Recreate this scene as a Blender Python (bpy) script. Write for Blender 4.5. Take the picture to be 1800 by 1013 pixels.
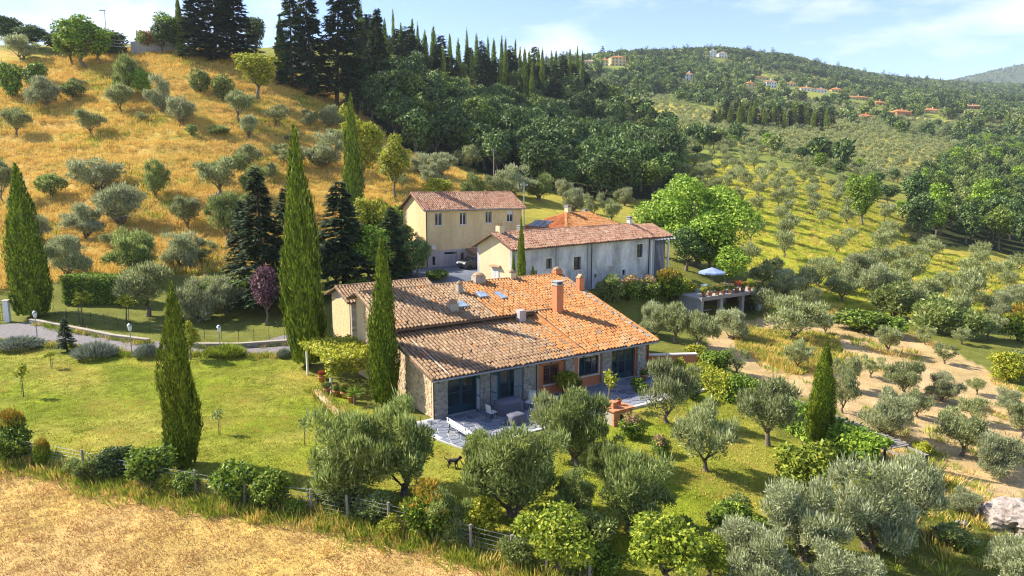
import bpy, bmesh, math, random
import numpy as np
from mathutils import Vector, Matrix
for _o in list(bpy.data.objects): bpy.data.objects.remove(_o)
S = bpy.context.scene
C = S.collection
R = math.radians
# ---------------------------------------------------------------- camera
CAM_H, PITCH, FPX = 13.7, R(8.6), 1200.0          # metres above the patio, tilt down, focal length in photo pixels (1800 wide)
cd = bpy.data.cameras.new('camera'); cam = bpy.data.objects.new('camera', cd); C.objects.link(cam)
cam.location = (0, 0, CAM_H); cam.rotation_euler = (R(90) - PITCH, 0, 0)
cd.sensor_width = 36; cd.lens = 24; cd.clip_start = .5; cd.clip_end = 20000
S.camera = cam
# ---------------------------------------------------------------- sky and sun
SUN_AZ, SUN_EL = Vector((-.965, .26)).normalized(), R(39)   # towards the sun: from the left, a little behind the scene
W = bpy.data.worlds.new('World'); S.world = W; W.use_nodes = True
nt = W.node_tree; nt.nodes.clear()
N = nt.nodes.new; LK = nt.links.new
sky = N('ShaderNodeTexSky'); sky.sky_type = 'NISHITA'; sky.sun_disc = False
sky.sun_elevation = SUN_EL; sky.sun_rotation = math.atan2(SUN_AZ.x, SUN_AZ.y)
sky.altitude = 200; sky.air_density = 1.0; sky.dust_density = .15; sky.ozone_density = 1.6
tc = N('ShaderNodeTexCoord'); sx = N('ShaderNodeSeparateXYZ'); LK(tc.outputs['Generated'], sx.inputs[0])
az_ = N('ShaderNodeMath'); az_.operation = 'MAXIMUM'; LK(sx.outputs[2], az_.inputs[0]); az_.inputs[1].default_value = 0
ad = N('ShaderNodeMath'); ad.operation = 'ADD'; LK(az_.outputs[0], ad.inputs[0]); ad.inputs[1].default_value = .12
dx = N('ShaderNodeMath'); dx.operation = 'DIVIDE'; LK(sx.outputs[0], dx.inputs[0]); LK(ad.outputs[0], dx.inputs[1])
dy = N('ShaderNodeMath'); dy.operation = 'DIVIDE'; LK(sx.outputs[1], dy.inputs[0]); LK(ad.outputs[0], dy.inputs[1])
cb = N('ShaderNodeCombineXYZ'); LK(dx.outputs[0], cb.inputs[0]); LK(dy.outputs[0], cb.inputs[1]); cb.inputs[2].default_value = 3.7
nz = N('ShaderNodeTexNoise'); nz.inputs['Scale'].default_value = 1.0; nz.inputs['Detail'].default_value = 9; nz.inputs['Roughness'].default_value = .58
LK(cb.outputs[0], nz.inputs['Vector'])
rp = N('ShaderNodeValToRGB'); rp.color_ramp.elements[0].position = .50; rp.color_ramp.elements[1].position = .68
rp.color_ramp.elements[0].color = (0, 0, 0, 1); rp.color_ramp.elements[1].color = (.85, .85, .85, 1)
LK(nz.outputs[0], rp.inputs[0])
mxs = N('ShaderNodeMix'); mxs.data_type = 'RGBA'; LK(rp.outputs[0], mxs.inputs[0])
hs = N('ShaderNodeHueSaturation'); hs.inputs['Hue'].default_value = .516; hs.inputs['Saturation'].default_value = 1.2; hs.inputs['Value'].default_value = .66; LK(sky.outputs[0], hs.inputs['Color'])
LK(hs.outputs[0], mxs.inputs[6]); mxs.inputs[7].default_value = (3.7, 3.75, 3.8, 1)
bg = N('ShaderNodeBackground'); bg.inputs[1].default_value = .15; LK(mxs.outputs[2], bg.inputs[0])
wo = N('ShaderNodeOutputWorld'); LK(bg.outputs[0], wo.inputs[0])
sd = bpy.data.lights.new('sun', 'SUN'); sun = bpy.data.objects.new('sun', sd); C.objects.link(sun)
sd.energy = 4.5; sd.angle = R(.53); sd.color = (1, .93, .81)
_sv = Vector((SUN_AZ.x * math.cos(SUN_EL), SUN_AZ.y * math.cos(SUN_EL), math.sin(SUN_EL)))
sun.rotation_euler = _sv.to_track_quat('Z', 'Y').to_euler()
sun.location = _sv * 200
# ---------------------------------------------------------------- exposure, sampling
S.view_settings.view_transform = 'Standard'; S.view_settings.look = 'None'
S.view_settings.exposure = 1.40; S.view_settings.gamma = 1; S.view_settings.use_curve_mapping = False
S.cycles.use_denoising = True
try: S.cycles.denoiser = 'OPENIMAGEDENOISE'; S.cycles.denoising_prefilter = 'NONE'
except Exception: pass
S.cycles.max_bounces = 6; S.cycles.diffuse_bounces = 3; S.cycles.glossy_bounces = 2; S.cycles.transmission_bounces = 4
S.cycles.transparent_max_bounces = 6; S.cycles.volume_bounces = 0; S.cycles.caustics_reflective = False; S.cycles.caustics_refractive = False
S.cycles.use_fast_gi = False; S.cycles.filter_width = 1.2
rng = np.random.default_rng(7); random.seed(7)

# ---------------------------------------------------------------- helpers
_c, _s = math.cos(PITCH), math.sin(PITCH)
def ray(px, py):
    a = (px - 900) / FPX; b = (506.5 - py) / FPX
    return np.array([a, _c + b * _s, -_s + b * _c])
def atz(px, py, z):
    r = ray(px, py); return r * ((z - CAM_H) / r[2]) + [0, 0, CAM_H]
def aty(px, py, Y):
    r = ray(px, py); return r * (Y / r[1]) + [0, 0, CAM_H]
def depth(p): return p[1] * _c - (p[2] - CAM_H) * _s
def tag(o, label=None, cat=None, group=None, kind=None):
    if label: o['label'] = label
    if cat: o['category'] = cat
    if group: o['group'] = group
    if kind: o['kind'] = kind
    return o
def link(name, data, parent=None, loc=(0, 0, 0), rz=0, sc=None):
    o = bpy.data.objects.new(name, data); C.objects.link(o); o.location = [float(t) for t in loc]; o.rotation_euler = (0, 0, rz)
    if sc is not None: o.scale = sc if hasattr(sc, '__len__') else (sc, sc, sc)
    if parent: o.parent = parent
    return o
def empty(name, loc=(0, 0, 0), rz=0, label=None, cat=None, group=None, kind=None):
    o = link(name, None, None, loc, rz); o.empty_display_size = .3
    return tag(o, label, cat, group, kind)
def np_mesh(name, V, Fs, mat=None, smooth=False, mi=None):
    """V (n,3); Fs list of (m,k) index arrays."""
    me = bpy.data.meshes.new(name); V = np.asarray(V, np.float32)
    me.vertices.add(len(V)); me.vertices.foreach_set('co', V.ravel())
    Fs = [np.asarray(f, np.int32) for f in Fs if len(f)]
    loops = np.concatenate([f.ravel() for f in Fs]); tot = np.concatenate([np.full(len(f), f.shape[1], np.int32) for f in Fs])
    st = np.concatenate([[0], np.cumsum(tot)[:-1]]).astype(np.int32)
    me.loops.add(len(loops)); me.loops.foreach_set('vertex_index', loops)
    me.polygons.add(len(tot)); me.polygons.foreach_set('loop_start', st); me.polygons.foreach_set('loop_total', tot)
    if smooth: me.polygons.foreach_set('use_smooth', np.ones(len(tot), bool))
    if mat is not None:
        for m in (mat if isinstance(mat, (list, tuple)) else [mat]): me.materials.append(m)
    if mi is not None: me.polygons.foreach_set('material_index', np.asarray(mi, np.int32))
    me.update(calc_edges=True); me.validate()
    return me
class MB:
    """Collects shapes that become ONE mesh."""
    def __init__(s): s.v = []; s.f = []; s.m = []; s.cur = 0
    def add(s, vs, fs):
        n = len(s.v); s.v += [tuple(map(float, p)) for p in vs]; s.f += [tuple(i + n for i in f) for f in fs]; s.m += [s.cur] * len(fs); return s
    def box(s, c, d, rz=0, rx=0, taper=1.0):
        x, y, z = d[0] / 2, d[1] / 2, d[2] / 2
        P = [(-x, -y, -z), (x, -y, -z), (x, y, -z), (-x, y, -z), (-x * taper, -y * taper, z), (x * taper, -y * taper, z), (x * taper, y * taper, z), (-x * taper, y * taper, z)]
        if rx: P = [(a, b * math.cos(rx) - q * math.sin(rx), b * math.sin(rx) + q * math.cos(rx)) for a, b, q in P]
        if rz: P = [(a * math.cos(rz) - b * math.sin(rz), a * math.sin(rz) + b * math.cos(rz), q) for a, b, q in P]
        return s.add([(p[0] + c[0], p[1] + c[1], p[2] + c[2]) for p in P], [(0, 3, 2, 1), (4, 5, 6, 7), (0, 1, 5, 4), (1, 2, 6, 5), (2, 3, 7, 6), (3, 0, 4, 7)])
    def bb(s, x0, x1, y0, y1, z0, z1): return s.box(((x0 + x1) / 2, (y0 + y1) / 2, (z0 + z1) / 2), (x1 - x0, y1 - y0, z1 - z0))
    def prism(s, poly, z0, z1):
        n = len(poly); zz0 = z0 if hasattr(z0, '__len__') else [z0] * n; zz1 = z1 if hasattr(z1, '__len__') else [z1] * n
        return s.add([(p[0], p[1], zz0[i]) for i, p in enumerate(poly)] + [(p[0], p[1], zz1[i]) for i, p in enumerate(poly)],
                     [tuple(range(n))[::-1], tuple(range(n, 2 * n))] + [(i, (i + 1) % n, n + (i + 1) % n, n + i) for i in range(n)])
    def hull8(s, bot, top):
        return s.add(list(bot) + list(top), [(3, 2, 1, 0), (4, 5, 6, 7), (0, 1, 5, 4), (1, 2, 6, 5), (2, 3, 7, 6), (3, 0, 4, 7)])
    def tube(s, pts, rad, seg=6, cap=True):
        pts = [Vector(p) for p in pts]; n = len(pts); rad = rad if hasattr(rad, '__len__') else [rad] * n
        base = len(s.v); V = []; F = []
        for i, p in enumerate(pts):
            t = (pts[min(i + 1, n - 1)] - pts[max(i - 1, 0)]).normalized()
            a = t.orthogonal() if abs(t.z) < .9 else Vector((1, 0, 0)); a = (a - t * a.dot(t)).normalized(); b = t.cross(a)
            for k in range(seg):
                th = 2 * math.pi * k / seg; V.append(p + (a * math.cos(th) + b * math.sin(th)) * rad[i])
        for i in range(n - 1):
            for k in range(seg):
                k2 = (k + 1) % seg; F.append((i * seg + k, i * seg + k2, (i + 1) * seg + k2, (i + 1) * seg + k))
        if cap: F.append(tuple(range(seg))[::-1]); F.append(tuple((n - 1) * seg + k for k in range(seg)))
        return s.add(V, F)
    def lathe(s, prof, seg=10, c=(0, 0, 0)):
        V = []; F = []; n = len(prof)
        for r, z in prof:
            for k in range(seg):
                th = 2 * math.pi * k / seg; V.append((c[0] + r * math.cos(th), c[1] + r * math.sin(th), c[2] + z))
        for i in range(n - 1):
            for k in range(seg):
                k2 = (k + 1) % seg; F.append((i * seg + k, i * seg + k2, (i + 1) * seg + k2, (i + 1) * seg + k))
        F.append(tuple(range(seg))[::-1]); F.append(tuple((n - 1) * seg + k for k in range(seg)))
        return s.add(V, F)
    def mesh(s, name, mat, smooth=False):
        me = bpy.data.meshes.new(name); me.from_pydata(s.v, [], s.f)
        for m in (mat if isinstance(mat, (list, tuple)) else [mat]):
            if m: me.materials.append(m)
        if any(s.m): me.polygons.foreach_set('material_index', s.m)
        if smooth: me.polygons.foreach_set('use_smooth', [True] * len(s.f))
        me.update(); return me
    def build(s, name, mat, parent=None, loc=(0, 0, 0), rz=0, smooth=False):
        return link(name, s.mesh(name, mat, smooth), parent, loc, rz)
def copy_tree(o, parent=None):
    c = o.copy(); C.objects.link(c); c.parent = parent
    for ch in o.children: copy_tree(ch, c)
    return c

# ---------------------------------------------------------------- materials
def new_mat(name):
    m = bpy.data.materials.new(name); m.use_nodes = True; t = m.node_tree
    b = t.nodes['Principled BSDF']; return m, t, b
def nn(t, typ, **kw):
    n = t.nodes.new('ShaderNode' + typ)
    for k, v in kw.items():
        if k.startswith('i_'): n.inputs[k[2:].replace('_', ' ')].default_value = v
        else: setattr(n, k, v)
    return n
def ramp(t, fac, stops):
    r = nn(t, 'ValToRGB'); e = r.color_ramp.elements
    while len(e) < len(stops): e.new(.5)
    for i, (p, col) in enumerate(stops): e[i].position = p; e[i].color = (*col, 1)
    t.links.new(fac, r.inputs[0]); return r.outputs[0]
def mixc(t, fac, a, b, blend='MIX'):
    m = nn(t, 'Mix', data_type='RGBA', blend_type=blend)
    for sock, val in ((0, fac), (6, a), (7, b)):
        if hasattr(val, 'links'): t.links.new(val, m.inputs[sock])
        elif sock == 0: m.inputs[0].default_value = val
        else: m.inputs[sock].default_value = (*val, 1)
    return m.outputs[2]
def noise(t, scale, detail=4, rough=.55, vec=None, sx=None):
    n = nn(t, 'TexNoise'); n.inputs['Scale'].default_value = scale; n.inputs['Detail'].default_value = detail; n.inputs['Roughness'].default_value = rough
    if vec is None:
        vec = nn(t, 'TexCoord').outputs['Object']
    if sx is not None:
        mp = nn(t, 'Mapping'); mp.inputs['Scale'].default_value = sx; t.links.new(vec, mp.inputs[0]); vec = mp.outputs[0]
    t.links.new(vec, n.inputs['Vector']); return n.outputs[0]
def bump(t, b, h, strength=.4, dist=.05):
    n = nn(t, 'Bump'); n.inputs['Strength'].default_value = strength; n.inputs['Distance'].default_value = dist
    t.links.new(h, n.inputs['Height']); t.links.new(n.outputs[0], b.inputs['Normal'])
def rnd(t):
    """A random number that differs by mesh island and by object."""
    g = nn(t, 'NewGeometry'); o = nn(t, 'ObjectInfo'); a = nn(t, 'Math', operation='ADD'); f = nn(t, 'Math', operation='FRACT')
    t.links.new(g.outputs['Random Per Island'], a.inputs[0]); t.links.new(o.outputs['Random'], a.inputs[1]); t.links.new(a.outputs[0], f.inputs[0])
    return f.outputs[0]
def plain(name, col, rough=.7, var=.18, scale=3., metal=0, bmp=.15, spec=.3):
    m, t, b = new_mat(name)
    n = noise(t, scale, 6, .6); lo = tuple(max(0, x * (1 - var)) for x in col); hi = tuple(min(1, x * (1 + var)) for x in col)
    t.links.new(ramp(t, n, [(.3, lo), (.7, hi)]), b.inputs['Base Color'])
    b.inputs['Roughness'].default_value = rough; b.inputs['Metallic'].default_value = metal; b.inputs['Specular IOR Level'].default_value = spec
    if bmp: bump(t, b, noise(t, scale * 8, 3), bmp, .02)
    return m
def leaf_mat(name, stops, trans=.25, objvar=.25, rough=.55, spec=.25):
    m, t, b = new_mat(name)
    g = nn(t, 'NewGeometry'); col = ramp(t, g.outputs['Random Per Island'], stops)
    o = nn(t, 'ObjectInfo'); mr = nn(t, 'MapRange'); t.links.new(o.outputs['Random'], mr.inputs[0])
    mr.inputs[3].default_value = 1 - objvar; mr.inputs[4].default_value = 1 + objvar
    h = nn(t, 'HueSaturation'); t.links.new(col, h.inputs['Color']); t.links.new(mr.outputs[0], h.inputs['Value'])
    t.links.new(h.outputs[0], b.inputs['Base Color']); b.inputs['Roughness'].default_value = rough; b.inputs['Specular IOR Level'].default_value = spec
    tr = nn(t, 'BsdfTranslucent'); t.links.new(h.outputs[0], tr.inputs[0])
    mx = nn(t, 'MixShader'); mx.inputs[0].default_value = trans; t.links.new(b.outputs[0], mx.inputs[1]); t.links.new(tr.outputs[0], mx.inputs[2])
    t.links.new(mx.outputs[0], t.nodes['Material Output'].inputs[0])
    return m
# ================================================================ terrain
AL = R(34)
FO = atz(772, 742, 0) + np.array([-math.sin(AL), math.cos(AL), 0]) * .6      # front left corner of the farmhouse wall
UX = np.array([math.cos(AL), math.sin(AL), 0]); VX = np.array([-math.sin(AL), math.cos(AL), 0])
def floc(a, b, z=0): return FO + UX * a + VX * b + np.array([0, 0, z])
_cz = [  # photo pixel, height over the patio
    (150, 700, .2), (450, 660, .1), (550, 760, 0), (200, 780, -.1), (30, 640, .5), (10, 740, .2), (350, 800, -.1), (640, 850, -.2), (780, 860, -.2),
    (0, 815, -.2), (300, 880, -.3), (600, 930, -.4), (900, 985, -.5), (100, 1000, -.7), (500, 1010, -.8), (-200, 900, -.4), (700, 1010, -.7),
    (1050, 900, -.4), (1200, 880, -.4), (1250, 800, -.3), (1150, 760, -.1), (1300, 1000, -1), (1700, 980, -1.9), (1780, 850, -2.1), (1500, 950, -1.3), (1000, 1010, -.6),
    (1350, 700, -.6), (1400, 650, -.9), (1600, 790, -1.7), (1500, 620, -1.1), (1750, 650, -2.1), (1650, 700, -1.9), (1250, 620, -.3), (1300, 570, -.2), (1450, 560, -.7), (1800, 560, -2.3),
    (1950, 800, -2.8), (2200, 700, -3), (1600, 560, -1.4),
    (560, 640, .25), (600, 612, .6), (100, 592, 1.0), (300, 612, .75), (480, 612, .55), (0, 580, 1.2), (-150, 590, 1.4), (150, 548, 2.0), (30, 545, 1.8), (400, 560, 1.5), (260, 548, 1.9),
    (500, 545, 1.9), (800, 472, 4.3), (760, 480, 4.2), (1300, 520, 1.2), (1400, 515, .6)]
_cy = [  # photo pixel, metres ahead of the camera
    (100, 480, 72), (300, 450, 79), (0, 430, 82), (430, 440, 82), (540, 470, 78), (100, 400, 88), (200, 420, 85), (300, 350, 97), (100, 300, 109), (420, 320, 103), (0, 330, 103),
    (300, 250, 115), (100, 200, 131), (300, 150, 141), (100, 125, 152), (0, 95, 160), (200, 92, 162), (300, 98, 160), (450, 150, 150), (400, 110, 160), (-200, 90, 160), (-300, 300, 112), (-300, 450, 82),
    (560, 250, 132), (500, 330, 110), (600, 320, 115), (640, 400, 96), (700, 380, 100), (560, 180, 160), (640, 230, 150), (700, 300, 126), (800, 320, 122), (800, 420, 92), (900, 345, 116), (930, 420, 90),
    (980, 370, 110), (1060, 385, 105), (1120, 400, 102), (1150, 450, 88), (1200, 500, 77), (1230, 480, 82),
    (640, 75, 235), (700, 92, 250), (560, 100, 205), (800, 122, 280), (900, 142, 310), (960, 158, 330), (1010, 168, 350), (620, 160, 180), (700, 205, 175), (800, 225, 195), (900, 245, 215), (760, 280, 155), (850, 300, 152), (950, 310, 160), (1000, 258, 240),
    (1000, 345, 138), (1100, 335, 150), (1160, 345, 145), (1080, 290, 210), (1120, 250, 270),
    (1150, 215, 380), (1150, 180, 480), (1070, 190, 440), (1085, 118, 700), (1000, 128, 650), (1200, 140, 650), (1200, 300, 230), (1240, 270, 240),
    (1250, 320, 172), (1220, 400, 118), (1350, 330, 168), (1300, 400, 124), (1400, 430, 114), (1300, 460, 98), (1500, 440, 118), (1500, 380, 152), (1420, 380, 140), (1600, 430, 142), (1560, 480, 103),
    (1600, 520, 90), (1700, 500, 103), (1700, 440, 140), (1800, 460, 140), (1800, 500, 112), (1440, 480, 97), (2100, 450, 150),
    (1400, 290, 225), (1300, 260, 260), (1500, 280, 300), (1600, 320, 260), (1700, 360, 200), (1800, 380, 200), (1700, 260, 420), (1800, 265, 430), (1450, 220, 450), (1600, 215, 520), (1300, 185, 560),
    (1500, 175, 720), (1700, 190, 750), (1800, 185, 850), (1400, 150, 820), (2100, 250, 450), (2100, 170, 1200),
    (1280, 94, 1050), (1180, 98, 1000), (1380, 103, 1200), (1450, 122, 1350), (1560, 144, 1600), (1640, 157, 1800), (1800, 162, 2000), (1450, 132, 1080), (1560, 155, 1200), (1640, 165, 1250), (1750, 176, 1250), (1850, 185, 1250), (1100, 100, 950), (960, 115, 900)]
_cw = [(0, -20, -1.5), (-40, 0, -.3), (40, 0, -3.2), (-20, -25, -.8), (20, -25, -2.5), (-60, 30, 1.), (60, 25, -4), (-25, 18, -.6), (0, 12, -1), (20, 15, -1.6), (-70, -25, 1), (70, -25, -5),
       (-260, 330, 40), (-120, 300, 44), (-60, 360, 52), (-500, 600, 30), (-200, 600, 45), (0, 480, 48), (20, 420, 50), (0, 700, 120), (150, 1400, 190), (500, 2100, 215), (1100, 2600, 180), (1900, 2600, 150),
       (-900, 1400, 60), (-300, 1500, 120), (-2000, 3000, 250), (-2600, 4300, 560), (-2400, 5200, 600), (-1000, 4500, 300), (0, 4200, 150), (900, 3800, 200), (2400, 3300, 560), (1900, 3200, 440), (1500, 3300, 350), (3200, 3600, 600), (2500, 5200, 350), (-5000, 5200, 500), (5000, 5200, 400)]
CTRL = [atz(x, y, z) for x, y, z in _cz] + [aty(x, y, Y) for x, y, Y in _cy] + [np.array(p, float) for p in _cw]
for _a in range(-1, 18, 3):
    for _b in (-4, -1, 3, 8): CTRL.append(floc(_a, _b, -.05 if _b > -3 else -.1))
CTRL = np.array(CTRL)
def _q(x, y): yy = np.maximum(np.asarray(y, float) + 60, 12); return np.stack([np.asarray(x, float) / yy, np.log(yy)], -1)
_Q = _q(CTRL[:, 0], CTRL[:, 1])
def _phi(r2): return np.sqrt(r2 + .02 ** 2)
_A = _phi(((_Q[:, None] - _Q[None]) ** 2).sum(-1)); _n = len(_Q)
_M = np.zeros((_n + 1, _n + 1)); _M[:_n, :_n] = _A - np.eye(_n) * .002; _M[:_n, _n] = 1; _M[_n, :_n] = 1
# heights are fitted relative to distance so that near ground stays exact
_wt = np.linalg.solve(_M, np.concatenate([CTRL[:, 2] / np.exp(_Q[:, 1]), [0]]))
def _rbf(x, y):
    q = _q(x, y).reshape(-1, 2); out = np.empty(len(q))
    for i in range(0, len(q), 20000):
        d = ((q[i:i + 20000, None] - _Q[None]) ** 2).sum(-1); out[i:i + 20000] = _phi(d) @ _wt[:_n] + _wt[_n]
    return (out * np.exp(q[:, 1])).reshape(np.shape(x))
def _rectd(x, y, o, al, a0, a1, b0, b1):
    dx_, dy_ = x - o[0], y - o[1]; a = dx_ * math.cos(al) + dy_ * math.sin(al); b = -dx_ * math.sin(al) + dy_ * math.cos(al)
    ox = np.maximum(np.maximum(a0 - a, a - a1), 0); oy = np.maximum(np.maximum(b0 - b, b - b1), 0); return np.hypot(ox, oy)
def _sm(e0, e1, x): t = np.clip((x - e0) / (e1 - e0), 0, 1); return t * t * (3 - 2 * t)
# building pads: origin, angle, a0,a1,b0,b1, height, blend width
YO = aty(750, 474, 78); YO[2] = 4.2; YAL = R(34)
GO = aty(901, 493, 61.0); GO[2] = 3.2; GAL = R(44)
TO = aty(1228, 562, 68.0); TO[2] = -.05; TAL = R(34)
HO = aty(996, 402, 82.0); HO[2] = 5.0; HAL = R(42)
PADS = [(FO, AL, -2, 18.5, -4.6, 12, -.04, 3.), (floc(1.7, 17.5), AL, -1, 8, -1, 6, .55, 3.), (YO, YAL, -2, 16, -6, 8, 4.2, 4.), (GO, GAL, -1, 25, -3, 6, 3.2, 3.5), (TO, TAL, -.5, 8.4, -2, 1, -.05, 1.5), (HO, HAL, -1, 11, -1, 8, 5.0, 3.)]
def ground_z(x, y):
    x = np.asarray(x, float); y = np.asarray(y, float); z = _rbf(x, y)
    for o, al, a0, a1, b0, b1, h, w in PADS:
        k = 1 - _sm(0, w, _rectd(x, y, o, al, a0, a1, b0, b1)); z = z * (1 - k) + h * k
    far = np.hypot(x, y)
    z = z + .10 * np.sin(x * .9 + 1.3 * np.sin(y * .41)) * np.sin(y * .77 + np.sin(x * .33)) * _sm(60, 95, far) * np.minimum(1, far / 200 + .4)
    z = z + .24 * np.sin(z * 2.3 + .6 * np.sin(x * .05)) * _sm(68, 82, far) * (1 - _sm(150, 175, far)) * (1 - _sm(-5, 15, x))
    return z
def G(px, py, dmax=6000):
    """the ground point seen at a photo pixel"""
    r = ray(px, py); Y = np.concatenate([np.linspace(10, 200, 381), np.geomspace(201, dmax, 400)]); P = r[None] * (Y / r[1])[:, None]
    g = ground_z(P[:, 0], P[:, 1]); below = np.nonzero(P[:, 2] + CAM_H < g)[0]
    if not len(below): i = len(Y) - 1; return np.array([P[i, 0], P[i, 1], g[i]])
    i = max(below[0], 1); d0 = P[i - 1, 2] + CAM_H - g[i - 1]; d1 = g[i] - P[i, 2] - CAM_H; f = d0 / max(d0 + d1, 1e-6)
    p = P[i - 1] * (1 - f) + P[i] * f; return np.array([p[0], p[1], float(ground_z(p[0], p[1]))])
def gp(x, y): return np.array([x, y, float(ground_z(x, y))])
def poly_in(x, y, poly):
    inside = np.zeros(np.shape(x), bool); n = len(poly)
    for i in range(n):
        x1, y1 = poly[i][:2]; x2, y2 = poly[(i + 1) % n][:2]
        if y1 == y2: continue
        c_ = ((y1 > y) != (y2 > y)) & (x < (x2 - x1) * (y - y1) / (y2 - y1) + x1); inside ^= c_
    return inside
def gpoly(pts): return [G(*p)[:2] for p in pts]
# land cover, as outlines on the ground
Z_FIELD = gpoly([(-60, 800), (0, 806), (300, 868), (480, 896), (640, 928), (760, 958), (900, 992), (930, 1012)]) + [(6, 12), (-45, 5), (-60, 20)]
Z_LAWN = gpoly([(-60, 605), (0, 602), (120, 622), (330, 628), (520, 625), (575, 680), (700, 745), (780, 770), (830, 800), (1030, 760), (1130, 715), (1260, 640), (1330, 740), (1440, 800), (1500, 900), (1400, 1000), (1100, 1012), (930, 1005), (700, 930), (300, 850), (-60, 790)])
Z_DIRT = gpoly([(1245, 585), (1330, 560), (1480, 545), (1560, 565), (1640, 600), (1800, 690), (1850, 760), (1800, 880), (1700, 900), (1590, 840), (1470, 720), (1330, 670), (1250, 630)])
Z_GOLD = gpoly([(-150, 520), (80, 498), (210, 488), (440, 478), (560, 470), (720, 350), (900, 352), (920, 335), (700, 255), (620, 185), (540, 140), (400, 92), (200, 88), (0, 88), (-200, 88)])
Z_ORCH = gpoly([(1180, 330), (1210, 280), (1330, 290), (1480, 320), (1590, 400), (1620, 440), (1800, 470), (1830, 560), (1640, 560), (1480, 540), (1340, 560), (1330, 480), (1270, 440), (1190, 400)])
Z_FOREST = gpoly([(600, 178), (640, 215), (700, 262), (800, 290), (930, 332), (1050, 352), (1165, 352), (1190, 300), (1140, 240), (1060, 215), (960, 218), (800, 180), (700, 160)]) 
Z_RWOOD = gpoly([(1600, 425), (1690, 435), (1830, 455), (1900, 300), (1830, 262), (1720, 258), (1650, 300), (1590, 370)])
def land(x, y):
    """base colour of the ground and how dry/tall its grass is"""
    n = np.shape(x)
    def sn(s, k): return np.sin(x * s + k + 1.7 * np.sin(y * s * .7 + k)) * np.sin(y * s * 1.1 + 2.1 * k + 1.3 * np.sin(x * s * .6))
    w1, w2 = sn(.9, .3) * .35 + sn(2.3, 1) * .2, sn(1.1, 2) * .35 + sn(2.7, 4) * .2
    X, Y = x + w1, y + w2
    col = np.tile(np.array([.19, .20, .04]), n + (1,))
    big = (sn(.012, 1) + sn(.023, 3) + sn(.007, 5))[..., None]
    far = _sm(150, 260, np.hypot(x, y))[..., None]
    fcol = np.where(big > .35, [.50, .42, .09], np.where(big > -.35, [.30, .32, .06], [.22, .26, .055]))
    deep = _sm(900, 1150, np.hypot(x, y))[..., None]; fcol = fcol * (1 - deep) + np.array([.075, .10, .04]) * deep
    col = col * (1 - far) + fcol * far
    mid = (1 - far) * _sm(85, 110, np.hypot(x, y))[..., None]
    col = col * (1 - mid) + np.array([.42, .36, .06]) * mid
    blobs = (sn(.35, 1.) + sn(.8, 2.) * .7)[..., None]
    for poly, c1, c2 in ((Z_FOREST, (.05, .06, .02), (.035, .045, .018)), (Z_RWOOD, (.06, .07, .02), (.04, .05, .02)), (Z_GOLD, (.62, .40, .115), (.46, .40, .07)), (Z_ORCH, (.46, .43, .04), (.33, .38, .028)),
                         (Z_LAWN, (.25, .30, .022), (.40, .35, .07)), (Z_DIRT, (.66, .46, .25), (.55, .39, .17)), (Z_FIELD, (.68, .44, .18), (.62, .42, .12))):
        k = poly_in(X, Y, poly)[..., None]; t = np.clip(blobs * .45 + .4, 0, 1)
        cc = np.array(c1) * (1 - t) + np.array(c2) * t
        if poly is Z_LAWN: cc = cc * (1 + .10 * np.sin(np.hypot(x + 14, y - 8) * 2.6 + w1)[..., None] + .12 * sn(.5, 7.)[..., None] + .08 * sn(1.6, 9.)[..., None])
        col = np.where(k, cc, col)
    return col
def build_ground():
    nu, nv = 560, 520
    Yl = np.exp(np.linspace(math.log(26), math.log(5400), nv)) - 60
    tt = np.linspace(-1.05, 1.05, nu)
    X = tt[None, :] * (Yl[:, None] + 60); Y = np.repeat(Yl[:, None], nu, 1)
    Z = ground_z(X, Y); V = np.stack([X, Y, Z], -1).reshape(-1, 3)
    i = np.arange((nv - 1) * nu).reshape(nv - 1, nu)[:, :-1].ravel(); F = np.stack([i, i + 1, i + nu + 1, i + nu], -1)
    m, t, b = new_mat('ground_soil_and_grass')
    at = nn(t, 'Attribute', attribute_name='cover')
    pos = nn(t, 'NewGeometry').outputs['Position']
    n1 = noise(t, .55, 5, .6, pos); n2 = noise(t, 7, 5, .65, pos); n3 = noise(t, 30, 3, .6, pos, (1, .45, 1))
    c1 = mixc(t, 1., at.outputs['Color'], ramp(t, n1, [(.3, (.72, .74, .70)), (.7, (1.22, 1.2, 1.15))]), 'MULTIPLY')
    c2 = mixc(t, .75, c1, ramp(t, n2, [(.28, (.55, .56, .5)), (.52, (1, 1, 1)), (.75, (1.35, 1.32, 1.25))]), 'MULTIPLY')
    c3 = mixc(t, .7, c2, ramp(t, n3, [(.3, (.55, .55, .5)), (.7, (1.3, 1.3, 1.3))]), 'MULTIPLY')
    t.links.new(c3, b.inputs['Base Color']); b.inputs['Roughness'].default_value = .95; b.inputs['Specular IOR Level'].default_value = .1
    bump(t, b, n3, .8, .12)
    me = np_mesh('ground', V, [F], m, True)
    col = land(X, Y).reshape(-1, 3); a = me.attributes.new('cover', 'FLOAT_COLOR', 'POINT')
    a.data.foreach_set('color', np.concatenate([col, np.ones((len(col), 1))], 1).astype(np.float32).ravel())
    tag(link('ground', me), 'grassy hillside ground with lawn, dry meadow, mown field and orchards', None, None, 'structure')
build_ground()
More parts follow.
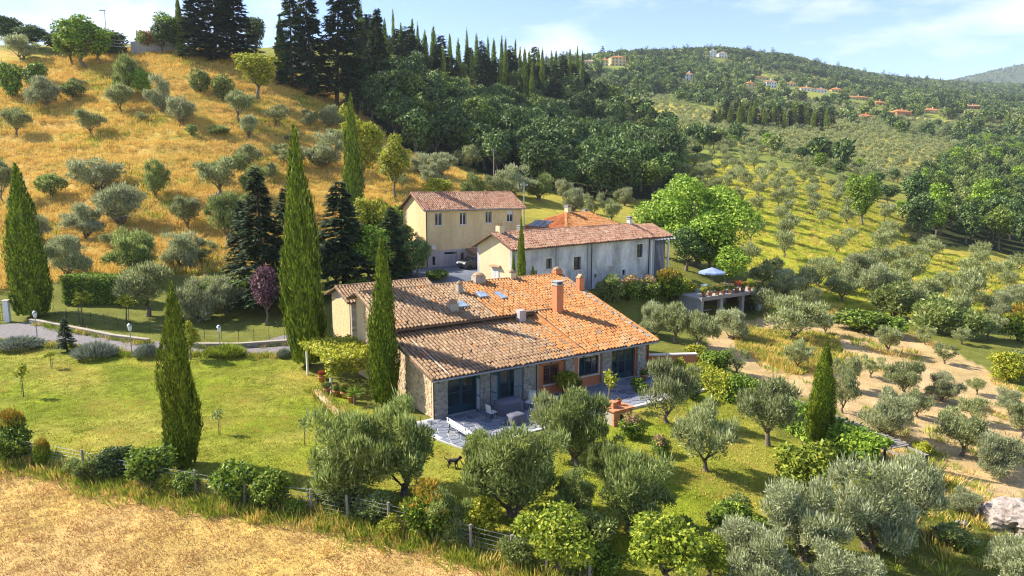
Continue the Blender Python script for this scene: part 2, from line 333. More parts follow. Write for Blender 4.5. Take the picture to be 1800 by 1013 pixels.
# ================================================================ building materials
def tile_mat(name, stops):
    m, t, b = new_mat(name); col = ramp(t, rnd(t), stops)
    n = noise(t, 9, 5, .65); n2 = noise(t, 1.1, 4, .6)
    c = mixc(t, .6, col, ramp(t, n, [(.3, (.55, .52, .5)), (.65, (1.2, 1.2, 1.18))]), 'MULTIPLY')
    c = mixc(t, .55, c, ramp(t, n2, [(.35, (.62, .6, .58)), (.6, (1.1, 1.1, 1.1))]), 'MULTIPLY')
    n3 = noise(t, .55, 6, .7); n4 = noise(t, 5, 5, .7)
    lich = nn(t, 'Math', operation='MULTIPLY'); t.links.new(ramp(t, n3, [(.5, (0, 0, 0)), (.68, (1, 1, 1))]), lich.inputs[0]); t.links.new(ramp(t, n4, [(.42, (0, 0, 0)), (.6, (.75, .75, .75))]), lich.inputs[1])
    c = mixc(t, lich.outputs[0], c, (.36, .32, .20))
    t.links.new(c, b.inputs['Base Color']); b.inputs['Roughness'].default_value = .85; b.inputs['Specular IOR Level'].default_value = .2
    bump(t, b, noise(t, 40, 3), .3, .01); return m
def wall_mat(name, col, stain=(.6, .57, .52), amount=.5, scale=.8, sx=(1, 1, .35)):
    m, t, b = new_mat(name)
    n = noise(t, scale, 7, .65, None, sx); n2 = noise(t, scale * 6, 5, .6)
    c = mixc(t, amount, col, ramp(t, n, [(.32, stain), (.62, (1, 1, 1))]), 'MULTIPLY')
    c = mixc(t, .35, c, ramp(t, n2, [(.3, (.75, .74, .72)), (.7, (1.12, 1.12, 1.12))]), 'MULTIPLY')
    t.links.new(c, b.inputs['Base Color']); b.inputs['Roughness'].default_value = .92; b.inputs['Specular IOR Level'].default_value = .15
    bump(t, b, n2, .25, .02); return m
def stone_mat(name, stops):
    m, t, b = new_mat(name); col = ramp(t, rnd(t), stops); n = noise(t, 14, 6, .65)
    c = mixc(t, .6, col, ramp(t, n, [(.3, (.6, .6, .58)), (.7, (1.25, 1.22, 1.2))]), 'MULTIPLY')
    t.links.new(c, b.inputs['Base Color']); b.inputs['Roughness'].default_value = .9; bump(t, b, n, .5, .02); return m
def glass_mat(name, col=(.02, .028, .035)):
    m, t, b = new_mat(name); n = noise(t, 1.3, 2); t.links.new(ramp(t, n, [(.3, tuple(x * .6 for x in col)), (.7, tuple(x * 1.6 for x in col))]), b.inputs['Base Color'])
    b.inputs['Roughness'].default_value = .06; b.inputs['Specular IOR Level'].default_value = .6; return m
M = {}
M['tile_old'] = tile_mat('weathered_terracotta', [(0, (.27, .165, .092)), (.25, (.33, .205, .113)), (.5, (.38, .245, .14)), (.72, (.31, .195, .108)), (.88, (.43, .295, .175)), (1, (.27, .17, .10))])
M['tile_orange'] = tile_mat('orange_terracotta', [(0, (.43, .175, .055)), (.3, (.54, .24, .08)), (.6, (.48, .205, .067)), (.85, (.56, .29, .11)), (1, (.38, .165, .065))])
M['tile_red'] = tile_mat('red_terracotta', [(0, (.52, .17, .06)), (.4, (.62, .22, .07)), (.7, (.56, .19, .065)), (1, (.68, .28, .10))])
M['tile_pink'] = tile_mat('aged_pink_terracotta', [(0, (.32, .16, .10)), (.3, (.43, .22, .14)), (.6, (.48, .28, .18)), (.85, (.37, .20, .125)), (1, (.54, .36, .26))])
M['tile_bed'] = plain('tile_bed', (.15, .095, .064), .95, .3, 4)
M['orange_wall'] = wall_mat('orange_stucco', (.60, .22, .10), (.72, .66, .62), .45)
M['cream_wall'] = wall_mat('cream_stucco', (.72, .54, .29), (.55, .51, .46), .65, .4)
M['white_wall'] = wall_mat('stained_white_stucco', (.68, .66, .62), (.30, .29, .29), .85, .5, (1, 1, .6))
M['gable_wall'] = wall_mat('pale_yellow_stucco', (.70, .57, .36), (.75, .7, .62), .45)
M['pink_plaster'] = wall_mat('grey_pink_plaster', (.47, .40, .37), (.6, .6, .6), .6)
M['mortar'] = wall_mat('lime_mortar', (.42, .37, .30), (.7, .68, .65), .5)
M['mortar_warm'] = wall_mat('warm_lime_render', (.62, .47, .30), (.7, .62, .52), .55)
M['stone'] = stone_mat('grey_brown_stone', [(0, (.24, .22, .19)), (.3, (.36, .33, .28)), (.6, (.46, .42, .36)), (.8, (.30, .28, .26)), (1, (.52, .46, .37))])
M['stone_warm'] = stone_mat('warm_field_stone', [(0, (.42, .30, .18)), (.35, (.56, .41, .25)), (.7, (.64, .50, .32)), (1, (.36, .27, .18))])
M['paving'] = stone_mat('slate_paving', [(0, (.10, .12, .16)), (.3, (.17, .19, .235)), (.6, (.21, .225, .26)), (.85, (.27, .27, .28)), (1, (.13, .15, .20))])
M['paving_joint'] = plain('pale_joint_mortar', (.44, .43, .42), .95, .2, 6)
M['kerb'] = plain('pale_kerb_stone', (.62, .56, .46), .9, .2, 5)
M['wood_dark'] = plain('dark_brown_timber', (.085, .05, .032), .8, .35, 9)
M['wood_mid'] = plain('brown_timber', (.24, .13, .07), .8, .35, 9)
M['wood_grey'] = plain('grey_weathered_timber', (.26, .23, .20), .9, .3, 9)
M['wood_pale'] = plain('pale_plank_timber', (.60, .42, .22), .85, .3, 7)
M['teal'] = plain('blue_green_paint', (.045, .17, .23), .55, .25, 5)
M['teal_dark'] = plain('dark_teal_paint', (.025, .065, .085), .55, .25, 5)
M['glass'] = glass_mat('window_glass')
M['glass_sky'] = glass_mat('skylight_glass', (.25, .32, .38))
M['white_paint'] = plain('white_paint', (.74, .73, .70), .6, .08, 5)
M['iron'] = plain('dark_iron', (.035, .035, .04), .5, .3, 8, .6)
M['metal'] = plain('galvanised_metal', (.36, .37, .38), .45, .2, 6, .7)
M['shutter_white'] = plain('pale_grey_shutter', (.56, .56, .56), .6, .12, 5)
M['shutter_brown'] = plain('red_brown_shutter', (.30, .12, .07), .75, .25, 7)
M['terracotta'] = plain('terracotta_pot', (.52, .21, .095), .8, .25, 6)
M['brick'] = stone_mat('brick_clay', [(0, (.50, .20, .10)), (.5, (.62, .28, .13)), (1, (.44, .17, .09))])
M['concrete'] = wall_mat('grey_concrete', (.40, .39, .37), (.6, .6, .6), .55)
M['cloth_grey'] = plain('grey_furniture_cover', (.12, .12, .15), .85, .15, 2.5)
M['cloth_blue'] = plain('blue_grey_canvas', (.22, .29, .43), .8, .12, 2)
M['gravel'] = plain('grey_gravel', (.20, .18, .175), .95, .35, 6, 0, .5)
M['tarmac'] = plain('blue_grey_tarmac', (.14, .155, .18), .9, .2, 3, 0, .3)
M['solar'] = plain('solar_panel_black', (.025, .03, .05), .25, .2, 3, 0, 0, .6)

# ---------------------------------------------------------------- building pieces
def tile_profile(L=.46, w0=.215, w1=.17, h=.105, seg=4, thick=False):
    V = []; 
    for y, w, dz in ((0, w0, .022), (L, w1, 0)):
        for k in range(seg + 1):
            th = math.pi * k / seg; V.append((-math.cos(th) * w / 2, y, math.sin(th) * h + dz))
    n = seg + 1; F = [(k, k + 1, n + k + 1, n + k) for k in range(seg)]
    return np.array(V), F
TV, TF = tile_profile()
def tiles_on(a0, a1, b0, b1, zf, sl, bed=True, du=.262, dv=.39, jitter=.014, mask=None, seed=1):
    """positions and local frame of every cover tile on a slope that rises along +b"""
    r = np.random.default_rng(seed); n = math.hypot(1, sl); ca, sa = 1 / n, sl / n
    nc = max(1, int((a1 - a0) / du)); nr = max(1, int((b1 - b0) * n / dv))
    A, B = np.meshgrid(a0 + (np.arange(nc) + .5) * (a1 - a0) / nc, b0 + np.arange(nr) * (b1 - b0) / nr, indexing='xy')
    A = A + r.normal(0, jitter, A.shape); B = B + r.normal(0, jitter * 1.5, B.shape)
    B = B + np.where(r.random(B.shape) < .02, -r.uniform(.03, .12, B.shape), 0)
    P = np.stack([A, B, zf + sl * (B - b0) + .015 + .018 * np.sin(A * .8 + seed) * np.sin(B * .9) + .012 * np.sin(A * 2.1 + B)], -1)
    return P, (ca, sa), nr, nc
def tile_mesh_many(name, items, mats):
    """items: list of (P (k,3), (ca,sa), material index (k,))"""
    Vs = []; Fs = []; Ms = []; n = 0; nv = len(TV); r = np.random.default_rng(3)
    tf = np.array(TF)
    for P, (ca, sa), mi in items:
        k = len(P); yaw = r.normal(0, .025, k); sc = r.uniform(.95, 1.05, k)
        x = TV[None, :, 0] * sc[:, None]; y = TV[None, :, 1] * sc[:, None] + np.zeros((k, 1)); z = TV[None, :, 2] + r.uniform(-.004, .012, (k, 1))
        x2 = x * np.cos(yaw)[:, None] - y * np.sin(yaw)[:, None]; y2 = x * np.sin(yaw)[:, None] + y * np.cos(yaw)[:, None]
        Vs.append(np.stack([P[:, None, 0] + x2, P[:, None, 1] + y2 * ca - z * sa, P[:, None, 2] + y2 * sa + z * ca], -1).reshape(-1, 3))
        Fs.append((tf[None] + (n + np.arange(k) * nv)[:, None, None]).reshape(-1, 4)); Ms.append(np.repeat(mi, len(TF))); n += k * nv
    return np_mesh(name, np.concatenate(Vs), [np.concatenate(Fs)], mats, False, np.concatenate(Ms))
def ridge_tiles(mb, p, q, r=.13, step=.4):
    p, q = Vector(p), Vector(q); n = max(1, int((q - p).length / step)); d = (q - p) / n
    side = Vector((-d.y, d.x, 0)).normalized()
    for i in range(n):
        c = p + d * i; V = []
        for k, (f, rr) in enumerate(((0, r * 1.08), (1.08, r * .92))):
            for j in range(6):
                th = math.pi * j / 5; V.append(c + d * f + side * math.cos(th) * rr + Vector((0, 0, math.sin(th) * rr * .8 + random.uniform(0, .012))))
        mb.add(V, [(j, j + 1, 7 + j, 6 + j) for j in range(5)])
def wall_with_openings(mb, L, z0, z1, th, ops, y0=0.):
    """front face at y0, thickness th towards +y; ops = (x0,x1,za,zb)"""
    xs = sorted({0, L, *[o[0] for o in ops], *[o[1] for o in ops]}); zs = sorted({z0, z1, *[o[2] for o in ops], *[o[3] for o in ops]})
    for i in range(len(xs) - 1):
        run = None
        for j in range(len(zs) - 1):
            cx, cz = (xs[i] + xs[i + 1]) / 2, (zs[j] + zs[j + 1]) / 2
            hole = any(o[0] < cx < o[1] and o[2] < cz < o[3] for o in ops)
            if hole:
                if run is not None: mb.bb(xs[i], xs[i + 1], y0, y0 + th, run, zs[j]); run = None
            elif run is None: run = zs[j]
        if run is not None: mb.bb(xs[i], xs[i + 1], y0, y0 + th, run, z1)
    return mb
def stonework(mb, x0, x1, z0, z1f, y=0., sgn=-1, hmin=.11, hmax=.2, wmin=.16, wmax=.42, r=None, swap=None):
    """irregular coursed stones standing proud of a wall face in the x/z plane; z1f is a height or a function of x; swap maps (x,y,z) to another plane"""
    r = r or random; z = z0; top = z1f if callable(z1f) else (lambda x: z1f)
    while True:
        h = r.uniform(hmin, hmax); x = x0 + r.uniform(-.1, 0); any_ = False
        while x < x1:
            w = r.uniform(wmin, wmax); xa, xb = max(x, x0), min(x + w, x1); x += w
            zt = min(z + h - .018, top((xa + xb) / 2))
            if xb - xa < .06 or zt - z < .04: continue
            any_ = True; d = r.uniform(.012, .045); g = .012; j = lambda: r.uniform(-.012, .012)
            f = [(xa + g + j(), z + j()), (xb - g + j(), z + j()), (xb - g + j(), zt + j()), (xa + g + j(), zt + j())]
            V = [(p[0], y, p[1]) for p in f] + [((p[0] * .92 + (xa + xb) * .04), y + sgn * d, (p[1] * .92 + (z + zt) * .04)) for p in f]
            if swap: V = [swap(*v) for v in V]
            mb.add(V, [(4, 5, 6, 7), (0, 1, 5, 4), (1, 2, 6, 5), (2, 3, 7, 6), (3, 0, 4, 7)])
        z += h
        if not any_ or z > 12: break
    return mb
def window(parent, x0, x1, z0, z1, y=.12, frame='white_paint', glass='glass', surround=None, sill=True, mull=1, bars=0, name='window', sw=.09):
    fw = .055; mb = MB()
    for xa, xb in ((x0, x0 + fw), (x1 - fw, x1)): mb.bb(xa, xb, y, y + .06, z0, z1)
    for za, zb in ((z0, z0 + fw), (z1 - fw, z1)): mb.bb(x0 + fw, x1 - fw, y + .001, y + .06, za, zb)
    for k in range(mull):
        xm = x0 + (x1 - x0) * (k + 1) / (mull + 1); mb.bb(xm - .035, xm + .035, y - .004, y + .06, z0 + fw, z1 - fw)
    for k in range(bars):
        zm = z0 + (z1 - z0) * (k + 1) / (bars + 1); mb.bb(x0 + fw, x1 - fw, y + .002, y + .05, zm - .015, zm + .015)
    w = mb.build(name, M[frame], parent)
    for k in range(mull + 1):
        xa = x0 + (x1 - x0) * k / (mull + 1) + .05; xb = x0 + (x1 - x0) * (k + 1) / (mull + 1) - .05
        MB().bb(xa, xb, y + .03, y + .04, z0 + .05, z1 - .05).build('pane', M[glass], w)
    if sill: MB().bb(x0 - .1, x1 + .1, -.09, y + .02, z0 - .09, z0 - .002).build('sill', M['kerb'], w)
    if surround:
        s = MB(); s.bb(x0 - sw, x0, -.02, .03, z0, z1 + sw); s.bb(x1, x1 + sw, -.02, .03, z0, z1 + sw); s.bb(x0, x1, -.021, .03, z1, z1 + sw)
        s.build('surround', M[surround], w)
    return w
def chimney(parent, x, y, z0, z1, w=.55, d=.5, mat='orange_wall', cap='slab', name='chimney'):
    mb = MB(); mb.bb(x - w / 2, x + w / 2, y - d / 2, y + d / 2, z0, z1)
    c = mb.build(name, M[mat], parent)
    k = MB()
    if cap == 'slab':
        k.bb(x - w / 2 - .06, x + w / 2 + .06, y - d / 2 - .06, y + d / 2 + .06, z1, z1 + .07)
        for sx_ in (-1, 1): k.bb(x + sx_ * (w / 2 - .06) - .05, x + sx_ * (w / 2 - .06) + .05, y - d / 2 + .02, y + d / 2 - .02, z1 + .07, z1 + .24)
        k.bb(x - w / 2 - .07, x + w / 2 + .07, y - d / 2 - .07, y + d / 2 + .07, z1 + .24, z1 + .30)
    elif cap == 'gable':
        k.bb(x - w / 2 - .04, x + w / 2 + .04, y - d / 2 - .04, y + d / 2 + .04, z1, z1 + .06)
        k.add([(x - w / 2, y - d / 2, z1 + .06), (x + w / 2, y - d / 2, z1 + .06), (x + w / 2, y + d / 2, z1 + .06), (x - w / 2, y + d / 2, z1 + .06), (x, y - d / 2, z1 + .34), (x, y + d / 2, z1 + .34)],
              [(0, 1, 4), (2, 3, 5), (1, 2, 5, 4), (3, 0, 4, 5)])
    elif cap == 'pots':
        for i in (-1, 0, 1): k.lathe([(.08, 0), (.07, .25), (.09, .27), (.05, .27)], 8, (x + i * .17 * (w / .55), y, z1))
    elif cap == 'dome':
        k.lathe([(w * .55, 0), (w * .5, .14), (w * .3, .26), (.04, .31)], 10, (x, y, z1))
    k.build('chimney_cap', M['tile_old'] if cap != 'slab' else M['concrete'], c)
    return c
def slab_roof(mb, x0, x1, y0, z0, y1, z1, th=.14):
    mb.hull8([(x0, y0, z0 - th), (x1, y0, z0 - th), (x1, y1, z1 - th), (x0, y1, z1 - th)], [(x0, y0, z0), (x1, y0, z0), (x1, y1, z1), (x0, y1, z1)])

# ================================================================ the stone farmhouse in front
def farmhouse():
    H = empty('farmhouse', floc(0, 0), AL, 'long stone and orange stucco farmhouse with weathered tile roof and paved patio in front', 'house')
    SL, EZ, EB, RB = .307, 2.70, -1.0, 10.5
    zM = lambda b: EZ + SL * (b - EB); SL2 = .236; zL = lambda b: EZ + SL2 * (b - EB); RZ = zM(RB); BW = 11.9; zB = lambda b: RZ - .32 * (b - RB)
    # --- walls
    ops = [(.85, 2.95, 0, 2.28), (3.85, 6.25, 0, 2.28), (8.0, 9.3, .75, 2.0), (11.0, 12.75, .82, 2.12), (13.9, 16.2, 0, 2.3)]
    w = MB(); wall_with_openings(w, 7.6, 0, 2.86, .4, ops[:2]); w.build('front_wall', M['mortar'], H)
    w = MB(); o2 = [(a - 7.6, b - 7.6, c, d) for a, b, c, d in ops[2:]]; wall_with_openings(w, 10.0, 0, 2.86, .4, o2); w.v = [(x + 7.6, y, z) for x, y, z in w.v]
    fw = w.build('stucco_wall', M['orange_wall'], H)
    def side(x0, x1, lower):
        mb = MB(); f = zL if lower else zM; ys = [.0, 5.4, RB, BW]; tops = [f(.0) - .16, zM(5.4) - .16, RZ - .16, zB(BW) - .16]
        if lower: tops[1] = f(5.4) - .16
        for i in range(3):
            ta, tb = tops[i], tops[i + 1]
            if lower and i == 1: ta = zM(5.4) - .16
            mb.hull8([(x0, ys[i], 0), (x1, ys[i], 0), (x1, ys[i + 1], 0), (x0, ys[i + 1], 0)], [(x0, ys[i], ta), (x1, ys[i], ta), (x1, ys[i + 1], tb), (x0, ys[i + 1], tb)])
        return mb
    gl = side(-.02, .38, True).build('gable_wall', M['mortar_warm'], H)
    st = MB(); rr = random.Random(4)
    stonework(st, .25, 5.35, 0, lambda y: zL(y) - .22, -.02, -1, .12, .22, .2, .5, rr, lambda x, y, z: (y, x, z))
    stonework(st, 5.4, RB, 0, lambda y: zM(y) - .22, -.02, -1, .12, .22, .2, .5, rr, lambda x, y, z: (y, x, z))
    tag(st.build('stonework', M['stone_warm'], gl), kind='stuff')
    # round niche vent in the gable
    MB().lathe([(.24, 0), (.24, .05), (.17, .05), (.17, .01)], 14).build('round_vent', M['mortar_warm'], gl).matrix_local = Matrix.Translation((-.075, 2.0, 2.1)) @ Matrix.Rotation(R(-90), 4, 'Y')
    side(17.22, 17.6, False).build('end_wall', M['orange_wall'], H)
    MB().bb(.38, 17.22, BW - .4, BW, 0, zB(BW) - .16).build('back_wall', M['mortar'], H)
    MB().bb(.38, 17.22, 4.2, 4.3, 0, 2.7).build('inner_wall', M['wood_dark'], H)
    # stone piers between the bays
    for x0, x1 in ((-.05, .82), (3.02, 3.8), (6.35, 7.12), (9.75, 10.5), (12.98, 13.82), (16.35, 17.12)):
        p = MB().bb(x0, x1, -.14, .0, 0, 2.84).build('stone_pier', M['mortar'], H)
        s = MB(); stonework(s, x0, x1, .0, 2.84, -.14, -1, .09, .17, .14, .34, rr)
        sd_ = (lambda xx: (lambda x, y, z: (xx, x, z)))
        for xx, sg in ((x0, -1), (x1, 1)):
            stonework(s, -.14, -.005, .0, 2.84, xx, sg, .1, .17, .1, .15, rr, lambda x, y, z: (y, x, z))
        tag(s.build('stonework', M['stone'], p), kind='stuff')
    # beam under the eave
    MB().bb(-.05, 17.3, -.2, .3, 2.86, 2.99).build('eave_beam', M['wood_dark'], H)
    g = MB(); g.tube([(-.55, -1.1, 2.62), (17.4, -1.1, 2.6)], .055, 6); g.build('gutter', M['metal'], H)
    for x in (-.12, 7.3, 17.3): MB().tube([(x, -1.06, 2.6), (x, -.3, 2.35), (x, -.2, 2.2), (x, -.2, .05)], .04, 6).build('downpipe', M['iron'], H)
    # rafters' ends
    for i in range(20):
        x = -.2 + i * .9; MB().box((x, -.55, zL(-.55) - .2 if x < 10.9 else zM(-.55) - .2), (.09, .95, .1), 0, math.atan(SL2)).build('rafter', M['wood_dark'], H)
    # --- roof bed
    rf = MB(); slab_roof(rf, -.6, 10.9, EB, zL(EB), 5.7, zL(5.7)); slab_roof(rf, 10.902, 17.6, EB, zM(EB), RB, RZ); slab_roof(rf, -.6, 10.9, 4.95, zM(4.95), RB, RZ)
    slab_roof(rf, -.6, 17.6, RB, RZ - .001, BW + .4, zB(BW + .4)); rf.bb(-.55, 10.89, 5.6, 5.75, zL(5.6) - .1, zM(5.6) - .15)
    roof = rf.build('roof', M['tile_bed'], H)
    MB().hull8([(10.80, EB + .2, zL(EB + .2) - .1), (10.898, EB + .2, zL(EB + .2) - .1), (10.898, 5.3, zL(5.3) - .1), (10.80, 5.3, zL(5.3) - .1)], [(10.80, EB + .2, zM(EB + .2) + .01), (10.898, EB + .2, zM(EB + .2) + .01), (10.898, 5.3, zM(5.3) + .01), (10.80, 5.3, zM(5.3) + .01)]).build('seam_wall', M['tile_orange'], roof)
    MB().bb(-.5, 10.79, 5.5, 5.59, zL(5.5) + .02, zM(5.5) - .17).build('step_wall', M['mortar'], roof)
    # --- tiles
    r = np.random.default_rng(11); items = []
    P, fr, nr, nc = tiles_on(-.6, 10.9, EB - .06, 5.45, zL(EB - .06), SL2, seed=1)
    front = P[:7].reshape(-1, 3); rest = P[7:].reshape(-1, 3)
    def pick(p, old):
        k = r.random(len(p)); x = p[:, 0] + r.normal(0, .9, len(p))
        return np.where(x > 9.6, 1, np.where((k < .03), 1, 0)) if old else np.where(k < .08, 0, 1)
    items.append((rest, fr, pick(rest, True)))
    P2, fr2, _, _ = tiles_on(10.95, 17.6, EB - .06, RB, zM(EB - .06), SL, seed=2); P2 = P2.reshape(-1, 3); items.append((P2, fr2, pick(P2, False)))
    P3, fr3, _, _ = tiles_on(-.6, 7.6, 4.88, RB, zM(4.88), SL, seed=3); P3 = P3.reshape(-1, 3); items.append((P3, fr3, np.where(r.random(len(P3)) < .03, 1, 0)))
    P4, fr4, _, _ = tiles_on(7.65, 10.95, 4.88, RB, zM(4.88), SL, seed=4); P4 = P4.reshape(-1, 3); items.append((P4, fr4, pick(P4, False)))
    tag(link('roof_tiles', tile_mesh_many('roof_tiles', items, [M['tile_old'], M['tile_orange']]), roof), kind='stuff')
    tm = []
    for nme in ('tile_old', 'tile_orange'): tm.append(np_mesh('tile', TV, [np.array(TF)], M[nme]))
    order = np.argsort(front[:, 1])[:300]; pk = pick(front, True)
    pitch = math.atan(SL2)
    for i in order:
        o = bpy.data.objects.new('tile', tm[int(pk[i])]); C.objects.link(o); o.parent = roof; o.location = [float(q) for q in front[i]]; o.rotation_euler = (pitch, 0, float(r.normal(0, .02)))
    rest2 = np.setdiff1d(np.arange(len(front)), order)
    if len(rest2): tag(link('more_roof_tiles', tile_mesh_many('more_roof_tiles', [(front[rest2], fr, pk[rest2])], [M['tile_old'], M['tile_orange']]), roof), kind='stuff')
    rt = MB(); ridge_tiles(rt, (-.6, RB, RZ + .03), (9.2, RB, RZ + .03)); tag(rt.build('ridge_tiles', M['tile_old'], roof), kind='stuff')
    rt = MB(); ridge_tiles(rt, (9.2, RB, RZ + .03), (17.6, RB, RZ + .03)); ridge_tiles(rt, (17.5, EB, zM(EB) + .05), (17.5, RB, RZ + .05), .11); tag(rt.build('ridge_tiles', M['tile_orange'], roof), kind='stuff')
    rt = MB(); ridge_tiles(rt, (-.5, EB, zL(EB) + .05), (-.5, 5.3, zL(5.3) + .05), .11); ridge_tiles(rt, (-.5, 5.3, zM(5.3) + .05), (-.5, RB, RZ + .05), .11); tag(rt.build('verge_tiles', M['tile_old'], roof), kind='stuff')
    rt = MB(); ridge_tiles(rt, (9.9, 4.95, zM(4.95) + .08), (12.4, 4.95, zM(4.95) + .08), .12); rt.build('step_ridge', M['tile_pink'], roof)
    # grey slabs beside the right verge
    for i in range(16):
        b = EB + .7 + i * .64; MB().box((17.05 + random.uniform(-.05, .05), b, zM(b) + .11), (.3, .4, .04), random.uniform(-.1, .1), math.atan(SL)).build('verge_slab', M['stone'], roof)
    # thin mortar line on the left of the roof and one in the middle
    MB().tube([(.55, -.9, zL(-.9) + .13), (.5, 3.9, zL(3.9) + .13)], .022, 5).build('lightning_cable', M['kerb'], roof)
    MB().tube([(8.2, 1.2, zL(1.2) + .13), (8.2, 4.4, zL(4.4) + .11)], .04, 5).build('mortar_line', M['mortar'], roof)
    # --- chimneys, vents, skylights
    chimney(roof, 12.7, 4.6, zM(4.3) - .1, zM(4.6) + 2.0, .62, .6, 'orange_wall', 'slab')
    chimney(roof, 17.15, 7.4, zM(7.2) - .1, zM(7.2) + 1.05, .5, .45, 'orange_wall', 'gable')
    chimney(roof, 17.2, 10.5, RZ - .2, RZ + .35, .7, .6, 'orange_wall', 'dome')
    chimney(roof, 9.4, 10.4, RZ - .3, RZ + .45, .9, .7, 'mortar', 'dome')
    chimney(roof, 12.6, 10.5, RZ - .3, RZ + .45, .5, .5, 'gable_wall', 'dome')
    chimney(roof, 6.9, 9.0, zM(8.9) - .2, zM(9) + .6, .42, .42, 'mortar', 'dome')
    chimney(roof, 5.0, 6.6, zM(6.4) - .2, zM(6.6) + .5, .6, .6, 'mortar', 'dome')
    for a, b, ww, hh in ((5.9, 7.0, .8, .9), (8.3, 8.1, .8, .9), (9.7, 7.7, .55, 1.2)):
        f = MB(); f.box((a, b, zM(b) + .12), (ww, hh, .12), 0, math.atan(SL)); f = f.build('skylight', M['metal'], roof)
        MB().box((a, b - .02, zM(b) + .186), (ww - .14, hh - .14, .01), 0, math.atan(SL)).build('pane', M['glass_sky'], f)
    MB().bb(9.2, 9.75, 4.45, 4.99, zL(5.) - .1, zM(5.2) + .25).build('parapet', M['pink_plaster'], roof)
    # --- doors and windows
    def french_door(x0, x1, z1, shutters):
        fr_ = MB(); fr_.bb(x0, x0 + .1, .12, .28, 0, z1); fr_.bb(x1 - .1, x1, .12, .28, 0, z1); fr_.bb(x0 + .1, x1 - .1, .121, .28, z1 - .1, z1)
        d = fr_.build('door', M['teal_dark'], H); n = 3 if x1 - x0 > 2.2 else 2; wd = (x1 - x0 - .2) / n
        for k in range(n):
            xa = x0 + .1 + k * wd; l = MB(); l.bb(xa + .01, xa + .09, .16, .22, .02, z1 - .1); l.bb(xa + wd - .09, xa + wd - .01, .16, .22, .02, z1 - .1)
            l.bb(xa + .09, xa + wd - .09, .161, .22, .02, .5); l.bb(xa + .09, xa + wd - .09, .161, .22, z1 - .22, z1 - .1); l.bb(xa + .09, xa + wd - .09, .162, .21, 1.3, 1.36)
            lf = l.build('door_leaf', M['teal_dark'], d); MB().bb(xa + .09, xa + wd - .09, .185, .195, .5, z1 - .22).build('pane', M['glass'], lf)
        for xs, ang in shutters:
            s = MB(); ww = .62; s.bb(0, .05, -.02, .02, .05, z1 - .05); s.bb(ww - .05, ww, -.02, .02, .05, z1 - .05)
            for za, zb in ((.05, .14), (z1 - .14, z1 - .05), (1.0, 1.08)): s.bb(.05, ww - .05, -.019, .019, za, zb)
            sh = s.build('lattice_shutter', M['teal'], d, (xs, -.02, 0), ang)
            lt = MB(); stp = .12
            for sg in (1, -1):
                for k in range(-12, 34):
                    c0 = k * stp; pts = []
                    # lattice strip clipped to the leaf
                    za, zb = .14, z1 - .14; xa, xb = .05, ww - .05
                    x_a, x_b = xa, xb; zz = lambda x: c0 + sg * (x - xa)
                    if sg == 1: x_a = max(xa, xa + za - c0); x_b = min(xb, xa + zb - c0)
                    else: x_a = max(xa, xa + c0 - zb); x_b = min(xb, xa + c0 - za)
                    if x_b - x_a < .04: continue
                    lt.tube([(x_a, .004 * sg, zz(x_a)), (x_b, .004 * sg, zz(x_b))], .013, 4, False)
            lt.build('lattice', M['shutter_white'], sh)
        return d
    french_door(.85, 2.95, 2.28, [(2.9, R(-100))]); french_door(3.85, 6.25, 2.28, [(3.9, R(-75)), (5.65, R(-8))]); french_door(13.9, 16.2, 2.3, [])
    window(H, 11.0, 12.75, .82, 2.12, .1, 'teal_dark', 'glass', 'kerb', True, 2)
    bw = window(H, 8.0, 9.3, .75, 2.0, .16, 'wood_mid', 'glass', None, True, 1)
    ib = MB()
    for k in range(9): x = 8.05 + k * .15; ib.tube([(x, .05, .76), (x, .05, 1.99)], .014, 5)
    for z in (.95, 1.4, 1.85): ib.bb(8.0, 9.3, .04, .06, z - .012, z + .012)
    ib.build('iron_bars', M['shutter_brown'], bw)
    MB().bb(7.9, 9.4, -.03, .03, 2.0, 2.1).build('lintel', M['wood_mid'], bw)
    # low garden wall leaving the right end
    return H
farmhouse()
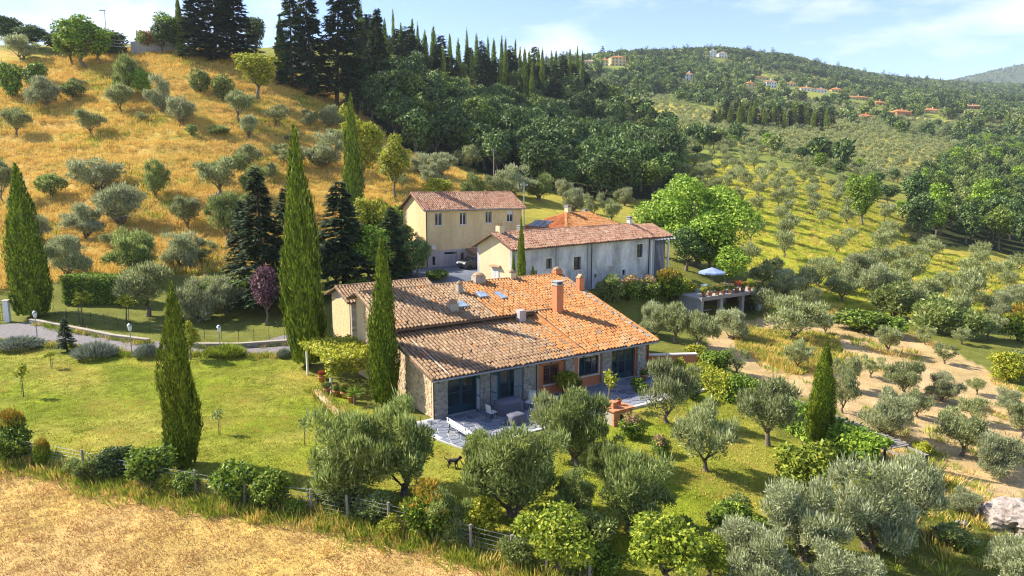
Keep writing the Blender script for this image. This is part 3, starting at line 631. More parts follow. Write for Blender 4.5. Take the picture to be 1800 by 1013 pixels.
# ================================================================ annex behind the farmhouse
def gable_house(H, L, D, ez, rz, wallm, tilem, over=.35, ops=(), gable_m=None, tile=True, seed=5, front_name='front_wall', du=.262, dv=.39):
    """walls + tiled gable roof, ridge along x; front wall on y=0"""
    w = MB(); wall_with_openings(w, L, 0, ez, .35, list(ops)); w.build(front_name, M[wallm], H)
    MB().bb(0, L, D - .35, D, 0, ez).build('back_wall', M[wallm], H)
    for x0, x1 in ((.002, .35), (L - .35, L - .002)):
        m = MB(); m.bb(x0, x1, .35, D - .35, 0, ez); ps = [(0.002, ez), (D - .002, ez), (D / 2, rz)]
        m.add([(x0, y, z) for y, z in ps] + [(x1, y, z) for y, z in ps], [(0, 1, 2), (5, 4, 3), (0, 3, 4, 1), (1, 4, 5, 2), (2, 5, 3, 0)])
        m.build('gable_wall', M[gable_m or wallm], H)
    sl = (rz - ez) / (D / 2); e = over; rf = MB()
    slab_roof(rf, -e, L + e, -e, ez - sl * e + .12, D / 2, rz + .12, .12); slab_roof(rf, -e, L + e, D / 2 + .001, rz + .119, D + e, ez - sl * e + .12, .12)
    roof = rf.build('roof', M['tile_bed'], H)
    P, fr, _, _ = tiles_on(-e, L + e, -e - .05, D / 2, ez - sl * (e + .05) + .12, sl, seed=seed, du=du, dv=dv); P = P.reshape(-1, 3)
    it = [(P, fr, np.zeros(len(P), int))]
    tag(link('roof_tiles', tile_mesh_many('roof_tiles', it, [M[tilem]]), roof), kind='stuff')
    rt = MB(); ridge_tiles(rt, (-e, D / 2, rz + .14), (L + e, D / 2, rz + .14)); ridge_tiles(rt, (-e + .08, -e, ez - sl * e + .17), (-e + .08, D / 2, rz + .17), .1); ridge_tiles(rt, (L + e - .08, -e, ez - sl * e + .17), (L + e - .08, D / 2, rz + .17), .1)
    tag(rt.build('ridge_tiles', M[tilem], roof), kind='stuff')
    return roof
def annex():
    H = empty('stone_annex', floc(1.7, 17.5, .55), AL, 'small stone outbuilding with plank cladding behind the tall cypress left of the farmhouse', 'outbuilding')
    L, D = 7.5, 4.6; roof = gable_house(H, L, D, 3.9, 4.7, 'mortar', 'tile_old', .5)
    s = MB(); stonework(s, 0, L, 0, 3.85, 0, -1, .12, .22, .18, .42, random.Random(8)); tag(s.build('stonework', M['stone'], H), kind='stuff')
    for k in range(11): MB().bb(-.05, 0, .3 + k * .37, .3 + k * .37 + .35, .1, 3.7).build('plank', M['wood_pale'], H)
    MB().lathe([(.16, 0), (.16, .7), (.22, .72), (.22, .8), (.1, .95)], 10, (3.0, 1.0, 4.1)).build('flue', M['metal'], roof)
annex()
# ================================================================ cream house with four upstairs windows
def cream_house():
    H = empty('cream_house', YO, YAL, 'cream two-storey house with four upper windows and red tile roof on the hillside', 'house')
    ups = [(1.2, 2.1, 4.85, 6.3), (4.45, 5.35, 4.85, 6.3), (8.0, 8.9, 4.95, 6.35), (11.1, 12.0, 5.0, 6.4)]
    dn = [(2.3, 4.0, 0, 1.75), (.75, 1.1, .3, 1.3), (4.5, 4.95, .0, 1.55)]
    roof = gable_house(H, 13.3, 6.0, 6.75, 8.45, 'cream_wall', 'tile_pink', .45, ups + dn, seed=9)
    for i, (a, b, c, d) in enumerate(ups):
        w = window(H, a, b, c, d, .14, 'white_paint', 'glass', 'gable_wall', True, 1)
        if i == 3: MB().bb(a + .02, b - .02, .06, .1, d - .5, d).build('roller_shutter', M['shutter_white'], w)
    # grey plastered ground floor, garage door, side doors
    b = MB(); wall_with_openings(b, 13.26, .0, 2.0, .04, [(x - .02, y - .02, z, q) for x, y, z, q in dn], -.041); b.v = [(x + .02, y, z) for x, y, z in b.v]; b.build('plinth', M['pink_plaster'], H)
    d = MB().bb(2.3, 4.0, .1, .16, 0, 1.75).build('garage_door', M['shutter_white'], H)
    for k in range(4): MB().bb(2.34 + k * .42, 2.72 + k * .42, .075, .1, .06, 1.4).build('door_panel', M['pink_plaster'], d)
    MB().bb(2.35, 3.95, .085, .1, 1.45, 1.7).build('fanlight', M['glass'], d)
    MB().bb(.75, 1.1, .12, .16, .3, 1.3).build('window', M['glass'], H); MB().bb(4.5, 4.95, .12, .16, 0, 1.55).build('door', M['wood_dark'], H)
    MB().tube([(.06, -.08, 6.6), (.06, -.08, .1)], .045, 6).build('downpipe', M['iron'], H)
    MB().tube([(-.4, -.52, 6.6), (13.7, -.52, 6.6)], .06, 6).build('gutter', M['metal'], H)
    MB().lathe([(.28, 0), (.28, .06), (.12, .1)], 12).build('satellite_dish', M['kerb'], H).matrix_local = Matrix.Translation((.8, -.25, 2.35)) @ Matrix.Rotation(R(70), 4, 'X')
    # lean-to at the right of the garage
    l = MB(); l.hull8([(5.2, -2.2, 1.55), (9.5, -2.2, 1.55), (9.5, -.05, 1.95), (5.2, -.05, 1.95)], [(5.2, -2.2, 1.65), (9.5, -2.2, 1.65), (9.5, -.05, 2.05), (5.2, -.05, 2.05)])
    lt = l.build('lean_to_roof', M['tile_pink'], H)
    for x in (5.3, 7.4, 9.4): MB().bb(x - .05, x + .05, -2.15, -2.05, 0, 1.56).build('post', M['wood_grey'], H)
cream_house()
# ================================================================ grey-white farm building
def grey_house():
    H = empty('grey_farm_building', GO, GAL, 'long stained white farm building with worn pink tile roof behind the farmhouse', 'house')
    L, D, ez, rz = 21.0, 4.8, 4.85, 6.0
    ops = [(8.4, 9.5, 2.15, 3.45), (13.5, 14.5, 2.2, 3.55), (18.8, 19.9, 2.65, 4.1), (2.2, 3.2, .2, 2.6), (4.4, 5.2, 2.6, 3.6), (16.3, 16.9, .9, 1.5), (11.6, 12.0, 1.1, 1.5)]
    roof = gable_house(H, L, D, ez, rz, 'white_wall', 'tile_pink', .45, ops, 'gable_wall', seed=12)
    window(H, 8.4, 9.5, 2.15, 3.45, .2, 'wood_dark', 'glass', None, True, 0)
    window(H, 18.8, 19.9, 2.65, 4.1, .14, 'teal_dark', 'glass', 'kerb', True, 1)
    window(H, 4.4, 5.2, 2.6, 3.6, .16, 'wood_grey', 'glass', 'kerb', True, 1); window(H, 16.3, 16.9, .9, 1.5, .16, 'wood_grey', 'glass', None, True, 0); window(H, 11.6, 12.0, 1.1, 1.5, .16, 'wood_grey', 'glass', None, True, 0)
    w = window(H, 13.5, 14.5, 2.2, 3.55, .1, 'shutter_white', 'glass', None, True, 1); MB().bb(13.5, 14.0, .02, .06, 2.2, 3.55).build('shutter', M['shutter_white'], w); MB().bb(14.02, 14.5, .02, .06, 2.2, 3.55).build('shutter', M['shutter_white'], w)
    MB().bb(2.2, 3.2, .1, .16, .2, 2.6).build('door', M['wood_grey'], H)
    for x in (.0, 5.9, 10.6): MB().bb(x - .18, x + .18, -.12, -.002, 0, ez - .1).build('buttress', M['concrete'], H)
    for x in (10.9, 20.85): MB().tube([(x, -.2, ez - .1), (x, -.2, .1)], .05, 6).build('downpipe', M['iron'], H)
    # gable window under a hood
    g = MB(); g.bb(-.03, -.001, 1.75, 2.75, 1.5, 3.0); gw = g.build('window', M['kerb'], H); MB().bb(-.05, -.031, 1.85, 2.2, 1.55, 2.9).build('shutter', M['shutter_white'], gw); MB().bb(-.05, -.031, 2.3, 2.65, 1.55, 2.9).build('shutter', M['shutter_white'], gw)
    MB().hull8([(-.3, 1.55, 3.02), (-.001, 1.55, 3.1), (-.001, 2.95, 3.1), (-.3, 2.95, 3.02)], [(-.3, 1.55, 3.06), (-.001, 1.55, 3.2), (-.001, 2.95, 3.2), (-.3, 2.95, 3.06)]).build('hood', M['tile_old'], gw)
    chimney(roof, .7, 2.4, 5.7, 6.75, .6, .55, 'gable_wall', 'pots'); chimney(roof, 20.6, 2.4, 5.9, 6.7, .45, .45, 'white_wall', 'slab'); chimney(roof, 4.6, 3.6, 5.2, 6.3, .5, .5, 'mortar', 'slab')
    # open loggia at the right end: white posts, beams and curtains
    l = MB(); slab_roof(l, L + .45, L + 4.2, -.4, ez - .2, D / 2, rz - .1); lr = l.build('loggia_roof', M['tile_bed'], H)
    P, fr, _, _ = tiles_on(L + .45, L + 4.2, -.45, D / 2, ez - .18, (rz - ez + .1) / (D / 2 + .4), seed=14); P = P.reshape(-1, 3); tag(link('roof_tiles', tile_mesh_many('loggia_tiles', [(P, fr, np.zeros(len(P), int))], [M['tile_pink']]), lr), kind='stuff')
    for k in range(6): MB().bb(L + .6 + k * .65, L + .72 + k * .65, -.9, 1.2, ez - .42, ez - .3).build('beam', M['white_paint'], H)
    for x in (L + .5, L + 3.9): MB().bb(x - .09, x + .09, -.1, .08, 0, ez - .42).build('post', M['white_paint'], H)
    MB().bb(L + .05, L + 1.1, -.05, .3, 0, ez - .3).build('stone_pier', M['concrete'], H)
    for k in range(9): MB().bb(L + 1.25 + k * .28, L + 1.47 + k * .28, .3, .34, .4, ez - .5).build('curtain', M['cloth_grey'], H)
    MB().bb(L, L + 4.0, D - .3, D, 0, ez - .2).build('back_wall', M['white_wall'], H)
grey_house()
# ================================================================ hipped orange-roofed house
def hip_house():
    H = empty('hip_roof_house', HO, HAL, 'low house with bright orange hipped roof and dark panels behind the white building', 'house')
    L, D, ez, rz = 11.0, 7.6, 3.1, 5.1
    MB().bb(0, L, 0, D, 0, ez).build('walls', M['gable_wall'], H)
    for x in (1.5, 4.5, 7.5): MB().bb(x, x + 1.0, -.02, -.001, 1.2, 2.6).build('window', M['glass'], H)
    for y in (1.5, 4.5): MB().bb(-.02, -.001, y, y + 1.0, 1.2, 2.6).build('window', M['glass'], H)
    e = .6; cx, cy = L / 2 - .3, D / 2; c = [(-e, -e), (L + e, -e), (L + e, D + e), (-e, D + e)]; pk = (D / 2 + .1, cy, rz); pk2 = (L - D / 2 + .6, cy, rz - .1); ez2 = ez - .1
    m = MB(); m.add([(x, y, ez2) for x, y in c] + [pk, pk2], [(0, 1, 5, 4), (1, 2, 5), (2, 3, 4, 5), (3, 0, 4), (3, 2, 1, 0)]); roof = m.build('roof', M['tile_bed'], H)
    # tiles on the two faces in view, clipped to the hips
    sl = (rz - ez2) / (cy + e); P, fr, _, _ = tiles_on(-e, L + e, -e - .03, cy, ez2 + .03, sl, seed=21, du=.24, dv=.4); P = P.reshape(-1, 3)
    t_ = (P[:, 1] + e) / (cy + e); keep = (P[:, 0] > -e + t_ * (pk[0] + e)) & (P[:, 0] < L + e - t_ * (L + e - pk2[0])); tag(link('roof_tiles', tile_mesh_many('hip_tiles', [(P[keep], fr, np.zeros(keep.sum(), int))], [M['tile_orange']]), roof), kind='stuff')
    sl2 = (rz - ez2) / (pk[0] + e); P, fr, _, _ = tiles_on(-e, D + e, -e - .03, pk[0], ez2 + .03, sl2, seed=22, du=.24, dv=.4); P = P.reshape(-1, 3)
    t_ = (P[:, 1] + e) / (pk[0] + e); keep = (P[:, 0] > -e + t_ * (cy + e)) & (P[:, 0] < D + e - t_ * (cy + e))
    o = tag(link('roof_tiles', tile_mesh_many('hip_tiles', [(P[keep], fr, np.zeros(keep.sum(), int))], [M['tile_red']]), roof), kind='stuff'); o.matrix_local = Matrix(((0, 1, 0, 0), (1, 0, 0, 0), (0, 0, 1, 0), (0, 0, 0, 1)))
    rt = MB()
    for p, q in (((-e, -e, ez2 + .05), pk), ((L + e, -e, ez2 + .05), pk2), (pk, pk2), ((-e, D + e, ez2 + .05), pk)): ridge_tiles(rt, p, (q[0], q[1], q[2] + .05), .17)
    tag(rt.build('ridge_tiles', M['tile_orange'], roof), kind='stuff')
    chimney(roof, pk[0] + .5, cy + .2, rz - .6, rz + .75, .6, .6, 'gable_wall', 'slab'); chimney(roof, L - 2.2, cy + 1.2, rz - 1.2, rz + .1, .5, .5, 'mortar', 'slab')
    n = math.atan(sl2)
    for k in range(3):
        pn = MB().box((0, 0, 0), (1.0, 1.7, .06)).build('solar_panel', M['solar'], roof); pn.matrix_local = Matrix.Translation((.75, 4.2 + k * 1.1, ez2 + sl2 * (.75 + e) + .22)) @ Matrix.Rotation(-n, 4, 'Y') @ Matrix.Rotation(R(90), 4, 'Z')
hip_house()
# ================================================================ planted terrace over an open store
def terrace():
    H = empty('terrace_building', TO, TAL, 'concrete terrace on pillars with flower pots along its edge, below the big green tree', 'terrace')
    L, D, tz = 10.2, 5.0, 2.5
    MB().bb(-.3, L + .3, -.5, D, tz - .22, tz).build('slab', M['concrete'], H)
    MB().bb(-.35, L + .35, -.58, -.5, tz - .3, tz + .06).build('fascia', M['wood_grey'], H)
    for x in (.1, 3.1, 6.55, 9.4): MB().bb(x - .2, x + .2, -.3, .1, 0, tz - .22).build('pillar', M['concrete'], H)
    MB().bb(-.2, L + .2, 2.4, 2.6, 0, tz - .22).build('back_wall', M['concrete'], H); MB().bb(-.2, .0, .1, 2.4, 0, tz - .22).build('side_wall', M['concrete'], H); MB().bb(L - .1, L + .2, .1, 2.4, 0, tz - .22).build('side_wall', M['concrete'], H)
    for x0, x1 in ((.6, 2.6), (3.6, 6.0), (7.1, 8.9)): MB().bb(x0, x1, 2.3, 2.399, .1, 1.9).build('store_door', M['wood_dark'], H)
    MB().bb(.7, 2.4, .4, 1.0, .9, 1.0).build('workbench', M['wood_grey'], H)
    rl = MB()
    for k in range(12): rl.tube([(.1 + k * .91, -.42, tz), (.1 + k * .91, -.42, tz + .85)], .02, 5)
    rl.tube([(.1, -.42, tz + .85), (L, -.42, tz + .85)], .022, 5); rl.build('railing', M['iron'], H)
    return H
terrace()
def tloc(a, b, z=0): return TO + np.array([math.cos(TAL), math.sin(TAL), 0]) * a + np.array([-math.sin(TAL), math.cos(TAL), 0]) * b + np.array([0, 0, z])
# ================================================================ ground sheets
def sheet(name, pts, mat, lift=.03, sub=40, label=None):
    """a sheet that follows the ground inside a polygon (x,y points)"""
    pts = np.array(pts)[:, :2]; bm = bmesh.new(); bm.faces.new([bm.verts.new((p[0], p[1], 0)) for p in pts])
    lo, hi = pts.min(0), pts.max(0); st = max((hi - lo).max() / sub, .5)
    for ax in (0, 1):
        for k in np.arange(lo[ax] + st, hi[ax], st):
            n = [0, 0, 0]; n[ax] = 1; c0 = [0, 0, 0]; c0[ax] = k
            bmesh.ops.bisect_plane(bm, geom=bm.verts[:] + bm.edges[:] + bm.faces[:], plane_co=c0, plane_no=n)
    co = np.array([v.co[:] for v in bm.verts]); z = ground_z(co[:, 0], co[:, 1])
    for v, h in zip(bm.verts, z): v.co.z = h + lift
    bmesh.ops.recalc_face_normals(bm, faces=bm.faces[:])
    me = bpy.data.meshes.new(name); bm.to_mesh(me); bm.free(); me.materials.append(mat)
    if me.polygons[0].normal.z < 0: me.flip_normals()
    return tag(link(name, me), label, None, None, 'structure')
def gpx(l): return [G(*p)[:2] for p in l]
sheet('driveway', gpx([(-60, 575), (0, 572), (60, 566), (150, 582), (280, 602), (420, 612), (500, 590), (560, 590), (560, 622), (480, 624), (330, 622), (230, 622), (130, 608), (0, 596), (-60, 598)]), M['gravel'], .06, 60, 'grey gravel drive curving past the lamp posts')
sheet('courtyard', gpx([(700, 492), (735, 470), (752, 472), (800, 466), (850, 470), (850, 500), (760, 512)]), M['tarmac'], .05, 20, 'blue grey paved yard in front of the cream house')
# ================================================================ patio of crazy paving
def clip(poly, nx, ny, d):
    out = []
    for i in range(len(poly)):
        p, q = poly[i], poly[(i + 1) % len(poly)]; sp, sq = p[0] * nx + p[1] * ny - d, q[0] * nx + q[1] * ny - d
        if sp <= 0: out.append(p)
        if (sp < 0) != (sq < 0) and sp != sq: t = sp / (sp - sq); out.append((p[0] + (q[0] - p[0]) * t, p[1] + (q[1] - p[1]) * t))
    return out
def patio():
    A0, A1, B0, B1 = -1.35, 17.9, -4.75, -.16
    P = empty('patio', floc(0, 0, 0), AL, None, None, None, 'structure'); P['label'] = 'crazy-paved stone patio in front of the farmhouse'
    sl = MB(); sl.prism([(A0 - .1, -3.0), (-.9, B0 - .2), (A1 + .1, B0 - .2), (A1 + .1, B1 + .3), (A0 - .1, B1 + .3)], -.25, .03); sl.build('bed', M['paving_joint'], P)
    r = random.Random(5); s = .56; pts = []
    ny = int((B1 - B0) / s) + 1; nx = int((A1 - A0) / s) + 1
    for i in range(-1, nx + 1):
        for j in range(-1, ny + 1): pts.append((A0 + (i + .5 + r.uniform(-.42, .42)) * s, B0 + (j + .5 + r.uniform(-.42, .42)) * s))
    outer = [(A0, -2.95), (-.9, B0), (A1, B0), (A1, B1), (A0, B1)]
    for c0 in pts:
        if not (A0 < c0[0] < A1 and B0 < c0[1] < B1): continue
        poly = [(c0[0] - 1, c0[1] - 1), (c0[0] + 1, c0[1] - 1), (c0[0] + 1, c0[1] + 1), (c0[0] - 1, c0[1] + 1)]
        for q in pts:
            dx_, dy_ = q[0] - c0[0], q[1] - c0[1]; d2 = math.hypot(dx_, dy_)
            if 0 < d2 < 2.2: poly = clip(poly, dx_ / d2, dy_ / d2, (c0[0] * dx_ + c0[1] * dy_) / d2 + d2 / 2 - .034)
        for i in range(5):
            a, b = outer[i], outer[(i + 1) % 5]; ex, ey = b[0] - a[0], b[1] - a[1]; l = math.hypot(ex, ey); poly = clip(poly, ey / l, -ex / l, (a[0] * ey - a[1] * ex) / l) if len(poly) > 2 else poly
        if len(poly) < 3: continue
        cx = sum(p[0] for p in poly) / len(poly); cy = sum(p[1] for p in poly) / len(poly)
        MB().prism([(p[0] - cx, p[1] - cy) for p in poly], 0, .03 + r.uniform(0, .012)).build('paving_stone', M['paving'], P, (cx, cy, .022))
    for k in range(9): MB().bb(9.4 + k * .98, 9.4 + k * .98 + .95, B0 - .42, B0 - .2, -.2, .09 + r.uniform(0, .02)).build('kerb_stone', M['kerb'], P)
    for k in range(4): MB().bb(-.8 + k * .98, -.8 + k * .98 + .95, B0 - .42, B0 - .2, -.2, .06 + r.uniform(0, .02)).build('kerb_stone', M['kerb'], P)
patio()
# low red wall leaving the right end of the farmhouse
g = empty('garden_wall', floc(17.75, .9), AL + R(-28), 'low red plastered wall with pale coping at the right end of the farmhouse', 'wall')
MB().bb(0, 4.2, -.15, .15, -.3, 1.15).build('wall_body', M['orange_wall'], g); MB().bb(-.02, 4.25, -.22, .22, 1.15, 1.23).build('coping', M['kerb'], g)
# retaining wall above the drive
def retaining_wall(px, label, h=.6, mat='stone', cm='mortar'):
    pts = [G(*p) for p in px]; g = empty('retaining_wall', pts[0], 0, label, 'wall'); o = Vector(pts[0]); body = MB(); cop = MB(); s = MB(); rr = random.Random(3)
    for p, q in zip(pts[:-1], pts[1:]):
        p, q = Vector(p) - o, Vector(q) - o; d = (q - p); L = Vector((d.x, d.y)).length; t = Vector((d.x / L, d.y / L, 0)); n = Vector((t.y, -t.x, 0)) * .16
        body.hull8([p - n - Vector((0, 0, .4)), q - n - Vector((0, 0, .4)), q + n - Vector((0, 0, .4)), p + n - Vector((0, 0, .4))], [p - n + Vector((0, 0, h)), q - n + Vector((0, 0, h)), q + n + Vector((0, 0, h)), p + n + Vector((0, 0, h))])
        n2 = n * 1.3
        cop.hull8([p - n2 + Vector((0, 0, h)), q - n2 + Vector((0, 0, h)), q + n2 + Vector((0, 0, h)), p + n2 + Vector((0, 0, h))], [p - n2 + Vector((0, 0, h + .07)), q - n2 + Vector((0, 0, h + .07)), q + n2 + Vector((0, 0, h + .07)), p + n2 + Vector((0, 0, h + .07))])
        zz = lambda x: p.z + d.z * x / L
        stonework(s, 0, L, 0, h - .02, 0, -1, .1, .18, .18, .4, rr, lambda x, y, z, p=p, t=t, n=n, d=d, L=L: tuple(p + t * x + n * (1 + (-y) / .16) + Vector((0, 0, z + d.z * x / L))))
    body.build('wall_body', M['mortar'], g); cop.build('coping', M[cm], g); tag(s.build('stonework', M[mat], g), kind='stuff')
retaining_wall([(55, 568), (140, 584), (200, 596), (262, 604)], 'low stone retaining wall with pale coping beside the drive', .32)
retaining_wall([(340, 612), (420, 612), (505, 606)], 'low dark stone wall along the drive near the tall cypress', .35)
retaining_wall([(556, 690), (575, 712), (604, 742)], 'low pale stone edging wall at the lawn corner by the flower pots', .14, 'stone_warm', 'mortar_warm')
# ================================================================ far villas
def villa(px, py, wpx, label, wall='cream_wall', tile='tile_orange', storeys=2, ratio=.7, al=20, tower=False, nwin=4):
    p = G(px, py); m = wpx * depth(p) / FPX; L = m * .85; D = L * ratio; h = storeys * 3.0 + .5; k = 1.0
    H = empty('villa', (p[0] - L / 2, p[1], p[2] - .5), R(al), label, 'house', 'villas on the far hillside')
    MB().bb(0, L, 0, D, -3, h).build('wall', M[wall], H)
    e = .7; r_ = MB(); c = [(-e, -e), (L + e, -e), (L + e, D + e), (-e, D + e)]; rr = 2.0 if not tower else 1.2
    r_.add([(x, y, h) for x, y in c] + [(D / 2, D / 2, h + rr), (L - D / 2, D / 2, h + rr)], [(0, 1, 5, 4), (1, 2, 5), (2, 3, 4, 5), (3, 0, 4), (3, 2, 1, 0)]); roof = r_.build('roof', M[tile], H)
    MB().bb(L * .6, L * .6 + .8, D / 2 - .4, D / 2 + .4, h + .5, h + rr + 1.2).build('chimney', M[wall], roof)
    for s in range(storeys):
        for i in range(nwin):
            x = L * (i + .5) / nwin; w = MB().bb(x - .6, x + .6, -.06, -.01, .9 + s * 3, 2.5 + s * 3).build('window', M['glass'], H)
            MB().bb(x - .75, x + .75, -.12, -.01, .75 + s * 3, .88 + s * 3).build('sill', M['kerb'], w)
    for s in range(storeys):
        for i in range(2):
            y = D * (i + .5) / 2; MB().bb(-.06, -.01, y - .6, y + .6, .9 + s * 3, 2.5 + s * 3).build('window', M['glass'], H)
    if tower: MB().bb(0, L * .35, .2, D, h, h + 4).build('tower', M[wall], H)
    return H
villa(1088, 116, 32, 'large cream villa with red roof on the wooded crest by the tall pines', 'cream_wall', 'tile_red', 3, .7, 12)
villa(1064, 116, 14, 'narrow yellow house left of the crest villa', 'cream_wall', 'tile_red', 2, 1., 12, nwin=2)
villa(1034, 113, 22, 'low pale house behind greenery at the left of the crest', 'gable_wall', 'tile_old', 1, .6, 5)
villa(1254, 101, 13, 'white tower-like block on the highest wooded ridge', 'white_paint', 'concrete', 3, .9, 8, nwin=2)
villa(1271, 101, 18, 'white villa beside the tower block on the highest ridge', 'white_paint', 'tile_pink', 2, .6, 8, nwin=3)
villa(1342, 140, 34, 'wide terracotta-roofed villa above the white one on the far slope', 'cream_wall', 'tile_orange', 1, .6, 18)
villa(1357, 154, 24, 'white villa with balconies below the wide terracotta one', 'white_paint', 'tile_pink', 2, .6, 14)
villa(1420, 160, 30, 'white house with yellow roof amid the trees of the far slope', 'white_paint', 'tile_orange', 1, .6, 10)
villa(1442, 163, 26, 'low white house right of the yellow-roofed one', 'white_paint', 'tile_pink', 1, .6, -5)
villa(1512, 176, 46, 'long orange-roofed farmhouse under the wooded far hill', 'cream_wall', 'tile_orange', 1, .4, 12, nwin=6)
villa(1524, 212, 26, 'red brick house among dark trees beyond the cypress row', 'orange_wall', 'tile_red', 1, .6, 8)
villa(1592, 210, 38, 'peach two-storey villa at the edge of the far olive groves', 'orange_wall', 'tile_orange', 2, .6, 16)
villa(1712, 192, 30, 'small brick house at the end of a long white wall on the far slope', 'orange_wall', 'tile_pink', 1, .5, 5)
villa(1392, 152, 20, 'small pale house left of the white house with yellow roof', 'gable_wall', 'tile_orange', 1, .6, 12, nwin=3)
villa(1470, 162, 20, 'small terracotta-roofed house right of the low white one', 'cream_wall', 'tile_red', 1, .6, 0, nwin=3)
villa(1322, 158, 18, 'small cream house left below the white balconied villa', 'cream_wall', 'tile_orange', 2, .7, 20, nwin=2)
villa(1548, 186, 20, 'little orange house right of the long farmhouse', 'orange_wall', 'tile_orange', 1, .6, 10, nwin=3)
villa(1640, 200, 24, 'low cream house right of the peach villa', 'cream_wall', 'tile_red', 1, .5, 5, nwin=3)
villa(1212, 142, 16, 'small pale house half way up the wooded slope', 'white_paint', 'tile_orange', 2, .8, 10, nwin=2)
# hill-top house and greenhouse on the left crest
def greenhouse():
    p = G(240, 92); p[2] += .1; H = empty('greenhouse', p, R(25), 'curved-roof greenhouse frame on the crest of the golden hill', 'greenhouse'); L, D = 9, 6
    MB().bb(-1, L + 1, -1.5, -1.2, -1, 1.9).build('base_wall', M['concrete'], H)
    for k in range(10):
        x = k * L / 9; MB().tube([(x, D * t / 8, 1.5 + 4.2 * math.sin(math.pi * (t / 8) * .62)) for t in range(9)], .07, 5).build('rib', M['white_paint'], H)
        MB().tube([(x, 0, -1), (x, 0, 1.6)], .07, 5).build('post', M['white_paint'], H)
    V = [(x, D * t / 8, 1.45 + 4.2 * math.sin(math.pi * (t / 8) * .62)) for x in (0, L) for t in range(9)]
    MB().add(V, [(t, t + 1, 10 + t, 9 + t) for t in range(8)]).build('glazing', M['shutter_white'], H)
    for z in (0, .6, 1.3): MB().bb(-6, -1, -1.3, -1.22, z + .6, z + .72).build('rail', M['shutter_white'], H)
greenhouse()
def crest_house():
    p = G(488, 116); H = empty('crest_house', p, R(20), 'pale house glimpsed between dark conifers on the hill crest', 'house')
    gable_house(H, 8, 6, 4.5, 6., 'white_wall', 'tile_pink', .5, [(2, 3, 2, 3.4), (5, 6, 2, 3.4)], seed=31)
    for x in (2, 5): window(H, x, x + 1, 2, 3.4)
crest_house()
# ================================================================ plants: materials
LM = {}
LM['olive'] = leaf_mat('olive_leaf', [(0, (.11, .135, .04)), (.3, (.22, .25, .085)), (.65, (.37, .40, .165)), (.9, (.50, .52, .26)), (1, (.58, .58, .36))], .34, .2)
LM['olive_green'] = leaf_mat('green_olive_leaf', [(0, (.09, .13, .025)), (.4, (.21, .265, .06)), (.8, (.36, .41, .13)), (1, (.50, .53, .24))], .34, .18)
LM['olive_silver'] = leaf_mat('silver_olive_leaf', [(0, (.14, .165, .06)), (.35, (.30, .33, .145)), (.75, (.48, .50, .27)), (1, (.60, .60, .40))], .34, .16)
LM['cypress'] = leaf_mat('cypress_spray', [(0, (.04, .075, .008)), (.4, (.115, .175, .012)), (.8, (.24, .31, .018)), (1, (.36, .41, .04))], .15, .15)
LM['broad'] = leaf_mat('bright_green_leaf', [(0, (0.072, 0.143, 0.016)), (.4, (0.169, 0.286, 0.026)), (.8, (0.312, 0.429, 0.042)), (1, (0.468, 0.546, 0.078))], .3, .22)
LM['lime'] = leaf_mat('yellow_green_leaf', [(0, (0.147, 0.179, 0.016)), (.4, (0.315, 0.347, 0.023)), (.8, (0.483, 0.473, 0.037)), (1, (0.609, 0.546, 0.074))], .3, .15)
LM['fig'] = leaf_mat('fig_leaf', [(0, (.09, .14, .014)), (.4, (.21, .28, .025)), (.8, (.36, .41, .035)), (1, (.50, .50, .06))], .3, .15)
LM['dark'] = leaf_mat('dark_green_leaf', [(0, (0.035, 0.069, 0.022)), (.4, (0.075, 0.131, 0.037)), (.8, (0.138, 0.200, 0.050)), (1, (0.237, 0.300, 0.075))], .2, .35)
LM['conifer'] = leaf_mat('conifer_needle', [(0, (.024, .05, .02)), (.5, (.06, .10, .038)), (.9, (.115, .16, .06)), (1, (.18, .22, .09))], .12, .25)
LM['plum'] = leaf_mat('purple_leaf', [(0, (0.060, 0.024, 0.036)), (.5, (0.144, 0.060, 0.078)), (1, (0.312, 0.168, 0.180))], .2, .1)
LM['red'] = leaf_mat('red_leaf', [(0, (0.200, 0.050, 0.020)), (.5, (0.420, 0.100, 0.040)), (1, (0.550, 0.220, 0.060))], .25, .1)
LM['orange'] = leaf_mat('orange_tip_leaf', [(0, (0.160, 0.170, 0.020)), (.4, (0.400, 0.280, 0.030)), (.8, (0.550, 0.300, 0.050)), (1, (0.300, 0.320, 0.040))], .25, .1)
LM['laurel'] = leaf_mat('laurel_leaf', [(0, (0.041, 0.081, 0.016)), (.4, (0.108, 0.189, 0.022)), (.8, (0.257, 0.351, 0.034)), (1, (0.432, 0.486, 0.068))], .22, .15, .5, .2)
LM['lavender'] = leaf_mat('lavender_stem', [(0, (0.125, 0.150, 0.112)), (.5, (0.237, 0.275, 0.188)), (.85, (0.350, 0.375, 0.225)), (1, (0.350, 0.325, 0.425))], .15, .12)
LM['dry'] = leaf_mat('dry_grass_blade', [(0, (.54, .34, .075)), (.4, (.72, .48, .125)), (.75, (.78, .57, .20)), (1, (.56, .49, .09))], .25, .12, .8, .1)
LM['straw'] = leaf_mat('straw_stub', [(0, (0.420, 0.270, 0.100)), (.5, (0.620, 0.420, 0.180)), (1, (0.760, 0.560, 0.270))], .1, .1, .85, .1)
LM['green_grass'] = leaf_mat('green_grass_blade', [(0, (0.108, 0.168, 0.018)), (.5, (0.264, 0.336, 0.030)), (1, (0.504, 0.504, 0.072))], .25, .15, .7, .15)
LM['lawn'] = leaf_mat('lawn_blade', [(0, (0.169, 0.221, 0.023)), (.5, (0.312, 0.351, 0.039)), (1, (0.468, 0.429, 0.078))], .2, .1, .75, .1)
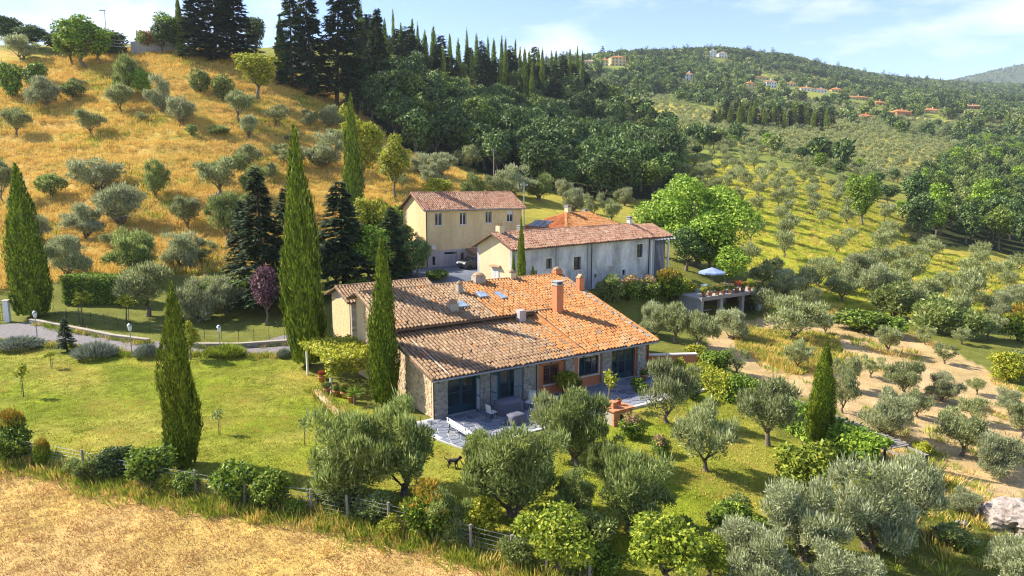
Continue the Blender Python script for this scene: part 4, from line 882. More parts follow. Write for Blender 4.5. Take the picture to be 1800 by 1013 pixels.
LM['flowers'] = leaf_mat('mixed_petals', [(0, (0.100, 0.180, 0.030)), (.45, (0.200, 0.260, 0.050)), (.6, (0.600, 0.200, 0.120)), (.8, (0.620, 0.300, 0.350)), (1, (0.700, 0.450, 0.100))], .25, .05)
LM['yellow_flower'] = leaf_mat('yellow_bloom', [(0, (0.200, 0.220, 0.020)), (.4, (0.550, 0.380, 0.020)), (1, (0.720, 0.500, 0.040))], .25, .05)
M['bark'] = plain('grey_brown_bark', (.17, .135, .10), .95, .4, 7, 0, .8)
M['bark_dark'] = plain('dark_bark', (.09, .068, .052), .95, .4, 7, 0, .8)
M['soil'] = plain('bare_soil', (.30, .20, .12), .95, .3, 4, 0, .5)

def unit(v): return v / np.maximum(np.linalg.norm(v, axis=-1, keepdims=True), 1e-9)
def leaf_verts(P, D, Nn, L, W):
    D = unit(D); T = unit(np.cross(D, Nn)); L = L[:, None]; W = W[:, None]
    a = P; b = P + D * L * .45 + T * W * .5; c = P + D * L; d = P + D * L * .45 - T * W * .5
    return np.stack([a, b, c, d], 1)
def leaves_mesh(name, P, D, Nn, L, W, mat):
    V = leaf_verts(P, D, Nn, L, W).reshape(-1, 3); F = np.arange(len(V)).reshape(-1, 4)
    return np_mesh(name, V, [F], mat)
def rsph(r, n): return unit(r.normal(size=(n, 3)))
def clump_leaves(r, cl, n, Lr, Wr, up=.35, shell=.55, tang=False, under=.35):
    """leaves spread over clumps (centre, radius, squash); most on the outer shell"""
    cl = np.array(cl, float); w = cl[:, 3] ** 2; k = r.choice(len(cl), n, p=w / w.sum()); d = rsph(r, n)
    flip = (d[:, 2] < -.25) & (r.random(n) > under); d[flip, 2] *= -1
    rad = cl[k, 3] * (shell + (1.08 - shell) * r.random(n) ** .6); P = cl[k, :3] + d * rad[:, None] * np.array([1, 1, .85])
    if tang: D = unit(rsph(r, n) + d * .25 - np.array([0, 0, .25])); Nn = unit(d + rsph(r, n) * .55)
    else: D = unit(d * .8 + rsph(r, n) * .7 + np.array([0, 0, up])); Nn = unit(np.cross(D, rsph(r, n)))
    return P, D, Nn, r.uniform(*Lr, n), r.uniform(*Wr, n)
def limb_tree(r, h0, spread, nl, r0, crook=.25, top=.75, nseg=4, stems=1):
    """trunk that splits into limbs; returns the builder and limb tips"""
    mb = MB(); tips = []
    for s in range(stems):
        a0 = r.uniform(0, 6.28); lean = np.array([math.cos(a0), math.sin(a0), 0]) * (.12 if stems == 1 else .45) * h0
        fork = lean + np.array([0, 0, h0]); pts = [np.array([0, 0, -.35]) + lean * .0, lean * .15 + np.array([0, 0, h0 * .1]), lean * .55 + r.normal(0, crook * .25, 3) * [1, 1, 0] + np.array([0, 0, h0 * .55]), fork]
        if stems > 1: pts = [p + np.array([math.cos(a0), math.sin(a0), 0]) * r0 * .5 for p in pts]
        mb.tube(pts, [r0 * 1.45, r0 * 1.1, r0 * .85, r0 * .78], 8); fork = pts[-1]
        for k in range(nl):
            a = a0 + 6.28 * (k + r.uniform(-.3, .3)) / nl; e = np.array([math.cos(a) * spread * r.uniform(.45, .8), math.sin(a) * spread * r.uniform(.45, .8), spread * top * r.uniform(.7, 1.25)])
            q = [fork - np.array([0, 0, .1])]
            for j in range(1, nseg): t = j / (nseg - 1); q.append(fork + e * t * np.array([1, 1, .9]) + r.normal(0, crook * .35, 3) * (t * (1 if j < nseg - 1 else .6)))
            mb.tube(q, [r0 * .55 * (1 - .75 * j / (nseg - 1)) for j in range(nseg)], 6); tips.append(q[-1]); tips.append(q[-2])
    return mb, tips
def olive_proto(seed, n=6500, leaf=1.0, mat='olive', stems=1, Rr=2.15, sparse=False, bushy=False):
    r = np.random.default_rng(seed); mb, tips = limb_tree(r, r.uniform(.55, .9) * (.5 if bushy else 1), 1.6, 4 if stems == 1 else 3, .16, .5, .8, 4, stems)
    cl = []; nlobe = int(r.integers(5, 8)); a0 = r.uniform(0, 6.28)
    for j in range(nlobe):
        a = a0 + 6.28 * j / nlobe + r.uniform(-.4, .4); up_ = r.uniform(-.15, 1.0) if not bushy else r.uniform(-.6, 1.0); el = up_ * 1.2; rl = r.uniform(.62, 1.0) * (.62 if sparse else .85); q = Rr - rl * .95
        lc = np.array([math.cos(a) * math.cos(el) * q, math.sin(a) * math.cos(el) * q, (1.7 if bushy else 2.1) + math.sin(el) * q * .95])
        for k in range(7): d = rsph(r, 1)[0]; c0 = lc + d * rl * r.uniform(.35, .8); cl.append((c0[0], c0[1], max(c0[2], .5), rl * r.uniform(.32, .55)))
    for j in range(3): cl.append((*(r.normal(0, .5, 2)), r.uniform(2.6, 3.5), r.uniform(.4, .65)))
    if not sparse: cl.append((0, 0, 1.8 if bushy else 2.2, 1.0))
    else: cl = cl[::2]
    for t in tips: cl.append((*t, r.uniform(.35, .6)))
    P, D, Nn, L, W = clump_leaves(r, cl, n, (.16 * leaf, .30 * leaf), (.05 * leaf, .085 * leaf), .5, .45)
    # upright shoots above the crown
    m = n // 5; k = r.choice(len(cl), m); c_ = np.array(cl); d = rsph(r, m); d[:, 2] = np.abs(d[:, 2]); P2 = c_[k, :3] + d * c_[k, 3:4] * r.uniform(.9, 1.25, (m, 1)); D2 = unit(d * .4 + np.array([0, 0, 1]) + rsph(r, m) * .25)
    P = np.concatenate([P, P2]); D = np.concatenate([D, D2]); Nn = np.concatenate([Nn, rsph(r, m)]); L = np.concatenate([L, r.uniform(.25, .55, m) * leaf]); W = np.concatenate([W, r.uniform(.05, .08, m) * leaf])
    return dict(trunk=mb.mesh('trunk', M['bark'], True), crown=leaves_mesh('crown', P, D, Nn, L, W, LM[mat]), w=2 * Rr + .25, h=4.2)
def cypress_proto(seed, n=17000, leaf=.72, taper=1.0):
    r = np.random.default_rng(seed); Hh, Rm = 11.0, 1.12
    ph = r.uniform(0, 6.28, 6); kf = np.array([3, 5, 8, 4, 7, 11])
    def rad(t, th):
        t = np.clip(t, 0, 1); base = np.where(t < .2, .68 + .32 * np.sin(np.clip(t / .2, 0, 1) * 1.5708), (1 - np.clip((t - .2) / .8, 0, 1) ** 1.9) ** .95) * Rm
        rid = sum(.05 * np.sin(kf[i] * th + ph[i] + t * (6 + 5 * i)) for i in range(6)) + .10 * np.sin(t * 8 + ph[0]) * np.cos(th - ph[1]) + .08 * np.sin(t * 15 + ph[2]) * np.cos(th - ph[3]); return np.maximum(base * (1 + rid), .03)
    t = 1 - np.sqrt(r.random(n)) * .985; t = np.clip(t + r.normal(0, .01, n), 0, 1); t = np.where(r.random(n) < .35, r.random(n) ** 1.1, t); th = r.uniform(0, 6.28, n)
    # tufts: leaves gather round tuft centres
    nt = 620; tt = np.sqrt(r.random(nt)) ; tt = 1 - tt; tth = r.uniform(0, 6.28, nt); k = r.integers(0, nt, n); use = r.random(n) < .72
    t = np.where(use, tt[k] + r.normal(0, .022, n), t); th = np.where(use, tth[k] + r.normal(0, .13, n), th); t = np.clip(t, .0, .995)
    bulge = np.where(use, 1.0 + .16 * r.random(n) + .05 * np.sin(k), .80 + .2 * r.random(n))
    bulge = np.where(r.random(n) < .03, bulge * r.uniform(1.05, 1.28, n), bulge); rr = rad(t, th) * bulge; P = np.stack([np.cos(th) * rr, np.sin(th) * rr, .25 + t * (Hh - .4)], -1)
    out = np.stack([np.cos(th), np.sin(th), np.zeros(n)], -1); D = unit(out * r.uniform(.08, .55, (n, 1)) + np.array([0, 0, 1.]) + rsph(r, n) * .22); Nn = unit(out + rsph(r, n) * .5)
    V = leaf_verts(P, D, Nn, r.uniform(.22, .5, n) * leaf, r.uniform(.09, .17, n) * leaf).reshape(-1, 3); F = np.arange(len(V)).reshape(-1, 4)
    # inner mass of old foliage
    sg, lv = 14, 16; cv = []; cf = []
    for j in range(lv):
        tj = j / (lv - 1)
        for i in range(sg): a = 6.283 * i / sg; q = float(rad(np.array(tj), np.array(a))) * .80; cv.append((math.cos(a) * q, math.sin(a) * q, .3 + tj * (Hh - .7)))
    n0 = len(V)
    for j in range(lv - 1):
        for i in range(sg): cf.append((n0 + j * sg + i, n0 + j * sg + (i + 1) % sg, n0 + (j + 1) * sg + (i + 1) % sg, n0 + (j + 1) * sg + i))
    me = np_mesh('crown', np.concatenate([V, np.array(cv)]), [F, np.array(cf)], LM['cypress'])
    tr = MB().tube([(0, 0, -.4), (0, 0, .9), (.02, 0, 3)], [.26, .2, .1], 7).mesh('trunk', M['bark_dark'], True)
    return dict(trunk=tr, crown=me, w=3.6, h=11.3)
def broad_proto(seed, n=6500, mat='broad', leaf=1.0, Rr=3.0, hh=7.6, low=False, gaps=.0, trunk_h=None, bark='bark'):
    r = np.random.default_rng(seed); th = trunk_h or (hh * .22); mb, tips = limb_tree(r, th, Rr * .9, 5, .2 * Rr / 3, .5, .95); cl = []
    cz = (th * .6 + hh) / 2; half = (hh - th * .6) / 2
    for k in range(38):
        d = rsph(r, 1)[0]; q = r.uniform(.55, 1.0) * (.86 + .2 * math.sin(3 * math.atan2(d[1], d[0]) + seed) * (1 - abs(d[2])) + .1 * math.sin(5 * d[2] + seed)); c0 = np.array([0, 0, cz]) + d * np.array([Rr - .6, Rr - .6, half - .5]) * q
        if r.random() < gaps: continue
        cl.append((*c0, r.uniform(.45, 1.0) * Rr / 3))
    if gaps < .3: cl.append((0, 0, cz, min(Rr, half) * .62))
    P, D, Nn, L, W = clump_leaves(r, cl, n, (.22 * leaf, .42 * leaf), (.14 * leaf, .26 * leaf), .2, .6, True)
    return dict(trunk=mb.mesh('trunk', M[bark], True), crown=leaves_mesh('crown', P, D, Nn, L, W, LM[mat]), w=2 * Rr + .3, h=hh + .3)
def bush_proto(seed, n=3000, mat='laurel', leaf=1.0, up=.3, tang=True, tipmat=None, Rr=1.15, hh=2.0):
    r = np.random.default_rng(seed); cl = [(0, 0, hh * .45, min(Rr, hh * .5) * .75)]
    for k in range(22):
        d = rsph(r, 1)[0]; c0 = np.array([0, 0, hh * .5]) + d * np.array([Rr - .3, Rr - .3, hh * .5 - .22]) * r.uniform(.7, 1.0); cl.append((*c0, r.uniform(.22, .46)))
    P, D, Nn, L, W = clump_leaves(r, cl, n, (.13 * leaf, .26 * leaf), (.07 * leaf, .14 * leaf), up, .55, tang, .8)
    P[:, 2] = np.maximum(P[:, 2], .02); V = leaf_verts(P, D, Nn, L, W).reshape(-1, 3); F = np.arange(len(V)).reshape(-1, 4); mi = None; mats = LM[mat]
    if tipmat: mats = [LM[mat], LM[tipmat]]; mi = (P[:, 2] + r.normal(0, .22, n) > hh * .72).astype(int)
    st = MB()
    for k in range(5): a = r.uniform(0, 6.28); st.tube([(0, 0, -.2), (math.cos(a) * .2, math.sin(a) * .2, hh * .3), (math.cos(a) * Rr * .5, math.sin(a) * Rr * .5, hh * .65)], [.05, .04, .015], 5)
    return dict(trunk=st.mesh('stems', M['bark_dark'], True), crown=np_mesh('foliage', V, [F], mats, False, mi), w=2 * Rr + .15, h=hh + .2)
def conifer_proto(seed, n=13000, mat='conifer', leaf=1.0, Rr=3.4, hh=14.0, droop=.25, dense=1.0):
    r = np.random.default_rng(seed); nb = int(260 * dense); bt = np.sort(r.random(nb) ** .8); ba = r.uniform(0, 6.28, nb); k = r.integers(0, nb, n)
    k = r.choice(nb, n, p=(1.08 - bt) / (1.08 - bt).sum()); s = r.random(n) ** .55; t = bt[k]; ln = Rr * ((1 - t) ** .8 * .95 + .05) * (1 + .22 * np.sin(k * 7.3)); a = ba[k] + r.normal(0, .10, n) * (1.2 - s * .4)
    z = 1.0 + t * (hh - 1.2) + (s ** 1.6) * ln * (.1 - droop) + r.normal(0, .06, n); x = s * ln
    P = np.stack([np.cos(a) * x, np.sin(a) * x, z], -1); out = np.stack([np.cos(a), np.sin(a), np.zeros(n)], -1); side = np.stack([-np.sin(a), np.cos(a), np.zeros(n)], -1) * r.choice([-1, 1], (n, 1))
    D = unit(out * .8 + side * r.uniform(0, .9, (n, 1)) + np.array([0, 0, -.15]) + rsph(r, n) * .25); Nn = unit(np.array([0, 0, 1.]) + rsph(r, n) * .45)
    V = leaf_verts(P, D, Nn, r.uniform(.35, .75, n) * leaf, r.uniform(.16, .30, n) * leaf).reshape(-1, 3); me = np_mesh('crown', V, [np.arange(len(V)).reshape(-1, 4)], LM[mat])
    mb = MB().tube([(0, 0, -.5), (0, 0, hh * .4), (0, 0, hh * .97)], [.3, .19, .03], 7)
    return dict(trunk=mb.mesh('trunk', M['bark_dark'], True), crown=me, w=2 * Rr - .6, h=hh + .1)
def sapling_proto(seed, mat='lime', n=160):
    r = np.random.default_rng(seed); mb = MB().tube([(0, 0, -.2), (.02, 0, .7), (0, .03, 1.5)], [.035, .028, .012], 6); mb.tube([(.12, 0, -.2), (.12, 0, 1.1)], .016, 4)
    cl = [(0, 0, 1.5, .3), (.16, .05, 1.3, .2), (-.14, .1, 1.35, .22), (0, -.12, 1.7, .2)]; P, D, Nn, L, W = clump_leaves(r, cl, n, (.14, .24), (.09, .15), .1, .3, True)
    return dict(trunk=mb.mesh('trunk', M['bark'], True), crown=leaves_mesh('crown', P, D, Nn, L, W, LM[mat]), w=.95, h=2.0)
def mound_proto(seed, n=2600, mat='lavender'):
    r = np.random.default_rng(seed); th = r.uniform(0, 6.28, n); q = np.sqrt(r.random(n)); P = np.stack([np.cos(th) * q * .8, np.sin(th) * q * .8, .05 + .45 * (1 - q ** 2) * r.uniform(.3, 1, n)], -1)
    D = unit(np.stack([np.cos(th) * q, np.sin(th) * q, .8 + 0 * q], -1) + rsph(r, n) * .3); k = leaves_mesh('foliage', P, D, rsph(r, n), r.uniform(.22, .5, n), r.uniform(.025, .05, n), LM[mat])
    return dict(trunk=None, crown=k, w=2.1, h=.95)
PR = {
    'olive': [olive_proto(100 + i) for i in range(5)],
    'olive_green': [olive_proto(120 + i, 13000, .85, 'olive_green', 2, bushy=True) for i in range(4)],
    'olive_silver': [olive_proto(140 + i, 15000, .8, 'olive_silver', 2, bushy=True) for i in range(3)],
    'olive_bush': [olive_proto(180 + i, 9000, .95, 'olive_silver', 2, bushy=True) for i in range(4)],
    'olive_thin': [olive_proto(160 + i, 3600, 1.05, 'olive', 1, 2.0, True) for i in range(4)],
    'cypress': [cypress_proto(200 + i) for i in range(4)],
    'broad': [broad_proto(300 + i) for i in range(3)],
    'walnut': [broad_proto(311, 30000, 'broad', .55, 3.6, 5.9, trunk_h=.5)],
    'locust': [broad_proto(320 + i, 5200, 'lime', .85, 2.6, 8.2, gaps=.25) for i in range(3)],
    'fig': [broad_proto(330 + i, 5200, 'fig', .58, 2.0, 3.3, gaps=.12, trunk_h=.5) for i in range(3)],
    'dark_tree': [broad_proto(340 + i, 6000, 'dark') for i in range(3)],
    'plum': [broad_proto(350, 4500, 'plum', .8, 2.2, 6.0)],
    'laurel': [bush_proto(400 + i) for i in range(3)],
    'lime_bush': [bush_proto(410 + i, 3200, 'lime', .9) for i in range(2)],
    'orange_bush': [bush_proto(420 + i, 4200, 'laurel', .9, .8, False, 'orange') for i in range(2)],
    'red_bush': [bush_proto(430, 2600, 'red', .9, .6, False)],
    'wild_bush': [bush_proto(440 + i, 3000, 'olive_green', 1.0, .6, False) for i in range(3)],
    'dark_bush': [bush_proto(450 + i, 3000, 'dark', 1.1) for i in range(2)],
    'flower_bush': [bush_proto(460 + i, 2600, 'laurel', .9, .4, True, 'flowers') for i in range(2)],
    'broom': [bush_proto(470, 2600, 'laurel', .8, .6, False, 'yellow_flower')],
    'conifer': [conifer_proto(500 + i) for i in range(3)],
    'sapling': [sapling_proto(600 + i) for i in range(3)],
    'sapling_green': [sapling_proto(610, 'olive_green', 110)],
    'lavender': [mound_proto(620 + i) for i in range(2)],
    'grass_mound': [mound_proto(630, 2200, 'green_grass')],
}
NAMES = dict(olive='olive_tree', olive_green='olive_tree', olive_silver='olive_tree', olive_thin='olive_tree', olive_bush='olive_tree', cypress='cypress_tree', broad='leafy_tree', walnut='walnut_tree', locust='locust_tree', fig='fig_tree', dark_tree='evergreen_oak', plum='plum_tree',
             laurel='laurel_shrub', lime_bush='shrub', orange_bush='shrub', red_bush='shrub', wild_bush='wild_shrub', dark_bush='evergreen_shrub', flower_bush='flowering_shrub', broom='broom_shrub', conifer='conifer_tree', sapling='sapling', sapling_green='sapling', lavender='lavender_mound', grass_mound='ornamental_grass')
CATS = lambda k: 'tree' if k.startswith('olive') else 'shrub' if 'bush' in k or k in ('laurel', 'broom', 'lavender', 'grass_mound') else 'tree'
_cnt = {}; PLACED = []
def plant_at(kind, p, w, h, label, group=None, rz=None, sink=.0, rec=True):
    i = _cnt.get(kind, 0); _cnt[kind] = i + 1; pr = PR[kind][i % len(PR[kind])]; rz = random.uniform(0, 6.28) if rz is None else rz
    s, sz = w / pr['w'], h / pr['h']
    e = empty(NAMES[kind], (p[0], p[1], p[2] - sink), rz, label, CATS(kind), group); q = random.uniform(.9, 1.11); e.scale = (s * q, s / q, sz); k = .022 if kind == 'cypress' else (.06 if CATS(kind) == 'tree' else .0); e.rotation_euler = (random.uniform(-k, k), random.uniform(-k, k), rz)
    if pr['trunk']: link('trunk' if CATS(kind) == 'tree' else 'stems', pr['trunk'], e)
    link('crown' if CATS(kind) == 'tree' else 'foliage', pr['crown'], e)
    if rec: PLACED.append((p[0], p[1], w / 2))
    return e
def plant(kind, px, py, w, h, label, group=None, Y=None, z=None):
    """foot of the plant at a photo pixel on the ground; width and height in photo pixels at that distance"""
    p = G(px, py) if Y is None else aty(px, py, Y)
    if Y is not None: p[2] = float(ground_z(p[0], p[1]))
    if z is not None: p[2] = z
    m = depth(p) / FPX; return plant_at(kind, p, w * m, h * m, label, group)
# ================================================================ trees that one can point at
T = plant
HILL = 'olive trees scattered on the golden hillside'; ORC = 'olive trees in the bare-earth orchard'; GAR = 'olive trees in the farmhouse garden'
for a in [
    ('cypress', 60, 558, 88, 274, 'broad dark cypress at the left edge beside the clipped hedge'),
    ('cypress', 322, 820, 84, 338, 'tall cypress standing alone on the front lawn'),
    ('cypress', 541, 644, 86, 424, 'tallest cypress, between the drive and the farmhouse'),
    ('cypress', 676, 714, 68, 308, 'cypress rising at the left gable of the farmhouse'),
    ('cypress', 622, 440, 48, 275, 'slender cypress behind the tallest one, against the hillside'),
    ('cypress', 1438, 788, 60, 200, 'cypress on the right beside the vine-covered pergola')]: T(*a, 'cypress trees around the farmhouse')
for x, w, h, Y, l in ((917, 23, 165, 58.5, 'thin cypress between cream house and white building'), (902, 13, 95, 59.5, 'narrow young cypress touching the left of the thin one'), (938, 17, 72, 59.5, 'shortest slim cypress before the white building wall')):
    T('cypress', x, 495, w, h, l, 'cypress trees around the farmhouse', Y)
T('conifer', 470, 548, 104, 255, 'dark spruce left of the tallest cypress'); T('conifer', 606, 508, 112, 190, 'broad dark fir right of the tallest cypress'); T('conifer', 690, 492, 70, 130, 'dark fir left of the cream house')
T('broad', 650, 500, 100, 120, 'green thicket tree below the cream house'); T('dark_tree', 735, 488, 60, 80, 'ivy-dark tree touching the corner of the cream house')
for a in [('conifer', 430, 520, 70, 170, 'shorter dark spruce at the left of the spruce group'), ('conifer', 505, 530, 80, 200, 'dark spruce half hidden by the tallest cypress'), ('dark_tree', 590, 512, 90, 100, 'dark evergreen right beside the tallest cypress'), ('dark_tree', 640, 470, 80, 110, 'dark evergreen behind the gable cypress top'), ('locust', 660, 470, 90, 150, 'tall bright locust between slender cypress and cream house'), ('dark_tree', 706, 470, 60, 90, 'dark evergreen left of the paved yard'), ('broad', 690, 440, 70, 90, 'green tree against the gable of the cream house'), ('dark_tree', 560, 500, 60, 110, 'dark evergreen behind the tallest cypress')]: T(*a)
T('plum', 468, 572, 74, 128, 'purple-leaved plum tree beside the dark spruce')
T('locust', 640, 335, 92, 150, 'bright yellow-green locust tree beside the slender cypress'); T('locust', 695, 350, 78, 130, 'spreading locust tree above the cream house roof'); T('locust', 668, 452, 72, 118, 'young bright locust tree in front of the dark fir')
T('walnut', 1222, 500, 205, 172, 'big bright green tree at the right end of the white building', None, 86); T('broad', 1285, 505, 95, 82, 'leafy green tree just behind the terrace parasol'); T('broad', 1160, 495, 90, 92, 'lower green tree at the left foot of the big bright one', None, 88); T('broad', 1248, 505, 110, 95, 'lower green tree at the right foot of the big bright one', None, 84); T('dark_tree', 1205, 500, 100, 80, 'shaded green tree in front of the big bright trunk', None, 82)
# --- hillside
H_ = [('olive', 38, 104, 64, 42, 'silvery olive near the left crest of the golden hill'), ('olive', 78, 190, 68, 58, 'round olive on the golden slope near the left edge'),
      ('olive', 212, 200, 64, 50, 'flat-topped olive with visible trunk on the golden slope'), ('olive', 284, 198, 52, 66, 'tall grey olive right of the green hillside thicket'),
      ('olive', 318, 220, 62, 54, 'grey olive touching the tall grey olive on the slope'), ('olive', 420, 214, 58, 58, 'upright olive below the yellow-green spreading tree'), ('olive', 438, 242, 42, 42, 'small olive just below the upright one'),
      ('olive_thin', 487, 224, 54, 44, 'neat small olive with bare trunk on the upper slope'), ('olive', 545, 226, 44, 34, 'small low olive right of the neat bare-trunked one'), ('olive', 582, 228, 48, 44, 'grey olive by the shaded wood edge'),
      ('olive', 570, 296, 78, 62, 'drooping grey olive left of the slender cypress'), ('olive', 594, 262, 52, 38, 'small grey olive above the drooping one'),
      ('olive', 172, 338, 100, 66, 'wide grey olive on the lower golden slope'), ('olive_green', 276, 348, 54, 72, 'upright greenish olive on the lower golden slope'), ('olive', 386, 345, 92, 70, 'spreading olive with dark trunk on the lower golden slope'),
      ('olive_green', 447, 350, 62, 60, 'greenish olive left of the tallest cypress top'), ('olive', 212, 398, 100, 78, 'large grey olive above the overhead wires'), ('olive_green', 398, 424, 88, 92, 'broad green-grey olive left of the dark spruce'),
      ('olive', 122, 492, 86, 84, 'grey olive standing over the clipped hedge'), ('olive_green', 238, 484, 116, 90, 'wide green-grey olive above the hedge end'), ('olive', 262, 556, 122, 96, 'pale olive bush overhanging the hedge end'),
      ('olive', 352, 566, 94, 80, 'grey olive behind the lawn cypress'), ('olive', 398, 552, 74, 74, 'grey olive left of the purple plum'), ('olive', 4, 356, 54, 80, 'olive cut by the left edge on the slope'),
      ('olive', 740, 308, 54, 42, 'small pale olive on the bank above the cream house'), ('olive', 775, 312, 64, 46, 'wide olive on the bank above the cream house'), ('olive', 822, 300, 58, 46, 'olive at the wood edge left of the utility pole'), ('olive_green', 832, 352, 54, 50, 'green olive right above the cream house roof'),
      ('olive', 905, 345, 88, 56, 'broad olive right of the utility pole foot'), ('olive_green', 948, 352, 72, 46, 'low green olive behind the hip-roofed house'), ('olive', 990, 350, 42, 38, 'small olive above the orange hip roof'), ('olive_thin', 1042, 384, 44, 46, 'forked-trunk olive beside the orange hip roof'), ('olive', 1076, 390, 40, 44, 'pale olive at the right of the forked-trunk one'), ('olive', 1098, 362, 44, 34, 'pale olive at the foot of the dark wood')]
for i, a in enumerate(H_): T(*(('olive_bush',) + a[1:] if a[0] == 'olive' and i % 3 != 2 else a), HILL)
for a in [('broad', 150, 120, 112, 98, 'large round green oak on the left crest'), ('olive_green', 228, 172, 66, 76, 'pale green tree in the hillside thicket'), ('broad', 252, 178, 48, 64, 'bright green small tree in the hillside thicket'),
          ('locust', 452, 172, 92, 96, 'yellow-green spreading tree below the crest conifers'), ('dark_tree', 16, 82, 56, 62, 'dark green tree at the top left corner'), ('olive_thin', 84, 72, 66, 66, 'airy bare-branched tree on the left skyline'),
          ('broad', 312, 92, 96, 74, 'green tree beside the greenhouse on the crest'), ('dark_bush', 112, 92, 74, 40, 'dark crest bush left of the large round oak'), ('dark_tree', 58, 88, 84, 46, 'low dark tree on the left skyline'), ('dark_bush', 196, 96, 60, 44, 'dark crest bush right of the large round oak'), ('broad', 175, 112, 70, 70, 'green tree touching the right of the large round oak'), ('broad', 128, 114, 66, 66, 'green tree touching the left of the large round oak'), ('dark_tree', 285, 96, 60, 62, 'dark tree right of the greenhouse'), ('laurel', 60, 150, 50, 44, 'green bush below the left crest'), ('wild_bush', 130, 175, 44, 36, 'grey-green bush right of the round left olive'), ('olive', 160, 240, 60, 48, 'grey olive alone on the middle golden slope'), ('wild_bush', 395, 175, 46, 44, 'bush left of the yellow-green spreading tree'), ('olive', 30, 240, 60, 50, 'grey olive at the left edge of the middle slope'), ('dark_tree', 452, 100, 50, 82, 'dark rounded tree between the crest conifers')]: T(*a)
for i, (x, y, w, h) in enumerate(((342, 106, 62, 125), (378, 110, 84, 145), (415, 114, 78, 135), (515, 158, 62, 178), (550, 170, 74, 205), (592, 186, 84, 220), (628, 200, 64, 225), (660, 190, 60, 170))):
    T('conifer', x, y, w, h, ('leftmost dark conifer on the hill crest, behind the greenhouse tree', 'broad dark conifer second from the left on the hill crest', 'dark conifer on the crest just left of the crest house', 'dark conifer on the crest just right of the crest house', 'tall dark conifer fifth along the hill crest', 'tallest broad conifer of the crest, above the slope corner', 'dark conifer right of the tallest crest conifer', 'rightmost of the big crest conifers, where the wood begins')[i], 'tall conifers on the hill crest')
T('cypress', 497, 148, 30, 120, 'dark cypress between the crest house and the tall conifers'); T('cypress', 318, 96, 20, 110, 'weeping light green cypress at the first crest conifer')
for a in [('laurel', 20, 172, 52, 66, 'round green bush at the left edge of the golden slope'), ('wild_bush', 352, 164, 44, 44, 'lone olive-green bush on the upper golden slope'), ('wild_bush', 92, 346, 58, 46, 'brownish wild bush left of the wide grey olive'), ('red_bush', 264, 92, 32, 44, 'red-leaved bush in front of the greenhouse'),
          ('broom', 722, 262, 40, 34, 'yellow flowering broom at the wood edge'), ('wild_bush', 744, 270, 44, 40, 'grey-green bush next to the yellow broom'), ('lime_bush', 768, 350, 62, 42, 'vivid green shrub behind the cream house ridge'), ('wild_bush', 560, 292, 40, 36, 'small wild bush by the drooping olive'),
          ('wild_bush', 258, 92, 40, 40, 'grey-green bush below the greenhouse wall'), ('lime_bush', 610, 232, 44, 50, 'lime-coloured shrub left of the slender cypress'), ('laurel', 705, 486, 60, 40, 'leafy shrub at the edge of the paved yard'), ('laurel', 620, 520, 70, 34, 'bright creeper shrub over the outbuilding roof'), ('laurel', 770, 492, 60, 20, 'low green plants along the farmhouse ridge yard')]: T(*a)
# --- garden in front
for a in [('olive_green', 612, 876, 185, 180, 'largest bushy olive, left of the patio'), ('olive_green', 708, 868, 172, 182, 'bushy olive next to the largest one, by the patio corner'), ('olive_green', 902, 906, 215, 172, 'broad bushy olive in front of the patio bench'), ('olive_green', 1014, 820, 150, 150, 'dense green olive left of the brick barbecue'),
          ('olive', 962, 784, 112, 100, 'silvery olive at the patio edge in front of the barred window'), ('olive_green', 1112, 936, 160, 166, 'tall bushy olive on the right lawn'), ('olive', 1172, 744, 112, 118, 'olive with leaning trunk at the right end of the patio'),
          ('olive', 1240, 828, 120, 135, 'olive with straight bare trunk on the right lawn'), ('olive', 1350, 784, 122, 124, 'grey olive left of the right-hand cypress'), ('olive_silver', 1415, 985, 170, 160, 'silver olive at the left of the big silver grove'),
          ('olive_silver', 1525, 965, 190, 178, 'largest silver olive at the lower right'), ('olive_silver', 1600, 935, 125, 150, 'silver olive under the pergola end'), ('olive_silver', 1345, 1040, 175, 125, 'silver olive cut by the bottom edge'), ('olive_silver', 1480, 1060, 160, 110, 'second silver olive cut by the bottom edge'), ('olive_silver', 1790, 1040, 120, 110, 'silver olive in the bottom right corner')]: T(*a, GAR)
for a in [('orange_bush', 757, 942, 110, 105, 'shrub with orange-tipped shoots by the wire fence'), ('lime_bush', 848, 940, 72, 76, 'small lime-green shrub right of the orange-tipped one'), ('fig', 975, 1004, 178, 146, 'fig tree with twiggy branches by the fence'), ('fig', 1168, 1026, 190, 150, 'leafy fig tree at the bottom centre right'), ('fig', 1425, 880, 168, 130, 'yellow-green fig tree before the right-hand cypress'),
          ('laurel', 412, 880, 90, 84, 'glossy laurel bush on the fence line'), ('laurel', 478, 892, 80, 82, 'laurel bush right of the other laurel on the fence line'), ('laurel', 268, 852, 90, 76, 'mixed green bush at the foot of the lawn cypress'), ('dark_bush', 205, 840, 72, 60, 'dark spreading bush left of the lawn cypress'), ('orange_bush', 22, 800, 62, 88, 'bronze-topped hedge bush at the left edge'), ('laurel', 24, 812, 66, 70, 'green hedge bush at the left edge of the field'),
          ('orange_bush', 76, 822, 32, 60, 'small bronze conical shrub by the field edge'), ('flower_bush', 1110, 770, 60, 50, 'white-flecked shrub beside the brick barbecue'), ('dark_bush', 1210, 700, 50, 40, 'dark shrub behind the leaning olive'), ('lime_bush', 1200, 660, 46, 34, 'yellow-green shrub over the red garden wall'), ('wild_bush', 1780, 660, 64, 46, 'shrub in the orchard at the right edge'),
          ('lime_bush', 1770, 670, 70, 60, 'yellowing shrub at the right edge of the orchard'), ('orange_bush', 1790, 600, 70, 70, 'reddish-green shrub at the right margin')]: T(*a)
